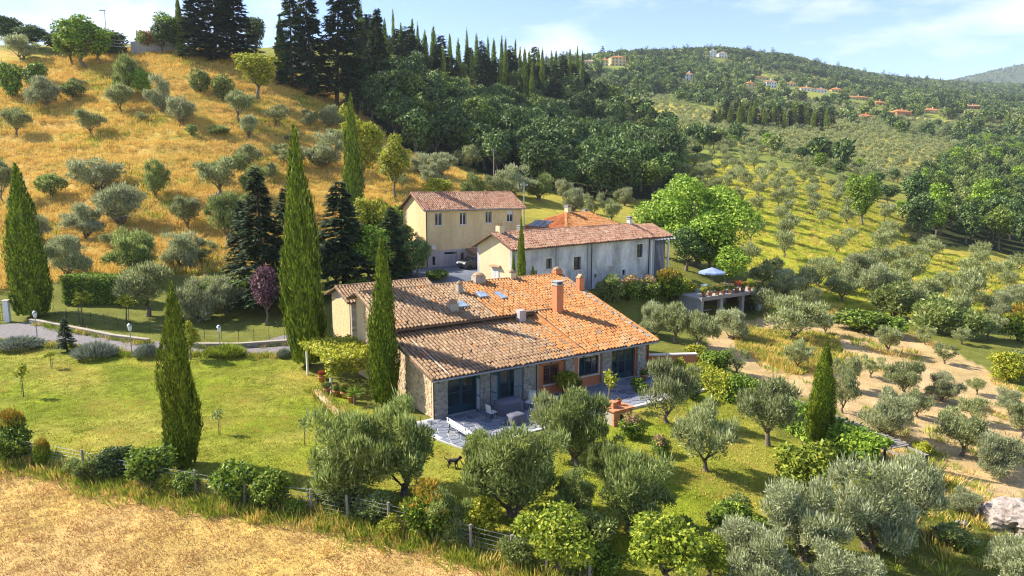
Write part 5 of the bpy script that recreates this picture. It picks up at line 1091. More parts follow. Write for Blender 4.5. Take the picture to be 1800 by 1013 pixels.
# potted and flower bushes by the white building
for i, (x, y, w, h, k) in enumerate(((1075, 530, 60, 50, 'wild_bush'), (1105, 528, 60, 52, 'flower_bush'), (1140, 530, 60, 52, 'flower_bush'), (1178, 528, 70, 62, 'orange_bush'), (1205, 520, 40, 34, 'lime_bush'))):
    T(k, x, y, w, h, ('grey-green bush at the left of', 'pink-flowering bush second in', 'pink-flowering bush in the middle of', 'tall orange-tipped bush in', 'small lime bush at the right of')[i] + ' the planting below the white building', 'bushes below the white building')
# lavender, grasses, saplings on the lawn edge
for a in [('lavender', 35, 612, 80, 26, 'green lavender mound at the far left of the lawn edge'), ('lavender', 168, 628, 76, 34, 'grey lavender mound by the little fir'), ('lavender', 258, 628, 44, 30, 'lavender mound left of the lawn cypress'), ('grass_mound', 400, 625, 62, 26, 'green grass clump by the third lamp post'), ('grass_mound', 372, 624, 34, 18, 'smaller grass clump left of the third lamp post'), ('lavender', 500, 628, 30, 20, 'small mound at the foot of the tallest cypress')]: T(*a, 'mounds along the lawn edge')
for a in [('sapling', 42, 698, 28, 62, 'yellow sapling standing on the left of the lawn'), ('sapling', 90, 648, 22, 34, 'small yellow sapling near the lavender'), ('sapling_green', 385, 764, 26, 50, 'thin sapling right of the lawn cypress'), ('sapling_green', 536, 784, 24, 58, 'bare thin sapling near the largest bushy olive'), ('sapling', 146, 570, 40, 62, 'bronze standard sapling before the clipped hedge'), ('sapling', 222, 566, 40, 50, 'shaded standard sapling right of the bronze one')]: T(*a, 'young trees on the lawn')
T('conifer', 118, 618, 30, 62, 'little fir between the lavender mounds'); T('locust', 335, 632, 50, 80, 'slender young tree right behind the lawn cypress')
# fill along the fence and the bottom edge
for a in [('laurel', 1062, 1012, 84, 66, 'leafy bush between the two fig trees at the bottom edge'), ('wild_bush', 912, 992, 72, 58, 'grey-green bush left of the twiggy fig tree'), ('fig', 1245, 1015, 96, 96, 'small fig tree right of the leafy bottom fig'), ('wild_bush', 660, 905, 90, 44, 'low wild bush under the largest bushy olive'), ('laurel', 330, 868, 60, 44, 'low laurel bush right at the foot of the lawn cypress'), ('lime_bush', 300, 862, 46, 36, 'lime-green low bush in the fence planting'), ('wild_bush', 165, 842, 60, 44, 'grey-leaved bush at the left fence post'), ('wild_bush', 130, 832, 40, 30, 'small wild bush near the bronze conical shrub'), ('laurel', 520, 905, 40, 34, 'small laurel at the right end of the laurel pair'),
          ('wild_bush', 1290, 905, 60, 40, 'low wild bush on the right lawn edge'), ('olive_green', 1010, 905, 100, 86, 'small bushy olive behind the twiggy fig'), ('wild_bush', 1385, 905, 80, 50, 'grey bush before the yellow-green fig'), ('flower_bush', 1160, 800, 46, 40, 'flowering bush on the lawn behind the tall bushy olive'), ('lime_bush', 690, 940, 50, 40, 'lime-green weed bush left of the orange-tipped shrub'), ('wild_bush', 800, 960, 50, 40, 'wild bush between orange-tipped and lime shrubs'), ('laurel', 1330, 960, 70, 56, 'green bush left of the silver grove'), ('wild_bush', 1680, 960, 80, 40, 'low wild bush in the shade by the boulders')]: T(*a)
_r5 = np.random.default_rng(55)
for i in range(46):
    x = _r5.uniform(0, 720); y = _r5.uniform(250 + max(0, 100 - x * .2), 470) if i < 34 else _r5.uniform(150, 260); p = G(x, y)
    if all((p[0] - a) ** 2 + (p[1] - b) ** 2 > (w + 1.6) ** 2 for a, b, w in PLACED) and poly_in(p[0], p[1], Z_GOLD): plant_at(('wild_bush', 'olive', 'wild_bush', 'olive_thin')[i % 4], p, _r5.uniform(2.2, 4.4), _r5.uniform(1.6, 3.4), 'small grey-green bush among the olives of the golden slope' if i % 2 == 0 else 'small young olive among the bigger ones of the golden slope', 'small growth on the golden slope')
for a in [('olive_silver', 150, 420, 84, 66, 'silvery olive left of the overhead wires'), ('olive_silver', 320, 470, 86, 70, 'silvery olive between hedge olives and spruce'), ('olive_silver', 60, 430, 70, 60, 'silvery olive just right of the left cypress'), ('olive', 330, 405, 74, 60, 'pale olive right of the large grey one'), ('olive', 520, 300, 60, 46, 'pale olive right of the tallest cypress top'), ('olive_silver', 760, 330, 62, 44, 'silvery olive over the left end of the cream roof'), ('olive', 680, 300, 56, 44, 'olive under the locust trees'), ('olive', 870, 350, 58, 44, 'olive between the pole and the cream house ridge'), ('olive_silver', 1010, 372, 56, 46, 'silvery olive behind the white building ridge'), ('olive', 440, 300, 60, 46, 'olive on the slope left of the tallest cypress tip')]: T(*a, HILL)
for a in [('olive_green', 790, 945, 110, 90, 'low bushy olive behind the orange-tipped shrub'), ('wild_bush', 1040, 960, 90, 70, 'grey-green bush between fig and tall bushy olive'), ('olive_silver', 1290, 1000, 120, 100, 'small silver olive left of the silver grove'), ('laurel', 1200, 960, 70, 56, 'glossy bush on the lawn behind the bottom figs'), ('wild_bush', 590, 890, 80, 60, 'wild bush at the left foot of the largest bushy olive'), ('olive_silver', 1690, 900, 70, 46, 'small silver olive left of the boulder'), ('olive_green', 845, 830, 90, 80, 'small bushy olive in front of the low covered block'), ('olive_green', 1070, 850, 100, 90, 'small bushy olive right of the dense green one'), ('laurel', 1280, 940, 80, 70, 'round green bush left of the silver grove on the lawn'), ('wild_bush', 560, 880, 60, 50, 'grey bush at the lawn edge left of the largest olive'), ('laurel', 1125, 690, 40, 30, 'dark green bush between patio end and leaning olive'), ('lime_bush', 1225, 640, 60, 40, 'yellow-green bush behind the red garden wall'), ('laurel', 1260, 655, 70, 44, 'green bush right of the red garden wall')]: T(*a)
# --- orchard on the right
O_ = [(1150, 592, 74, 78), (1186, 604, 84, 82), (1226, 616, 84, 84), (1285, 596, 88, 66), (1395, 600, 135, 92), (1402, 650, 66, 66), (1296, 660, 58, 56), (1490, 686, 80, 72), (1560, 622, 74, 56), (1626, 606, 42, 40), (1692, 606, 48, 36), (1738, 596, 60, 54), (1558, 770, 118, 108), (1480, 726, 74, 92), (1588, 696, 92, 80), (1656, 706, 70, 66),
      (1716, 694, 46, 40), (1690, 802, 112, 92), (1752, 836, 120, 92), (1668, 770, 72, 62), (1795, 770, 74, 76), (1776, 730, 70, 56), (1712, 742, 62, 54), (1612, 734, 64, 60), (1530, 664, 56, 48), (1450, 590, 56, 46), (1660, 640, 50, 44), (1755, 560, 70, 62), (1620, 560, 100, 82), (1680, 575, 80, 70), (1790, 540, 66, 50), (1420, 556, 70, 60), (1480, 530, 80, 66), (1545, 525, 86, 76), (1600, 500, 78, 62), (1660, 520, 60, 48), (1380, 520, 76, 60), (1340, 505, 60, 50), (1440, 505, 76, 60), (1505, 490, 70, 56), (1560, 470, 50, 42), (1320, 545, 60, 52)]
_ord = ('pale', 'round', 'spreading', 'leaning', 'small', 'low', 'wide', 'feathery')
_rows = ('nearest', 'second nearest', 'third nearest', 'fourth', 'fifth', 'sixth', 'farthest'); _nth = ('first', 'second', 'third', 'fourth', 'fifth', 'sixth', 'seventh', 'eighth', 'ninth', 'tenth')
OL = [''] * len(O_); _so = sorted(range(len(O_)), key=lambda i: -O_[i][1])
for _k in range(7):
    _row = sorted(_so[_k * 6:(_k + 1) * 6], key=lambda i: O_[i][0])
    for _j, _i in enumerate(_row): OL[_i] = 'grey orchard olive in the %s row right of the farmhouse, %s from the left' % (_rows[_k], _nth[_j])
for i, (x, y, w, h) in enumerate(O_):
    k = 'olive_thin' if i in (6, 9, 10, 16, 24, 26) else ('olive' if i % 3 else 'olive_silver'); T(k, x, y, w * .9, h * .88, OL[i], ORC)
for a in [('laurel', 1510, 582, 90, 44, 'dark green hedge bush in the orchard'), ('laurel', 1560, 590, 70, 38, 'green hedge bush right of the darker one'), ('broad', 1515, 395, 70, 100, 'tall ivy-clad tree standing on the orchard meadow'), ('lime_bush', 1620, 800, 40, 30, 'lime tussock shrub by the pergola end'), ('wild_bush', 1700, 596, 70, 60, 'dense green bush at the right of the bare orchard'), ('wild_bush', 1640, 585, 90, 70, 'big wild bush in the middle of the right orchard'), ('wild_bush', 1570, 560, 80, 70, 'wild bush left of the biggest one')]: T(*a)

# ================================================================ clipped hedges and the vine pergola
def hedge(name, a, b, wd, h, label, mat='laurel', n=5000, seed=1, leaf=1.0, z0=0., back=0.):
    a, b = np.array(a, float), np.array(b, float); a[1] += back; b[1] += back; a[2] = ground_z(a[0], a[1]); b[2] = ground_z(b[0], b[1]); L = np.hypot(*(b - a)[:2]); al = math.atan2(b[1] - a[1], b[0] - a[0]); r = np.random.default_rng(seed)
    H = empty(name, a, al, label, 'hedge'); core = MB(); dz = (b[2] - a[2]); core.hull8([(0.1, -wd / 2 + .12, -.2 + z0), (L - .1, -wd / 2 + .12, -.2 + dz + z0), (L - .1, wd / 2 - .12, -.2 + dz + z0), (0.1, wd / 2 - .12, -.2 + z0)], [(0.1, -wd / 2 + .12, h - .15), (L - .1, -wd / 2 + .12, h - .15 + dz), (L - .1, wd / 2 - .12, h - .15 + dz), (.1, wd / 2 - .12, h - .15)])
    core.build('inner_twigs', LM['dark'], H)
    ar = np.array([L * wd * 1.4, L * (h - z0), L * (h - z0), wd * (h - z0), wd * (h - z0)]); f = r.choice(5, n, p=ar / ar.sum()); x = r.uniform(0, L, n); y = r.uniform(-wd / 2, wd / 2, n); z = r.uniform(z0, h, n); nm = np.zeros((n, 3))
    z = np.where(f == 0, h + r.normal(0, .06, n), z); nm[f == 0, 2] = 1
    for k, s in ((1, -1), (2, 1)): y = np.where(f == k, s * wd / 2 + r.normal(0, .05, n), y); nm[f == k, 1] = s
    for k, v in ((3, 0), (4, L)): x = np.where(f == k, v + r.normal(0, .05, n), x); nm[f == k, 0] = -1 if v == 0 else 1
    P = np.stack([x, y, z + dz * x / L], -1); link('foliage', leaves_mesh('foliage', P, unit(nm * .5 + rsph(r, n)), unit(nm + rsph(r, n) * .6), r.uniform(.14, .26, n) * leaf, r.uniform(.09, .16, n) * leaf, LM[mat]), H)
    return H
hedge('clipped_hedge', G(92, 550), G(212, 549), 1.9, 2.6, 'clipped box-shaped hedge with sunlit top beside the left cypress', 'broad', 6500, 1, back=2.7)
hedge('clipped_hedge', G(318, 552), G(432, 548), 1.6, 2.3, 'clipped hedge behind the lawn cypress and olives', 'broad', 4500, 2, back=1.8)
_pa, _pb = G(1405, 735), G(1620, 832)
hedge('vine_hedge', G(1285, 702), G(1345, 722), 1.5, 1.5, 'thick green hedge behind the leaning olive', 'laurel', 3500, 4)
hedge('garden_hedge', G(1222, 672), G(1292, 706), 1.6, 1.3, 'sunlit green hedge right of the patio end', 'lime', 2500, 5)
def pergola():
    a = atz(1372, 703, .35); b = atz(1612, 806, .2); d = b - a; L = float(np.hypot(d[0], d[1])); al = math.atan2(d[1], d[0]); z = float(ground_z(*((a + b) / 2)[:2]))
    H = empty('pergola', (a[0], a[1], z), al, 'long wooden slat pergola covered with vine on the right', 'pergola'); wd, h = 1.3, .25 - z
    for i in range(5):
        for y in (-wd / 2, wd / 2): MB().bb(L * i / 4 - .05, L * i / 4 + .05, y - .05, y + .05, -.8, h).build('post', M['iron'], H)
    for y in (-wd / 2, wd / 2): MB().bb(-.3, L + .1, y - .04, y + .04, h, h + .08).build('beam', M['wood_grey'], H)
    rr = random.Random(6)
    for i in range(46): MB().box((L * i / 50 - .2, rr.uniform(.2, .5) , h + .11 + rr.uniform(0, .02)), (.11, wd * .9, .05), rr.uniform(-.06, .06)).build('slat', M['wood_grey'], H)
    MB().bb(L + .06, L + .1, -wd / 2, wd / 2, h + .01, h + .07).build('end_beam', M['iron'], H)
    r = np.random.default_rng(3); n = 7500; x = r.uniform(-.3, L * .86, n); s = r.random(n); y = np.where(s < .62, -wd / 2 - .35 - .5 * r.random(n) ** 2, r.uniform(-wd / 2 - .5, .15, n)); zz = np.where(s < .62, r.uniform(.1, h + .25, n), h + .2 + r.normal(0, .1, n))
    nm = np.where((s < .62)[:, None], np.array([0, -1., .2]), np.array([0, 0, 1.])); link('vine_leaves', leaves_mesh('vine_leaves', np.stack([x, y, zz], -1), unit(rsph(r, n) + nm * .3), unit(nm + rsph(r, n) * .6), r.uniform(.16, .3, n), r.uniform(.12, .22, n), LM['broad']), H)
pergola()
# ivy-covered lean-to pergola at the left of the farmhouse
def ivy_pergola():
    H = empty('ivy_pergola', floc(-3.3, 8.4, .15), AL, 'low pergola roofed with yellow-green creeper left of the farmhouse', 'pergola'); r = np.random.default_rng(9)
    for x in (0, 3.2):
        for y in (0, 5.0): MB().bb(x - .06, x + .06, y - .06, y + .06, -.3, 2.1).build('post', M['white_paint'], H)
    for y in (0, 2.5, 5.0): MB().bb(-.3, 3.5, y - .05, y + .05, 2.1, 2.2).build('beam', M['wood_grey'], H)
    n = 4200; P = np.stack([r.uniform(-.5, 3.6, n), r.uniform(-.5, 5.5, n), 2.28 + r.normal(0, .12, n)], -1); hang = r.random(n) < .25; P[hang, 1] = -.5 + r.normal(0, .1, hang.sum()); P[hang, 2] = r.uniform(1.2, 2.3, hang.sum())
    link('creeper', leaves_mesh('creeper', P, unit(rsph(r, n) + [0, 0, -.1]), unit(np.array([0, 0, 1.]) + rsph(r, n) * .5), r.uniform(.16, .3, n), r.uniform(.1, .2, n), LM['lime']), H)
ivy_pergola()
# ================================================================ scattered vegetation that cannot be counted
def inst_group(name, objs):
    col = bpy.data.collections.new(name)
    for o in objs: col.objects.link(o)
    return col
def scatter(name, P, scl, rot, idx, meshes, label):
    """points with attributes, instanced by geometry nodes: one object"""
    me = bpy.data.meshes.new(name); me.vertices.add(len(P)); me.vertices.foreach_set('co', np.asarray(P, np.float32).ravel())
    a = me.attributes.new('scl', 'FLOAT_VECTOR', 'POINT'); scl = np.asarray(scl, np.float32); scl = np.repeat(scl[:, None], 3, 1) if scl.ndim == 1 else scl; a.data.foreach_set('vector', scl.ravel().astype(np.float32))
    a = me.attributes.new('rotv', 'FLOAT_VECTOR', 'POINT'); a.data.foreach_set('vector', np.stack([np.zeros(len(P)), np.zeros(len(P)), rot], -1).astype(np.float32).ravel())
    a = me.attributes.new('pick', 'INT', 'POINT'); a.data.foreach_set('value', np.asarray(idx, np.int32))
    o = link(name, me); tag(o, label, None, None, 'stuff')
    col = inst_group(name + '_kinds', [bpy.data.objects.new('%s_%03d' % (name, i), m) for i, m in enumerate(meshes)])
    ng = bpy.data.node_groups.new(name, 'GeometryNodeTree'); ng.interface.new_socket('Geometry', in_out='INPUT', socket_type='NodeSocketGeometry'); ng.interface.new_socket('Geometry', in_out='OUTPUT', socket_type='NodeSocketGeometry')
    n = ng.nodes; gi = n.new('NodeGroupInput'); go = n.new('NodeGroupOutput'); ip = n.new('GeometryNodeInstanceOnPoints'); ci = n.new('GeometryNodeCollectionInfo'); ci.inputs['Collection'].default_value = col; ci.inputs['Separate Children'].default_value = True; ci.inputs['Reset Children'].default_value = True
    def na(nm, t): k = n.new('GeometryNodeInputNamedAttribute'); k.data_type = t; k.inputs['Name'].default_value = nm; return k.outputs['Attribute']
    mp = n.new('GeometryNodeMeshToPoints'); ng.links.new(gi.outputs[0], mp.inputs[0]); ng.links.new(mp.outputs[0], ip.inputs['Points'])
    ng.links.new(ci.outputs[0], ip.inputs['Instance']); ip.inputs['Pick Instance'].default_value = True; ng.links.new(na('pick', 'INT'), ip.inputs['Instance Index']); ng.links.new(na('scl', 'FLOAT_VECTOR'), ip.inputs['Scale']); ng.links.new(na('rotv', 'FLOAT_VECTOR'), ip.inputs['Rotation'])
    ng.links.new(ip.outputs[0], go.inputs[0]); m = o.modifiers.new('scatter', 'NODES'); m.node_group = ng
    return o
def tuft_mesh(seed, n, h, w, spread, mat, lean=.5):
    r = np.random.default_rng(seed); th = r.uniform(0, 6.28, n); q = np.sqrt(r.random(n)) * spread; P = np.stack([np.cos(th) * q, np.sin(th) * q, np.full(n, -.03)], -1)
    D = unit(np.stack([np.cos(th), np.sin(th), np.zeros(n)], -1) * r.uniform(0, lean, (n, 1)) + np.array([.25, -.1, 1.]) + rsph(r, n) * .2); return leaves_mesh('tuft', P, D, rsph(r, n), r.uniform(.5, 1.1, n) * h, r.uniform(.6, 1.2, n) * w, LM[mat])
def in_poly_points(poly, n, r):
    poly = np.array([p[:2] for p in poly]); lo, hi = poly.min(0), poly.max(0); out = np.zeros((0, 2))
    while len(out) < n:
        q = r.uniform(lo, hi, (n * 2, 2)); out = np.concatenate([out, q[poly_in(q[:, 0], q[:, 1], poly)]])
    return out[:n]
def ground_pts(xy): return np.concatenate([xy, ground_z(xy[:, 0], xy[:, 1])[:, None]], 1)
r_ = np.random.default_rng(77)
dry = [tuft_mesh(i, 26, .75, .07, .5, 'dry', .9) for i in range(4)] + [tuft_mesh(9, 26, .6, .06, .5, 'green_grass', .9)]
q = in_poly_points(Z_GOLD, 26000, r_); q = q[np.hypot(q[:, 0], q[:, 1]) < 190]; P = ground_pts(q); patch = np.sin(q[:, 0] * .21 + 1.2 * np.sin(q[:, 1] * .13)) * np.sin(q[:, 1] * .17 + q[:, 0] * .05)
scatter('dry_meadow_grass', P, r_.uniform(.5, 1.25, len(P)) * (1 + .25 * patch), r_.uniform(-.6, .6, len(P)), np.where((patch > .35) & (r_.random(len(P)) < .45), 4, r_.integers(0, 4, len(P))), dry, 'tall dry golden grass covering the hillside')
st = [tuft_mesh(20 + i, 18, .15, .026, .22, 'straw', .7) for i in range(3)] + [tuft_mesh(24, 20, .18, .026, .3, 'straw', .9)]
q = in_poly_points(Z_FIELD, 26000, r_); q = q[q[:, 1] > 14]; P = ground_pts(q)
scatter('field_stubble', P, r_.uniform(.5, 1.3, len(P)), r_.uniform(0, 6.28, len(P)), r_.integers(0, 4, len(P)), st, 'pale cut straw stubble covering the front field')
ln = [tuft_mesh(30 + i, 14, .10, .025, .2, 'lawn', .7) for i in range(3)] + [tuft_mesh(36, 16, .11, .03, .28, 'dry', .9), tuft_mesh(37, 16, .14, .04, .25, 'green_grass', .9)]
q = in_poly_points(Z_LAWN, 26000, r_); k = _rectd(q[:, 0], q[:, 1], FO, AL, -1.6, 18.2, -5.2, 15) > .1; q = q[k]; P = ground_pts(q)
scatter('lawn_grass', P, r_.uniform(.4, 1.2, len(P)), r_.uniform(0, 6.28, len(P)), np.where((np.sin(q[:, 0] * .55 + np.sin(q[:, 1] * .4)) * np.sin(q[:, 1] * .7 + q[:, 0] * .2) > .3) & (r_.random(len(P)) < .5), 3, np.where(r_.random(len(P)) < .12, 4, r_.integers(0, 3, len(P)))), ln, 'short mown grass of the garden lawn')
# verge of tall grass along the field fence
vg = [tuft_mesh(40 + i, 30, .45, .04, .3, 'green_grass', .8) for i in range(3)] + [tuft_mesh(48, 24, .5, .04, .3, 'dry', .8)]
FENCE_PX = [(-40, 796), (80, 818), (148, 832), (250, 856), (345, 872), (430, 892), (548, 902), (612, 916), (684, 932), (760, 950), (828, 972), (898, 990), (960, 1008), (1035, 1030)]
fl = [G(*p) for p in FENCE_PX]; seg = []
for a, b in zip(fl[:-1], fl[1:]):
    n = int(np.hypot(*(b - a)[:2]) * 30); t = r_.random(n); e = np.stack([a[0] + (b[0] - a[0]) * t, a[1] + (b[1] - a[1]) * t], -1); nrm = np.array([-(b - a)[1], (b - a)[0]]); nrm = nrm / np.hypot(*nrm); seg.append(e + nrm * r_.normal(-.25, .55, (n, 1)))
for a_, b_ in (((-30, 600), (130, 611)), ((130, 611), (230, 625)), ((230, 625), (335, 625)), ((335, 625), (480, 627)), ((480, 627), (560, 625)), ((556, 690), (604, 742)), ((60, 570), (262, 606)), ((340, 612), (505, 606))):
    a, b = G(*a_), G(*b_); n = int(np.hypot(*(b - a)[:2]) * 14); t = r_.random(n); seg.append(np.stack([a[0] + (b[0] - a[0]) * t, a[1] + (b[1] - a[1]) * t], -1) + r_.normal(0, .22, (n, 2)))
q = np.concatenate(seg); P = ground_pts(q)
scatter('verge_grass', P, r_.uniform(.45, 1.3, len(P)), r_.uniform(0, 6.28, len(P)), np.where(r_.random(len(P)) < .72, r_.integers(0, 3, len(P)), 3), vg, 'tall weedy grass along the field fence')
q1 = in_poly_points(Z_ORCH, 9000, r_); q2 = in_poly_points(Z_DIRT, 1500, r_); kk = np.sin(q2[:, 0] * .5) * np.sin(q2[:, 1] * .37 + q2[:, 0] * .2) > .32; q = np.concatenate([q1, q2[kk], in_poly_points(gpoly([(1290, 575), (1470, 590), (1480, 640), (1400, 660), (1300, 620)]), 1800, r_), in_poly_points(gpoly([(1500, 700), (1640, 790), (1800, 880), (1800, 1010), (1500, 1010), (1600, 850)]), 220, r_)]); P = ground_pts(q)
scatter('orchard_grass', P, r_.uniform(.5, 1.3, len(P)), r_.uniform(0, 6.28, len(P)), np.where(r_.random(len(P)) < .55, r_.integers(0, 3, len(P)), 3), vg, 'rough yellow-green grass under the orchard olives')

# ================================================================ orchard rows, woods and far groves
LM['mid'] = leaf_mat('mid_green_leaf', [(0, (.05, .09, .016)), (.4, (.12, .18, .03)), (.8, (.21, .27, .045)), (1, (.32, .36, .07))], .25, .25)
def merged(pr, name):
    """trunk and crown as one mesh, for trees too far to show parts"""
    bm = bmesh.new(); bm.from_mesh(pr['trunk']); nf = len(bm.faces); bm.from_mesh(pr['crown'])
    for i, f in enumerate(bm.faces): f.material_index = 0 if i < nf else 1
    me = bpy.data.meshes.new(name); bm.to_mesh(me); bm.free(); me.materials.append(pr['trunk'].materials[0]); me.materials.append(pr['crown'].materials[0]); return dict(mesh=me, w=pr['w'], h=pr['h'])
FARP = {
    'olive': [merged(olive_proto(700 + i, 1500, 1.7, 'olive', 1), 'olive_tree') for i in range(4)],
    'broad': [merged(broad_proto(710 + i, 2600, m, 1.45, 3.0, 7.6), 'wood_tree') for i, m in enumerate(('dark', 'dark', 'dark', 'broad', 'olive_green', 'dark', 'mid', 'mid'))],
    'conifer': [merged(conifer_proto(730 + i, 2600, 'conifer', 1.7, 2.4, 14.), 'wood_conifer') for i in range(3)],
    'cypress': [merged(cypress_proto(740 + i, 1500, 2.1), 'wood_cypress') for i in range(2)]}
def free(p, d): return all((p[0] - x) ** 2 + (p[1] - y) ** 2 > (d + w * .7) ** 2 for x, y, w in PLACED)
def far_tree(kind, p, w, h, name, label, group, i):
    pr = FARP[kind][i % len(FARP[kind])]; o = link(name, pr['mesh'], None, p, random.uniform(0, 6.28), (w / pr['w'], w / pr['w'], h / pr['h'])); tag(o, label, 'tree', group); PLACED.append((p[0], p[1], w / 2)); return o
def poisson(poly, n, dmin, seed, tries=40):
    r = np.random.default_rng(seed); c_ = in_poly_points(poly, n * tries // 4, r); keep = []
    for p in c_:
        if len(keep) >= n: break
        if all((p[0] - k[0]) ** 2 + (p[1] - k[1]) ** 2 > dmin * dmin for k in keep): keep.append(p)
    return np.array(keep)
# olive rows on the sunny slope right of the houses
for i, p in enumerate(poisson(Z_ORCH, 125, 6.2, 5)):
    if free(p, 1.5) and i < 150:
        g = gp(*p); s = random.uniform(3.2, 4.6); far_tree('olive', g, s, s * random.uniform(.8, .95), 'olive_tree', 'grey olive tree in the orchard rows on the sunny slope', 'olive trees on the sunny slope', i)
# dark wood below the crest
wood = poisson(Z_FOREST, 330, 5.2, 6)
for i, p in enumerate(wood):
    if not free(p, 1.): continue
    g = gp(*p); s = random.uniform(7, 11); far_tree('broad', g, s, s * random.uniform(1.0, 1.45), 'wood_tree', 'broad-leaved tree in the dark wood below the skyline', 'trees of the dark wood', random.choice((0, 1, 2, 5, 0, 1, 6)))
SKY = [(636, 0), (631, 10), (650, 24), (664, 20), (678, 30), (692, 12), (706, 40), (717, 46), (726, 33), (735, 40), (748, 52), (763, 45), (776, 60), (791, 58), (806, 66), (821, 50), (838, 57), (848, 70), (858, 62), (868, 68), (882, 62), (889, 66), (898, 80), (906, 67), (914, 82), (922, 84), (930, 88), (939, 80), (946, 82), (953, 85), (969, 88), (977, 87), (990, 95), (1001, 84), (1014, 80), (1023, 88), (660, 50), (720, 62), (780, 78), (830, 84), (880, 96), (935, 108), (975, 112), (1000, 112)]
for i, (x, y) in enumerate(SKY):
    h_px = 62 + (i * 37 % 30); p = G(x, min(y + h_px, 190)); 
    if p[1] > 420: p = aty(x, y + h_px, 330); p[2] = float(ground_z(p[0], p[1]))
    top = aty(x, y, p[1])[2]; h = max(top - p[2], 7.); cy = i % 5 in (0, 1, 3, 4)
    far_tree('cypress' if cy else 'conifer', p, (2.6 if cy else 6.) * random.uniform(.9, 1.35), h, 'wood_cypress' if cy else 'wood_conifer', 'dark spire tree on the wooded skyline' if cy else 'dark conifer on the wooded skyline', 'spires on the wooded skyline' if cy else 'conifers on the wooded skyline', i)
for i, (x, y) in enumerate(SKY[:36]):
    p = G(x + 4 + i % 3, min(y + 84, 200))
    if p[1] > 420: continue
    h = max(aty(x, y + 24 + (i * 13 % 17), p[1])[2] - p[2], 7.); far_tree('conifer' if i % 2 else 'broad', p, h * .52, h, 'wood_conifer' if i % 2 else 'wood_tree', 'dark conifer filling the wooded skyline' if i % 2 else 'dark round tree filling the wooded skyline', 'fill trees of the wooded skyline', i)
# wood on the right
_rw = sorted(poisson(Z_RWOOD, 290, 4.2, 8).tolist(), key=lambda p: math.hypot(*p))
for i, p in enumerate(_rw[:145]):
    g = gp(*p); s = random.uniform(5.5, 8.5); far_tree('broad', g, s, s * random.uniform(1.0, 1.45), 'wood_tree', 'green tree in the dense wood at the right edge', 'trees of the right-hand wood', (0, 3, 5, 6, 4, 7)[i % 6])
_rp = np.array(_rw[145:]); rw_k = r_.integers(0, 8, len(_rp)); rw_s = r_.uniform(.85, 1.35, len(_rp))
scatter('right_wood_mass', ground_pts(_rp), np.stack([rw_s, rw_s, rw_s * r_.uniform(1., 1.25, len(_rp))], -1), r_.uniform(0, 6.28, len(_rp)), rw_k, [f['mesh'] for f in FARP['broad']], 'rear trees of the dense wood at the right edge')
# hedgerow trees between wood and orchard
for i, (x, y) in enumerate(((1185, 340), (1200, 300), (1225, 275), (1255, 262), (1290, 258), (1320, 262), (1350, 268), (1380, 280), (1410, 285), (1440, 300), (1475, 312), (1500, 335), (1530, 345), (1560, 362), (1585, 385), (1180, 375), (1195, 360), (1215, 250), (1245, 240), (1300, 240), (1340, 250), (1375, 262), (1460, 290), (1540, 330), (1600, 345), (1570, 320), (1510, 300))):
    p = G(x, y); s = random.uniform(4.5, 7); far_tree('broad', p, s, s * random.uniform(.85, 1.15), 'hedgerow_tree', 'leafy tree in the hedgerow above the orchard slope', 'hedgerow trees above the orchard', (0, 3, 1, 2, 3)[i % 5])
# dark cypress row in the far valley
for i in range(34):
    x = 1255 + i * 6.2 + random.uniform(-2, 2); p = G(x, 222 + random.uniform(-3, 4) + (x - 1255) * .03); m = depth(p) / FPX; h = random.uniform(30, 44) * m
    far_tree('cypress' if i % 3 else 'conifer', p, h * (.3 if i % 3 else .42), h, 'valley_cypress', 'dark cypress in the long row across the far valley', 'cypress row in the far valley', i)
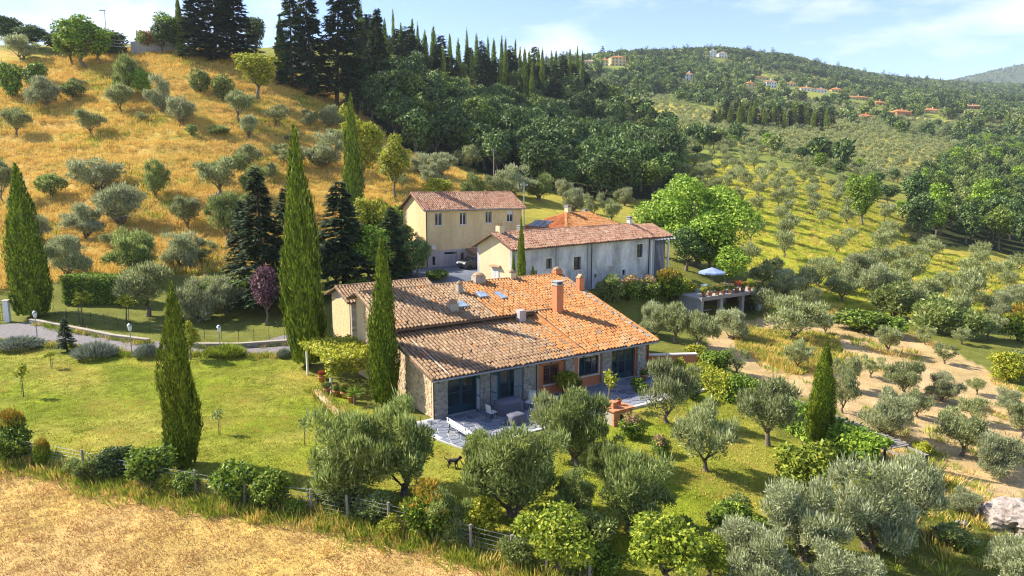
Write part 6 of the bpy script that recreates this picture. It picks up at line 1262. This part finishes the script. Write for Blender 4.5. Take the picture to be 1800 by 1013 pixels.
# far hills: wooded slopes and olive groves seen as one mass
def far_mass():
    r = np.random.default_rng(31); n = 90000; t = r.uniform(-.35, .85, n); Y = 235 * np.exp(r.random(n) ** .62 * math.log(3600 / 235)); X = t * Y
    big = lambda s, k: np.sin(X * s + k + 1.7 * np.sin(Y * s * .7 + k)) * np.sin(Y * s * 1.1 + 2.1 * k + 1.3 * np.sin(X * s * .6))
    b = big(.012, 1) + big(.023, 3) + big(.007, 5); Z = ground_z(X, Y); d = Y * _c - (Z - CAM_H) * _s; px = 900 + FPX * X / d; py = 506.5 - FPX * (Y * _s + (Z - CAM_H) * _c) / d
    high = (Y > 950) & (b < 1.1); midz = (Y > 560) & (Y <= 950) & (b < .25) & (r.random(n) < .55); grove = (Y <= 560) & (b < .2) & (r.random(n) < .14); keep = (px > 930) & (px < 1900) & (high | midz | grove)
    keep &= ~poly_in(X, Y, Z_RWOOD) & ~poly_in(X, Y, Z_ORCH) & ~poly_in(X, Y, Z_FOREST)
    for vx, vy, w in ((1088, 116, 20), (1064, 116, 10), (1034, 113, 14), (1254, 101, 10), (1271, 101, 12), (1342, 140, 20), (1357, 154, 15), (1420, 160, 18), (1442, 163, 16), (1512, 176, 26), (1524, 212, 16), (1592, 210, 22), (1712, 192, 18), (1392, 152, 14), (1470, 162, 14), (1322, 158, 12), (1548, 186, 14), (1640, 200, 16), (1212, 142, 12)): keep &= ~((np.abs(px - vx) < w) & (py > vy - 4) & (py < vy + 19))
    keep = np.nonzero(keep)[0][:30000]; X, Y, Z, b = X[keep], Y[keep], Z[keep], b[keep]; m = len(X); u = r.random(m)
    oliv = ((Y <= 560) & (u < .3)) | ((Y > 560) & (Y < 950) & (u < .45) & (b > -.6)); kind = np.where(oliv, r.integers(0, 4, m), 4 + r.integers(0, 6, m)); con = ~oliv & (u > .94); kind = np.where(con, 10 + r.integers(0, 5, m), kind)
    meshes = [merged(olive_proto(800 + i, 240, 3.6, 'olive', 1), 'm')['mesh'] for i in range(4)] + [merged(broad_proto(810 + i, 300, mm, 4.0), 'm')['mesh'] for i, mm in enumerate(('dark', 'mid', 'mid', 'dark', 'olive_green', 'dark'))] + [merged(conifer_proto(830 + i, 260, 'conifer', 4.2), 'm')['mesh'] for i in range(3)] + [merged(cypress_proto(840 + i, 220, 4.6), 'm')['mesh'] for i in range(2)]
    s = np.where(kind < 4, r.uniform(.9, 1.4, m), np.where(kind < 10, r.uniform(.9, 1.5, m), r.uniform(.8, 1.25, m))); s = s * np.where(Y > 1300, 1.12, 1)
    scatter('far_woodland', np.stack([X, Y, Z - .4], -1), s, r.uniform(0, 6.28, m), kind, meshes, 'distant woods and olive groves covering the far hills')
far_mass()
def far_groves():
    r = np.random.default_rng(41); n = 9000; Y = np.sqrt(r.uniform(225 ** 2, 640 ** 2, n)); X = r.uniform(.12, .80, n) * Y
    X = np.round(X / 5.2) * 5.2 + r.normal(0, .7, n); Y = np.round(Y / 5.6) * 5.6 + r.normal(0, .7, n); o = np.unique(np.stack([np.round(X / 5.2), np.round(Y / 5.6)], -1), axis=0, return_index=True)[1]; X, Y = X[o], Y[o]
    open_ = np.sin(X * .017 + 2.) * np.sin(Y * .021 + X * .006) > .62; k = ~open_ & ~poly_in(X, Y, Z_RWOOD) & ~poly_in(X, Y, Z_ORCH) & ~poly_in(X, Y, Z_FOREST); X, Y = X[k], Y[k]; Z = ground_z(X, Y); m = len(X)
    scatter('far_olive_groves', np.stack([X, Y, Z - .2], -1), r.uniform(.62, .95, m), r.uniform(0, 6.28, m), r.integers(0, 4, m), [merged(olive_proto(860 + i, 420, 2.8, 'olive', 1), 'm')['mesh'] for i in range(4)], 'rows of small olives in the far valley groves')
far_groves()
# ================================================================ small things
def tube_obj(name, pts, r, mat, parent=None, seg=6): return MB().tube(pts, r, seg).build(name, M[mat], parent)
# --- lamp posts on the lawn edge
for px, py, l in ((66, 598, 'white lantern lamp post beside the gate end of the drive'), (232, 624, 'white lantern lamp post between two lavender mounds'), (388, 626, 'white lantern lamp post by the grass clump')):
    p = G(px, py); L = empty('lamp_post', p, 0, l, 'lamp', 'lamp posts along the drive')
    tube_obj('pole', [(0, 0, -.2), (0, 0, 1.9)], [.045, .035], 'metal', L); MB().lathe([(.1, 0), (.1, .05), (.05, .12)], 8).build('base', M['metal'], L)
    MB().lathe([(.08, 1.9), (.13, 1.98), (.16, 2.28), (.14, 2.3)], 8).build('lantern', M['white_paint'], L); MB().lathe([(.2, 2.3), (.12, 2.42), (.03, 2.48)], 8).build('cap', M['metal'], L)
p = G(190, 96); L = empty('street_lamp', p, 0, 'thin street lamp on the crest behind the round oak', 'lamp'); tube_obj('pole', [(0, 0, -.5), (0, 0, 9.5)], [.12, .07], 'metal', L); MB().bb(-1.1, .2, -.12, .12, 9.4, 9.6).build('lamp_head', M['metal'], L)
# --- utility poles and overhead wires
def pole(px, py, h, l, mat='wood_grey'):
    p = G(px, py); P_ = empty('utility_pole', p, 0, l, 'pole'); tube_obj('shaft', [(0, 0, -.5), (0, 0, h)], [.11, .07], mat, P_); MB().bb(-.5, .5, -.05, .05, h - .5, h - .4).build('crossarm', M[mat], P_)
    for x in (-.45, 0, .45): MB().lathe([(.04, 0), (.05, .06), (.03, .12)], 6, (x, 0, h - .4)).build('insulator', M['white_paint'], P_)
    return np.array([p[0], p[1], p[2] + h - .3])
t1 = pole(868, 318, 6.2, 'pale utility pole at the foot of the dark wood'); t2 = pole(384, 392, 4.0, 'thin utility pole among the hillside olives'); t3 = pole(921, 395, 6.0, 'metal utility pole rising behind the cream house', 'metal')
def wires(name, ends, label, n=2, sag=.5, gap=.35, r=.018):
    W_ = empty(name, ends[0], 0, label, 'wire'); o = np.array(ends[0])
    for k in range(n):
        for a, b in zip(ends[:-1], ends[1:]):
            a, b = np.array(a), np.array(b); pts = [a + (b - a) * t - o + np.array([0, 0, -sag * 4 * t * (1 - t) + (k - .5) * gap]) for t in np.linspace(0, 1, 9)]; tube_obj('wire', pts, r, 'metal' if k else 'iron', W_, 4)
wires('overhead_wires', [aty(60, 412, 80), t2, aty(452, 322, 100)], 'pair of overhead wires crossing the lower golden hillside', 2, .35)
wires('power_line', [t3, t1, aty(978, 290, 150)], 'pale power line sagging from the pole into the dark wood', 1, .8, 0, .03)
# --- fence along the field
def fence(name, px, label, h=1.25, mat='wood_grey', nw=5, sub=1, wr=.007, pr=.045, lean=.04):
    pts = []
    for a, b in zip(px[:-1], px[1:]):
        for k in range(sub): pts.append(G(a[0] + (b[0] - a[0]) * k / sub, a[1] + (b[1] - a[1]) * k / sub))
    pts.append(G(*px[-1])); o = pts[0]; F_ = empty(name, o, 0, label, 'fence'); rr = random.Random(2)
    for p in pts:
        d = p - o; tube_obj('post', [(d[0], d[1], d[2] - .3), (d[0] + rr.uniform(-lean, lean), d[1] + rr.uniform(-lean, lean), d[2] + h * rr.uniform(.92, 1.08))], pr, mat, F_)
    for k in range(nw): tube_obj('wire', [p - o + np.array([0, 0, h * (k + 1) / (nw + .6)]) for p in pts], wr, 'metal', F_, 3)
fence('wire_fence', FENCE_PX, 'wire mesh fence with weathered posts between lawn and field', 1.2, 'wood_grey', 6, 1, .008, .06)
fence('drive_fence', [(96, 556), (160, 566), (230, 578), (330, 596), (420, 600), (500, 598)], 'thin iron post fence along the bank above the drive', .95, 'iron', 2, 3, .006, .018, .0)
# --- gate at the left edge
p = G(12, 566); g = empty('iron_gate', p, R(12), 'iron bar gate with white pillar at the left edge', 'gate')
for x in (-2.6, .1): MB().bb(x - .2, x + .2, -.2, .2, -.2, 1.9).build('pillar', M['white_paint'], g); MB().bb(x - .26, x + .26, -.26, .26, 1.9, 2.0).build('pillar_cap', M['kerb'], g)
for k in range(15): tube_obj('bar', [(-2.35 + k * .157, 0, .1), (-2.35 + k * .157, 0, 1.65)], .014, 'iron', g, 5)
for z in (.15, .9, 1.6): MB().bb(-2.4, -.1, -.02, .02, z - .02, z + .02).build('rail', M['iron'], g)
# --- pots
def pot_mesh(r=.24, h=.42): return MB().lathe([(r * .68, 0), (r * .95, h * .82), (r * 1.1, h * .84), (r * 1.1, h), (r * .9, h), (r * .85, h * .9)], 12).mesh('pot', M['terracotta'], True)
POT = pot_mesh()
def potted(p, label, kind='flower_bush', w=.8, h=.8, s=1.0, group='flower pots', mat=None):
    e = empty('potted_plant', p, random.uniform(0, 6), label, 'plant', group); link('pot', POT, e, sc=s); pr = PR[kind][0]; f = link('plant', pr['crown'], e, (0, 0, .36 * s)); f.scale = (w / pr['w'], w / pr['w'], h / pr['h']); return e
for i, (a, k, l) in enumerate(((.6, 'lime_bush', 'yellow-leaved plant in a pot at the left corner of the terrace edge'), (1.6, 'wild_bush', 'grey-leaved plant in a pot second along the terrace edge'), (2.7, 'orange_bush', 'orange-tipped plant in a pot third along the terrace edge'), (3.7, 'flower_bush', 'flowering plant in a pot fourth along the terrace edge'), (4.8, 'flower_bush', 'flowering plant in a pot at the middle of the terrace edge'), (5.8, 'red_bush', 'red-leaved plant in a pot sixth along the terrace edge'), (6.8, 'orange_bush', 'orange-tipped plant in a pot seventh along the terrace edge'), (7.9, 'lime_bush', 'yellow-leaved plant in a pot eighth along the terrace edge'), (9.0, 'flower_bush', 'flowering plant in a pot at the right end of the terrace edge'))):
    potted(tloc(a, .0, 2.5), l, k, 1.0 + .2 * (i % 3), .8 + .25 * (i % 2), 1.0, 'pots along the terrace edge')
# --- parasol, table and chairs on the terrace
pb = tloc(4.4, 2.2, 2.5); U = empty('parasol', pb, 0, 'open blue-grey parasol on the terrace', 'parasol'); tube_obj('pole', [(0, 0, 0), (0, 0, 2.5)], .03, 'wood_grey', U); MB().lathe([(.3, 0), (.3, .06), (.06, .1)], 10).build('base', M['concrete'], U)
cv = [(0, 0, 2.55)] + [(1.45 * math.cos(k * math.pi / 4), 1.45 * math.sin(k * math.pi / 4), 2.05) for k in range(8)] + [(1.45 * math.cos(k * math.pi / 4), 1.45 * math.sin(k * math.pi / 4), 1.88) for k in range(8)]
MB().add(cv, [(0, 1 + k, 1 + (k + 1) % 8) for k in range(8)] + [(1 + k, 9 + k, 9 + (k + 1) % 8, 1 + (k + 1) % 8) for k in range(8)]).build('canopy', M['cloth_blue'], U)
for k in range(8): tube_obj('rib', [(0, 0, 2.53), (1.42 * math.cos(k * math.pi / 4), 1.42 * math.sin(k * math.pi / 4), 2.03)], .012, 'iron', U, 4)
def table(p, rz, label, w, d, h, mat): 
    t = empty('garden_table', p, rz, label, 'table'); MB().bb(-w / 2, w / 2, -d / 2, d / 2, h - .05, h).build('tabletop', M[mat], t)
    for x in (-1, 1):
        for y in (-1, 1): MB().bb(x * (w / 2 - .08) - .03, x * (w / 2 - .08) + .03, y * (d / 2 - .08) - .03, y * (d / 2 - .08) + .03, 0, h - .05).build('leg', M['iron'], t)
def chair(p, rz, label, seat='shutter_white', frame='iron', group=None):
    c = empty('garden_chair', p, rz, label, 'chair', group); MB().bb(-.23, .23, -.23, .23, .4, .46).build('seat', M[seat], c); MB().hull8([(-.23, .2, .46), (.23, .2, .46), (.23, .24, .46), (-.23, .24, .46)], [(-.22, .27, .9), (.22, .27, .9), (.22, .31, .9), (-.22, .31, .9)]).build('backrest', M[seat], c)
    for x in (-.2, .2):
        for y in (-.2, .2): tube_obj('leg', [(x, y, .4), (x * 1.1, y * 1.15, 0)], .016, frame, c, 5)
        tube_obj('armrest', [(x * 1.15, -.2, .4), (x * 1.15, -.2, .62), (x * 1.15, .25, .64)], .014, frame, c, 5)
table(tloc(3.6, 2.0, 2.5), TAL, 'blue cloth table under the terrace parasol', 1.3, .9, .75, 'cloth_blue'); chair(tloc(2.6, 1.6, 2.5), TAL + .5, 'blue garden chair left of the terrace table', 'cloth_blue'); chair(tloc(4.6, 1.2, 2.5), TAL - 2.8, 'blue garden chair before the terrace table', 'cloth_blue')
# --- patio furniture
def covered(p, rz, label, w, d, h, folds=7):
    r = random.Random(w); n = 24; V = []; F = []
    for j, (f, z) in enumerate(((1.12, 0), (1.08, h * .35), (1.02, h * .8), (.97, h * .97), (.6, h * 1.02))):
        for k in range(n):
            th = 2 * math.pi * k / n; c_, s_ = math.cos(th), math.sin(th); q = 1 / max(abs(c_), abs(s_)) ** .75; wob = 1 + (.05 * math.sin(folds * th + w * 9) + r.uniform(-.012, .012)) * max(0, 1 - j / 3); V.append((c_ * q * w / 2 * f * wob, s_ * q * d / 2 * f * wob, z + (r.uniform(-.02, .02) if j else 0)))
    for j in range(4):
        for k in range(n): F.append((j * n + k, j * n + (k + 1) % n, (j + 1) * n + (k + 1) % n, (j + 1) * n + k))
    F.append(tuple(4 * n + k for k in range(n))); e = empty('covered_table', p, rz, label, 'table'); MB().add(V, F).build('cover', M['cloth_grey'], e, smooth=True)
    for x in (-1, 1):
        for y in (-1, 1): MB().bb(x * w * .4 - .04, x * w * .4 + .04, y * d * .4 - .04, y * d * .4 + .04, 0, h * .3).build('leg', M['wood_dark'], e)
covered(floc(4.2, -1.55, .06), AL, 'large garden table under a grey cover on the patio', 1.55, 1.05, .8); covered(floc(3.55, -3.35, .06), AL, 'low grey-covered seat block in front of the covered table', 1.0, .8, .55)
for a, b, rz, l in ((5.65, -1.75, -1.2, 'pale-cushioned garden chair right of the covered table'), (2.75, -2.0, 1.7, 'pale-cushioned garden chair left of the covered table'), (6.5, -.95, 2.4, 'garden chair by the lattice door'), (5.1, -3.1, 3.0, 'garden chair right of the low covered block')): chair(floc(a, b, .06), AL + rz, l, 'shutter_white', 'iron', 'chairs on the patio')
e = empty('bench', floc(-.15, -3.55, .05), AL + R(90), 'long white bench on the sunlit patio corner', 'bench')
for k in range(3): MB().bb(-1.15, 1.15, -.2 + k * .15, -.07 + k * .15, .42, .46).build('seat_slat', M['white_paint'], e)
for k in range(2): MB().hull8([(-1.15, .27, .55 + k * .17), (1.15, .27, .55 + k * .17), (1.15, .3, .55 + k * .17), (-1.15, .3, .55 + k * .17)], [(-1.15, .3, .69 + k * .17), (1.15, .3, .69 + k * .17), (1.15, .33, .69 + k * .17), (-1.15, .33, .69 + k * .17)]).build('back_slat', M['white_paint'], e)
for x in (-.95, .95):
    tube_obj('leg', [(x, -.18, .42), (x, -.24, 0)], .025, 'iron', e); tube_obj('leg', [(x, .33, .86), (x, .26, .42), (x, .34, 0)], .025, 'iron', e); tube_obj('leg_brace', [(x, -.2, .2), (x, .28, .2)], .018, 'iron', e)
# --- brick barbecue
b = empty('brick_barbecue', floc(8.75, -6.35, -.12), AL, 'brick barbecue with terracotta top beside the patio kerb', 'barbecue'); rr = random.Random(3)
for lev in range(8):
    for k in range(6):
        off = .12 if lev % 2 else 0
        if 1 <= lev <= 5 and 2 <= k <= 3: continue
        MB().bb(-.72 + k * .24 + .004 + (off if k < 5 else 0) * 0, -.72 + (k + 1) * .24 - .008, -.42 + rr.uniform(-.006, .006), -.3, lev * .115, lev * .115 + .105).build('brick', M['brick'], b)
MB().bb(-.71, .71, -.295, .45, 0, .90).build('masonry_core', M['mortar'], b); MB().bb(-.24, .24, -.31, -.296, .12, .68).build('firebox', M['iron'], b); MB().bb(-.82, .82, -.5, .52, .92, 1.0).build('worktop', M['terracotta'], b)
MB().bb(-.5, -.1, -.1, .4, 1.0, 1.35).build('chimney_block', M['brick'], b)
potted(floc(9.0, -6.1, .90), 'small terracotta pot standing on the brick barbecue', 'flower_bush', .3, .2, .7, 'pots on the patio')
# --- pots round the patio and the left terrace
potted(floc(9.3, -.75, .06), 'bright green round shrub in a pot under the barred window', 'lime_bush', 1.9, 1.25, 1.3, 'pots on the patio'); potted(floc(15.9, -1.2, .06), 'purple and white flowering pot by the big glass doors', 'flower_bush', .7, .6, 1, 'pots on the patio'); potted(floc(10.4, -.7, .06), 'small reddish potted plant right of the bright green shrub', 'orange_bush', .6, .6, 1, 'pots on the patio')
e = plant_at('sapling', floc(9.75, -4.4, .05), 1.3, 2.5, 'slim flowering standard on the patio kerb', 'plants on the patio')
for i, (px, py, k, l) in enumerate(((566, 672, 'red_bush', 'leftmost terracotta pot by the creeper pergola'), (578, 682, 'orange_bush', 'red-flowering pot behind the leftmost one'), (592, 697, 'flower_bush', 'flowering pot in the middle of the left pot group'), (606, 700, 'orange_bush', 'orange-flowering trough pot at the front of the left group'), (618, 708, 'flower_bush', 'rightmost pot of the left group near the gable cypress'), (575, 694, 'wild_bush', 'grey-leaved pot on the pale edging wall'))):
    potted(G(px, py), l, k, .7, .6, 1, 'pots left of the farmhouse')
def yucca():
    p = G(624, 712); e = empty('yucca', p, 0, 'spiky yucca in the pot group left of the farmhouse', 'plant'); r = np.random.default_rng(5); n = 90; d = rsph(r, n); d[:, 2] = np.abs(d[:, 2]) * .9 - .15
    tube_obj('stem', [(0, 0, -.1), (0, 0, .7)], [.09, .07], 'bark', e); link('leaves', leaves_mesh('leaves', np.zeros((n, 3)) + [0, 0, .75] + d * .05, d, unit(np.cross(d, rsph(r, n))), r.uniform(.55, .85, n), r.uniform(.05, .08, n), LM['broad']), e)
yucca()
# --- black dog on the lawn
def dog():
    p = G(797, 823); me = bpy.data.meshes.new('dog'); 
    J = {'hip': (-.26, 0, .50), 'mid': (-.02, 0, .49), 'chest': (.2, 0, .50), 'neck': (.33, 0, .60), 'head': (.43, 0, .70), 'snout': (.56, 0, .66), 't1': (-.36, 0, .52), 't2': (-.50, 0, .58), 't3': (-.58, 0, .70)}
    rad = {'hip': .105, 'mid': .098, 'chest': .125, 'neck': .075, 'head': .082, 'snout': .035, 't1': .04, 't2': .03, 't3': .018}
    E_ = [('hip', 'mid'), ('mid', 'chest'), ('chest', 'neck'), ('neck', 'head'), ('head', 'snout'), ('hip', 't1'), ('t1', 't2'), ('t2', 't3')]
    for s, y, f in (('l', .085, .03), ('r', -.085, -.04)):
        J.update({'sh' + s: (.2, y, .40), 'el' + s: (.17 + f, y, .26), 'wr' + s: (.2 + f, y, .12), 'fp' + s: (.22 + f, y, .02), 'ft' + s: (.27 + f, y, .015)}); rad.update({'sh' + s: .065, 'el' + s: .042, 'wr' + s: .028, 'fp' + s: .028, 'ft' + s: .022})
        J.update({'th' + s: (-.27, y, .40), 'kn' + s: (-.19 - f, y, .29), 'hk' + s: (-.34 - f, y, .16), 'hp' + s: (-.32 - f, y, .02), 'ht' + s: (-.26 - f, y, .015)}); rad.update({'th' + s: .08, 'kn' + s: .05, 'hk' + s: .028, 'hp' + s: .027, 'ht' + s: .022})
        E_ += [('chest', 'sh' + s), ('sh' + s, 'el' + s), ('el' + s, 'wr' + s), ('wr' + s, 'fp' + s), ('fp' + s, 'ft' + s), ('hip', 'th' + s), ('th' + s, 'kn' + s), ('kn' + s, 'hk' + s), ('hk' + s, 'hp' + s), ('hp' + s, 'ht' + s)]
        J['ear' + s] = (.40, y * .75, .80); rad['ear' + s] = .018; E_.append(('head', 'ear' + s))
    ks = list(J); me.from_pydata([J[k] for k in ks], [(ks.index(a), ks.index(b)) for a, b in E_], []); me.materials.append(plain('black_fur', (.018, .017, .017), .7, .3, 12, 0, .3))
    o = link('dog', me, None, p, R(-8)); o.scale = (.82, .82, .82); tag(o, 'black dog with raised tail standing on the lawn before the patio', 'dog'); m = o.modifiers.new('skin', 'SKIN'); m.use_smooth_shade = True
    for v, k in zip(me.skin_vertices[0].data, ks): v.radius = (rad[k], rad[k]); v.use_root = k == 'mid'
    o.modifiers.new('sub', 'SUBSURF').levels = 1; o.modifiers['sub'].render_levels = 2
dog()
# --- boulders
def boulder(px, py, wpx, hpx, label, mat, seed):
    p = G(px, py); m = depth(p) / FPX; bm = bmesh.new(); bmesh.ops.create_icosphere(bm, subdivisions=4, radius=1); r = random.Random(seed); ks = [Vector((r.uniform(-1, 1), r.uniform(-1, 1), r.uniform(-1, 1))).normalized() for _ in range(16)]
    for v in bm.verts:
        n = v.co.normalized(); d = 1.0
        for i, k in enumerate(ks): d -= max(0, n.dot(k) - (.62 + .02 * i)) * .75
        d += .07 * math.sin(9 * n.x + seed) * math.sin(8 * n.y) + .05 * abs(math.sin(14 * n.x + 11 * n.y + seed)) - .05 * abs(math.sin(17 * n.z + 6 * n.y)) + .03 * math.sin(23 * n.z + 7 * n.x) + r.uniform(-.012, .012); v.co = n * d
    me = bpy.data.meshes.new('boulder'); bm.to_mesh(me); bm.free(); me.materials.append(mat); o = link('boulder', me, None, (p[0], p[1], p[2] + hpx * m * .15), r.uniform(0, 6), (wpx * m / 2, wpx * m / 2.4, hpx * m * .6)); tag(o, label, 'rock', 'rocks at the lower right')
def rock_mat(name, a, b_, c_):
    m, t, b = new_mat(name); n1 = noise(t, 2.6, 8, .7); n2 = noise(t, 9, 6, .7); col = ramp(t, n1, [(.3, a), (.5, b_), (.7, c_)]); col = mixc(t, .7, col, ramp(t, n2, [(.38, (.25, .24, .24)), (.5, (1, 1, 1)), (.7, (1.2, 1.2, 1.2))]), 'MULTIPLY'); t.links.new(col, b.inputs['Base Color']); b.inputs['Roughness'].default_value = .95; bump(t, b, n2, .8, .06); return m
_rk = rock_mat('pale_lichened_rock', (.20, .17, .145), (.34, .28, .24), (.42, .37, .31)); _rk2 = rock_mat('blue_grey_rock', (.16, .17, .22), (.26, .27, .32), (.34, .35, .38))
boulder(1782, 932, 130, 78, 'large pale lichened boulder at the right edge', _rk, 3); boulder(1731, 908, 36, 20, 'blue-grey rock touching the left of the large boulder', _rk2, 5); boulder(1642, 882, 26, 14, 'small grey rock by the silver olives', _rk2, 8); boulder(1690, 920, 22, 10, 'flat little rock in the shade left of the boulders', _rk2, 11)
p = G(1612, 850); e = empty('wooden_trough', p, R(40), 'small brick-edged planter at the pergola end', 'planter'); MB().bb(-.5, .5, -.4, .4, -.2, .45).build('body', M['brick'], e); MB().bb(-.42, .42, -.32, .32, .45, .47).build('soil', M['soil'], e); MB().bb(.5, .62, -.4, .4, -.2, .75).build('end_post', M['concrete'], e)
# --- vehicles in the yard
def yloc(a, b): q = YO + np.array([math.cos(YAL), math.sin(YAL), 0]) * a + np.array([-math.sin(YAL), math.cos(YAL), 0]) * b; return np.array([q[0], q[1], float(ground_z(q[0], q[1])) + .05])
M['car_paint'] = plain('dark_car_paint', (.02, .022, .03), .25, .15, 2, .3, 0, .6); M['rubber'] = plain('tyre_rubber', (.02, .02, .02), .85); M['blue_plastic'] = plain('blue_plastic', (.03, .12, .42), .45, .1)
def wheel(parent, x, y, z, r=.31, w=.18):
    t = MB().lathe([(r * .62, -w / 2), (r * .94, -w / 2), (r, -w / 4), (r, w / 4), (r * .94, w / 2), (r * .62, w / 2)], 18).build('tyre', M['rubber'], parent); t.matrix_local = Matrix.Translation((x, y, z)) @ Matrix.Rotation(R(90), 4, 'X')
    k = MB().lathe([(r * .62, -w * .42), (r * .2, -w * .5), (r * .2, w * .5), (r * .62, w * .42)], 12).build('rim', M['metal'], t)
def car():
    c = empty('parked_car', yloc(4.3, -3.4), YAL + R(8), 'dark small car parked in the shaded yard of the cream house', 'car'); prof = [(-1.85, .35), (-1.9, .75), (-1.75, .92), (-1.0, .98), (-.55, 1.38), (.75, 1.42), (1.35, 1.0), (1.8, .88), (1.88, .6), (1.85, .35)]
    V = [(x, y * (.80 if z < 1.05 else .64), z) for y in (-1, 1) for x, z in prof]; n = len(prof); MB().add(V, [tuple(range(n)), tuple(range(2 * n - 1, n - 1, -1))] + [(i, n + i, n + (i + 1) % n, (i + 1) % n) for i in range(n)]).build('body', M['car_paint'], c)
    for s in (-1, 1):
        MB().add([(-.85, s * .755, 1.02), (1.2, s * .755, 1.02), (.7, s * .665, 1.36), (-.5, s * .665, 1.33)], [(0, 1, 2, 3) if s < 0 else (3, 2, 1, 0)]).build('side_window', M['glass'], c)
        for x in (-1.2, 1.2): wheel(c, x, s * .76, .31)
        MB().bb(-1.93, -1.85, s * .6 - .16, s * .6 + .16, .68, .82).build('headlight', M['white_paint'], c)
    MB().add([(-1.02, -.62, 1.0), (-.56, -.58, 1.395), (-.56, .58, 1.395), (-1.02, .62, 1.0)], [(3, 2, 1, 0)]).build('windscreen', M['glass'], c)
car()
def motorbike():
    c = empty('motorcycle', yloc(6.9, -4.0), YAL + R(200), 'grey motorcycle parked beside the dark car', 'motorcycle'); wheel(c, -.68, 0, .31, .31, .12); wheel(c, .68, 0, .31, .31, .14)
    MB().hull8([(-.25, -.14, .62), (.25, -.14, .62), (.25, .14, .62), (-.25, .14, .62)], [(-.2, -.1, .88), (.2, -.08, .84), (.2, .08, .84), (-.2, .1, .88)]).build('tank', M['metal'], c); MB().hull8([(.22, -.13, .7), (.85, -.1, .74), (.85, .1, .74), (.22, .13, .7)], [(.22, -.12, .8), (.85, -.08, .86), (.85, .08, .86), (.22, .12, .8)]).build('seat', M['rubber'], c)
    MB().bb(-.2, .25, -.16, .16, .3, .62).build('engine', M['metal'], c); tube_obj('handlebar', [(-.35, -.38, 1.02), (-.42, 0, .98), (-.35, .38, 1.02)], .018, 'iron', c)
    for y in (-.08, .08): tube_obj('fork', [(-.42, y, .95), (-.68, y, .31)], .03, 'metal', c)
    MB().lathe([(.1, 0), (.08, .1)], 10).build('headlight', M['white_paint'], c, (-.55, 0, .82))
motorbike()
b = empty('blue_bin', yloc(8.1, -3.6), YAL, 'blue plastic bin beside the white building gable', 'bin'); MB().box((0, 0, .55), (.7, .7, 1.1), 0, 0, 1.12).build('body', M['blue_plastic'], b); MB().bb(-.42, .42, -.42, .42, 1.1, 1.17).build('lid', M['blue_plastic'], b)
p = G(160, 585); 
# ================================================================ haze
hz = MB(); hz.bb(-5900, 5900, -60, 5600, -60, 760); hz = hz.build('haze', None)
hz.data.materials.clear(); hm = bpy.data.materials.new('thin_air'); hm.use_nodes = True; t_ = hm.node_tree; t_.nodes.clear()
pv = t_.nodes.new('ShaderNodeVolumePrincipled'); pv.inputs['Color'].default_value = (.78, .88, 1, 1); pv.inputs['Density'].default_value = .00010; pv.inputs['Anisotropy'].default_value = .1
om = t_.nodes.new('ShaderNodeOutputMaterial'); t_.links.new(pv.outputs[0], om.inputs['Volume']); hz.data.materials.append(hm); tag(hz, 'thin bluish haze of the valley air', None, None, 'stuff')
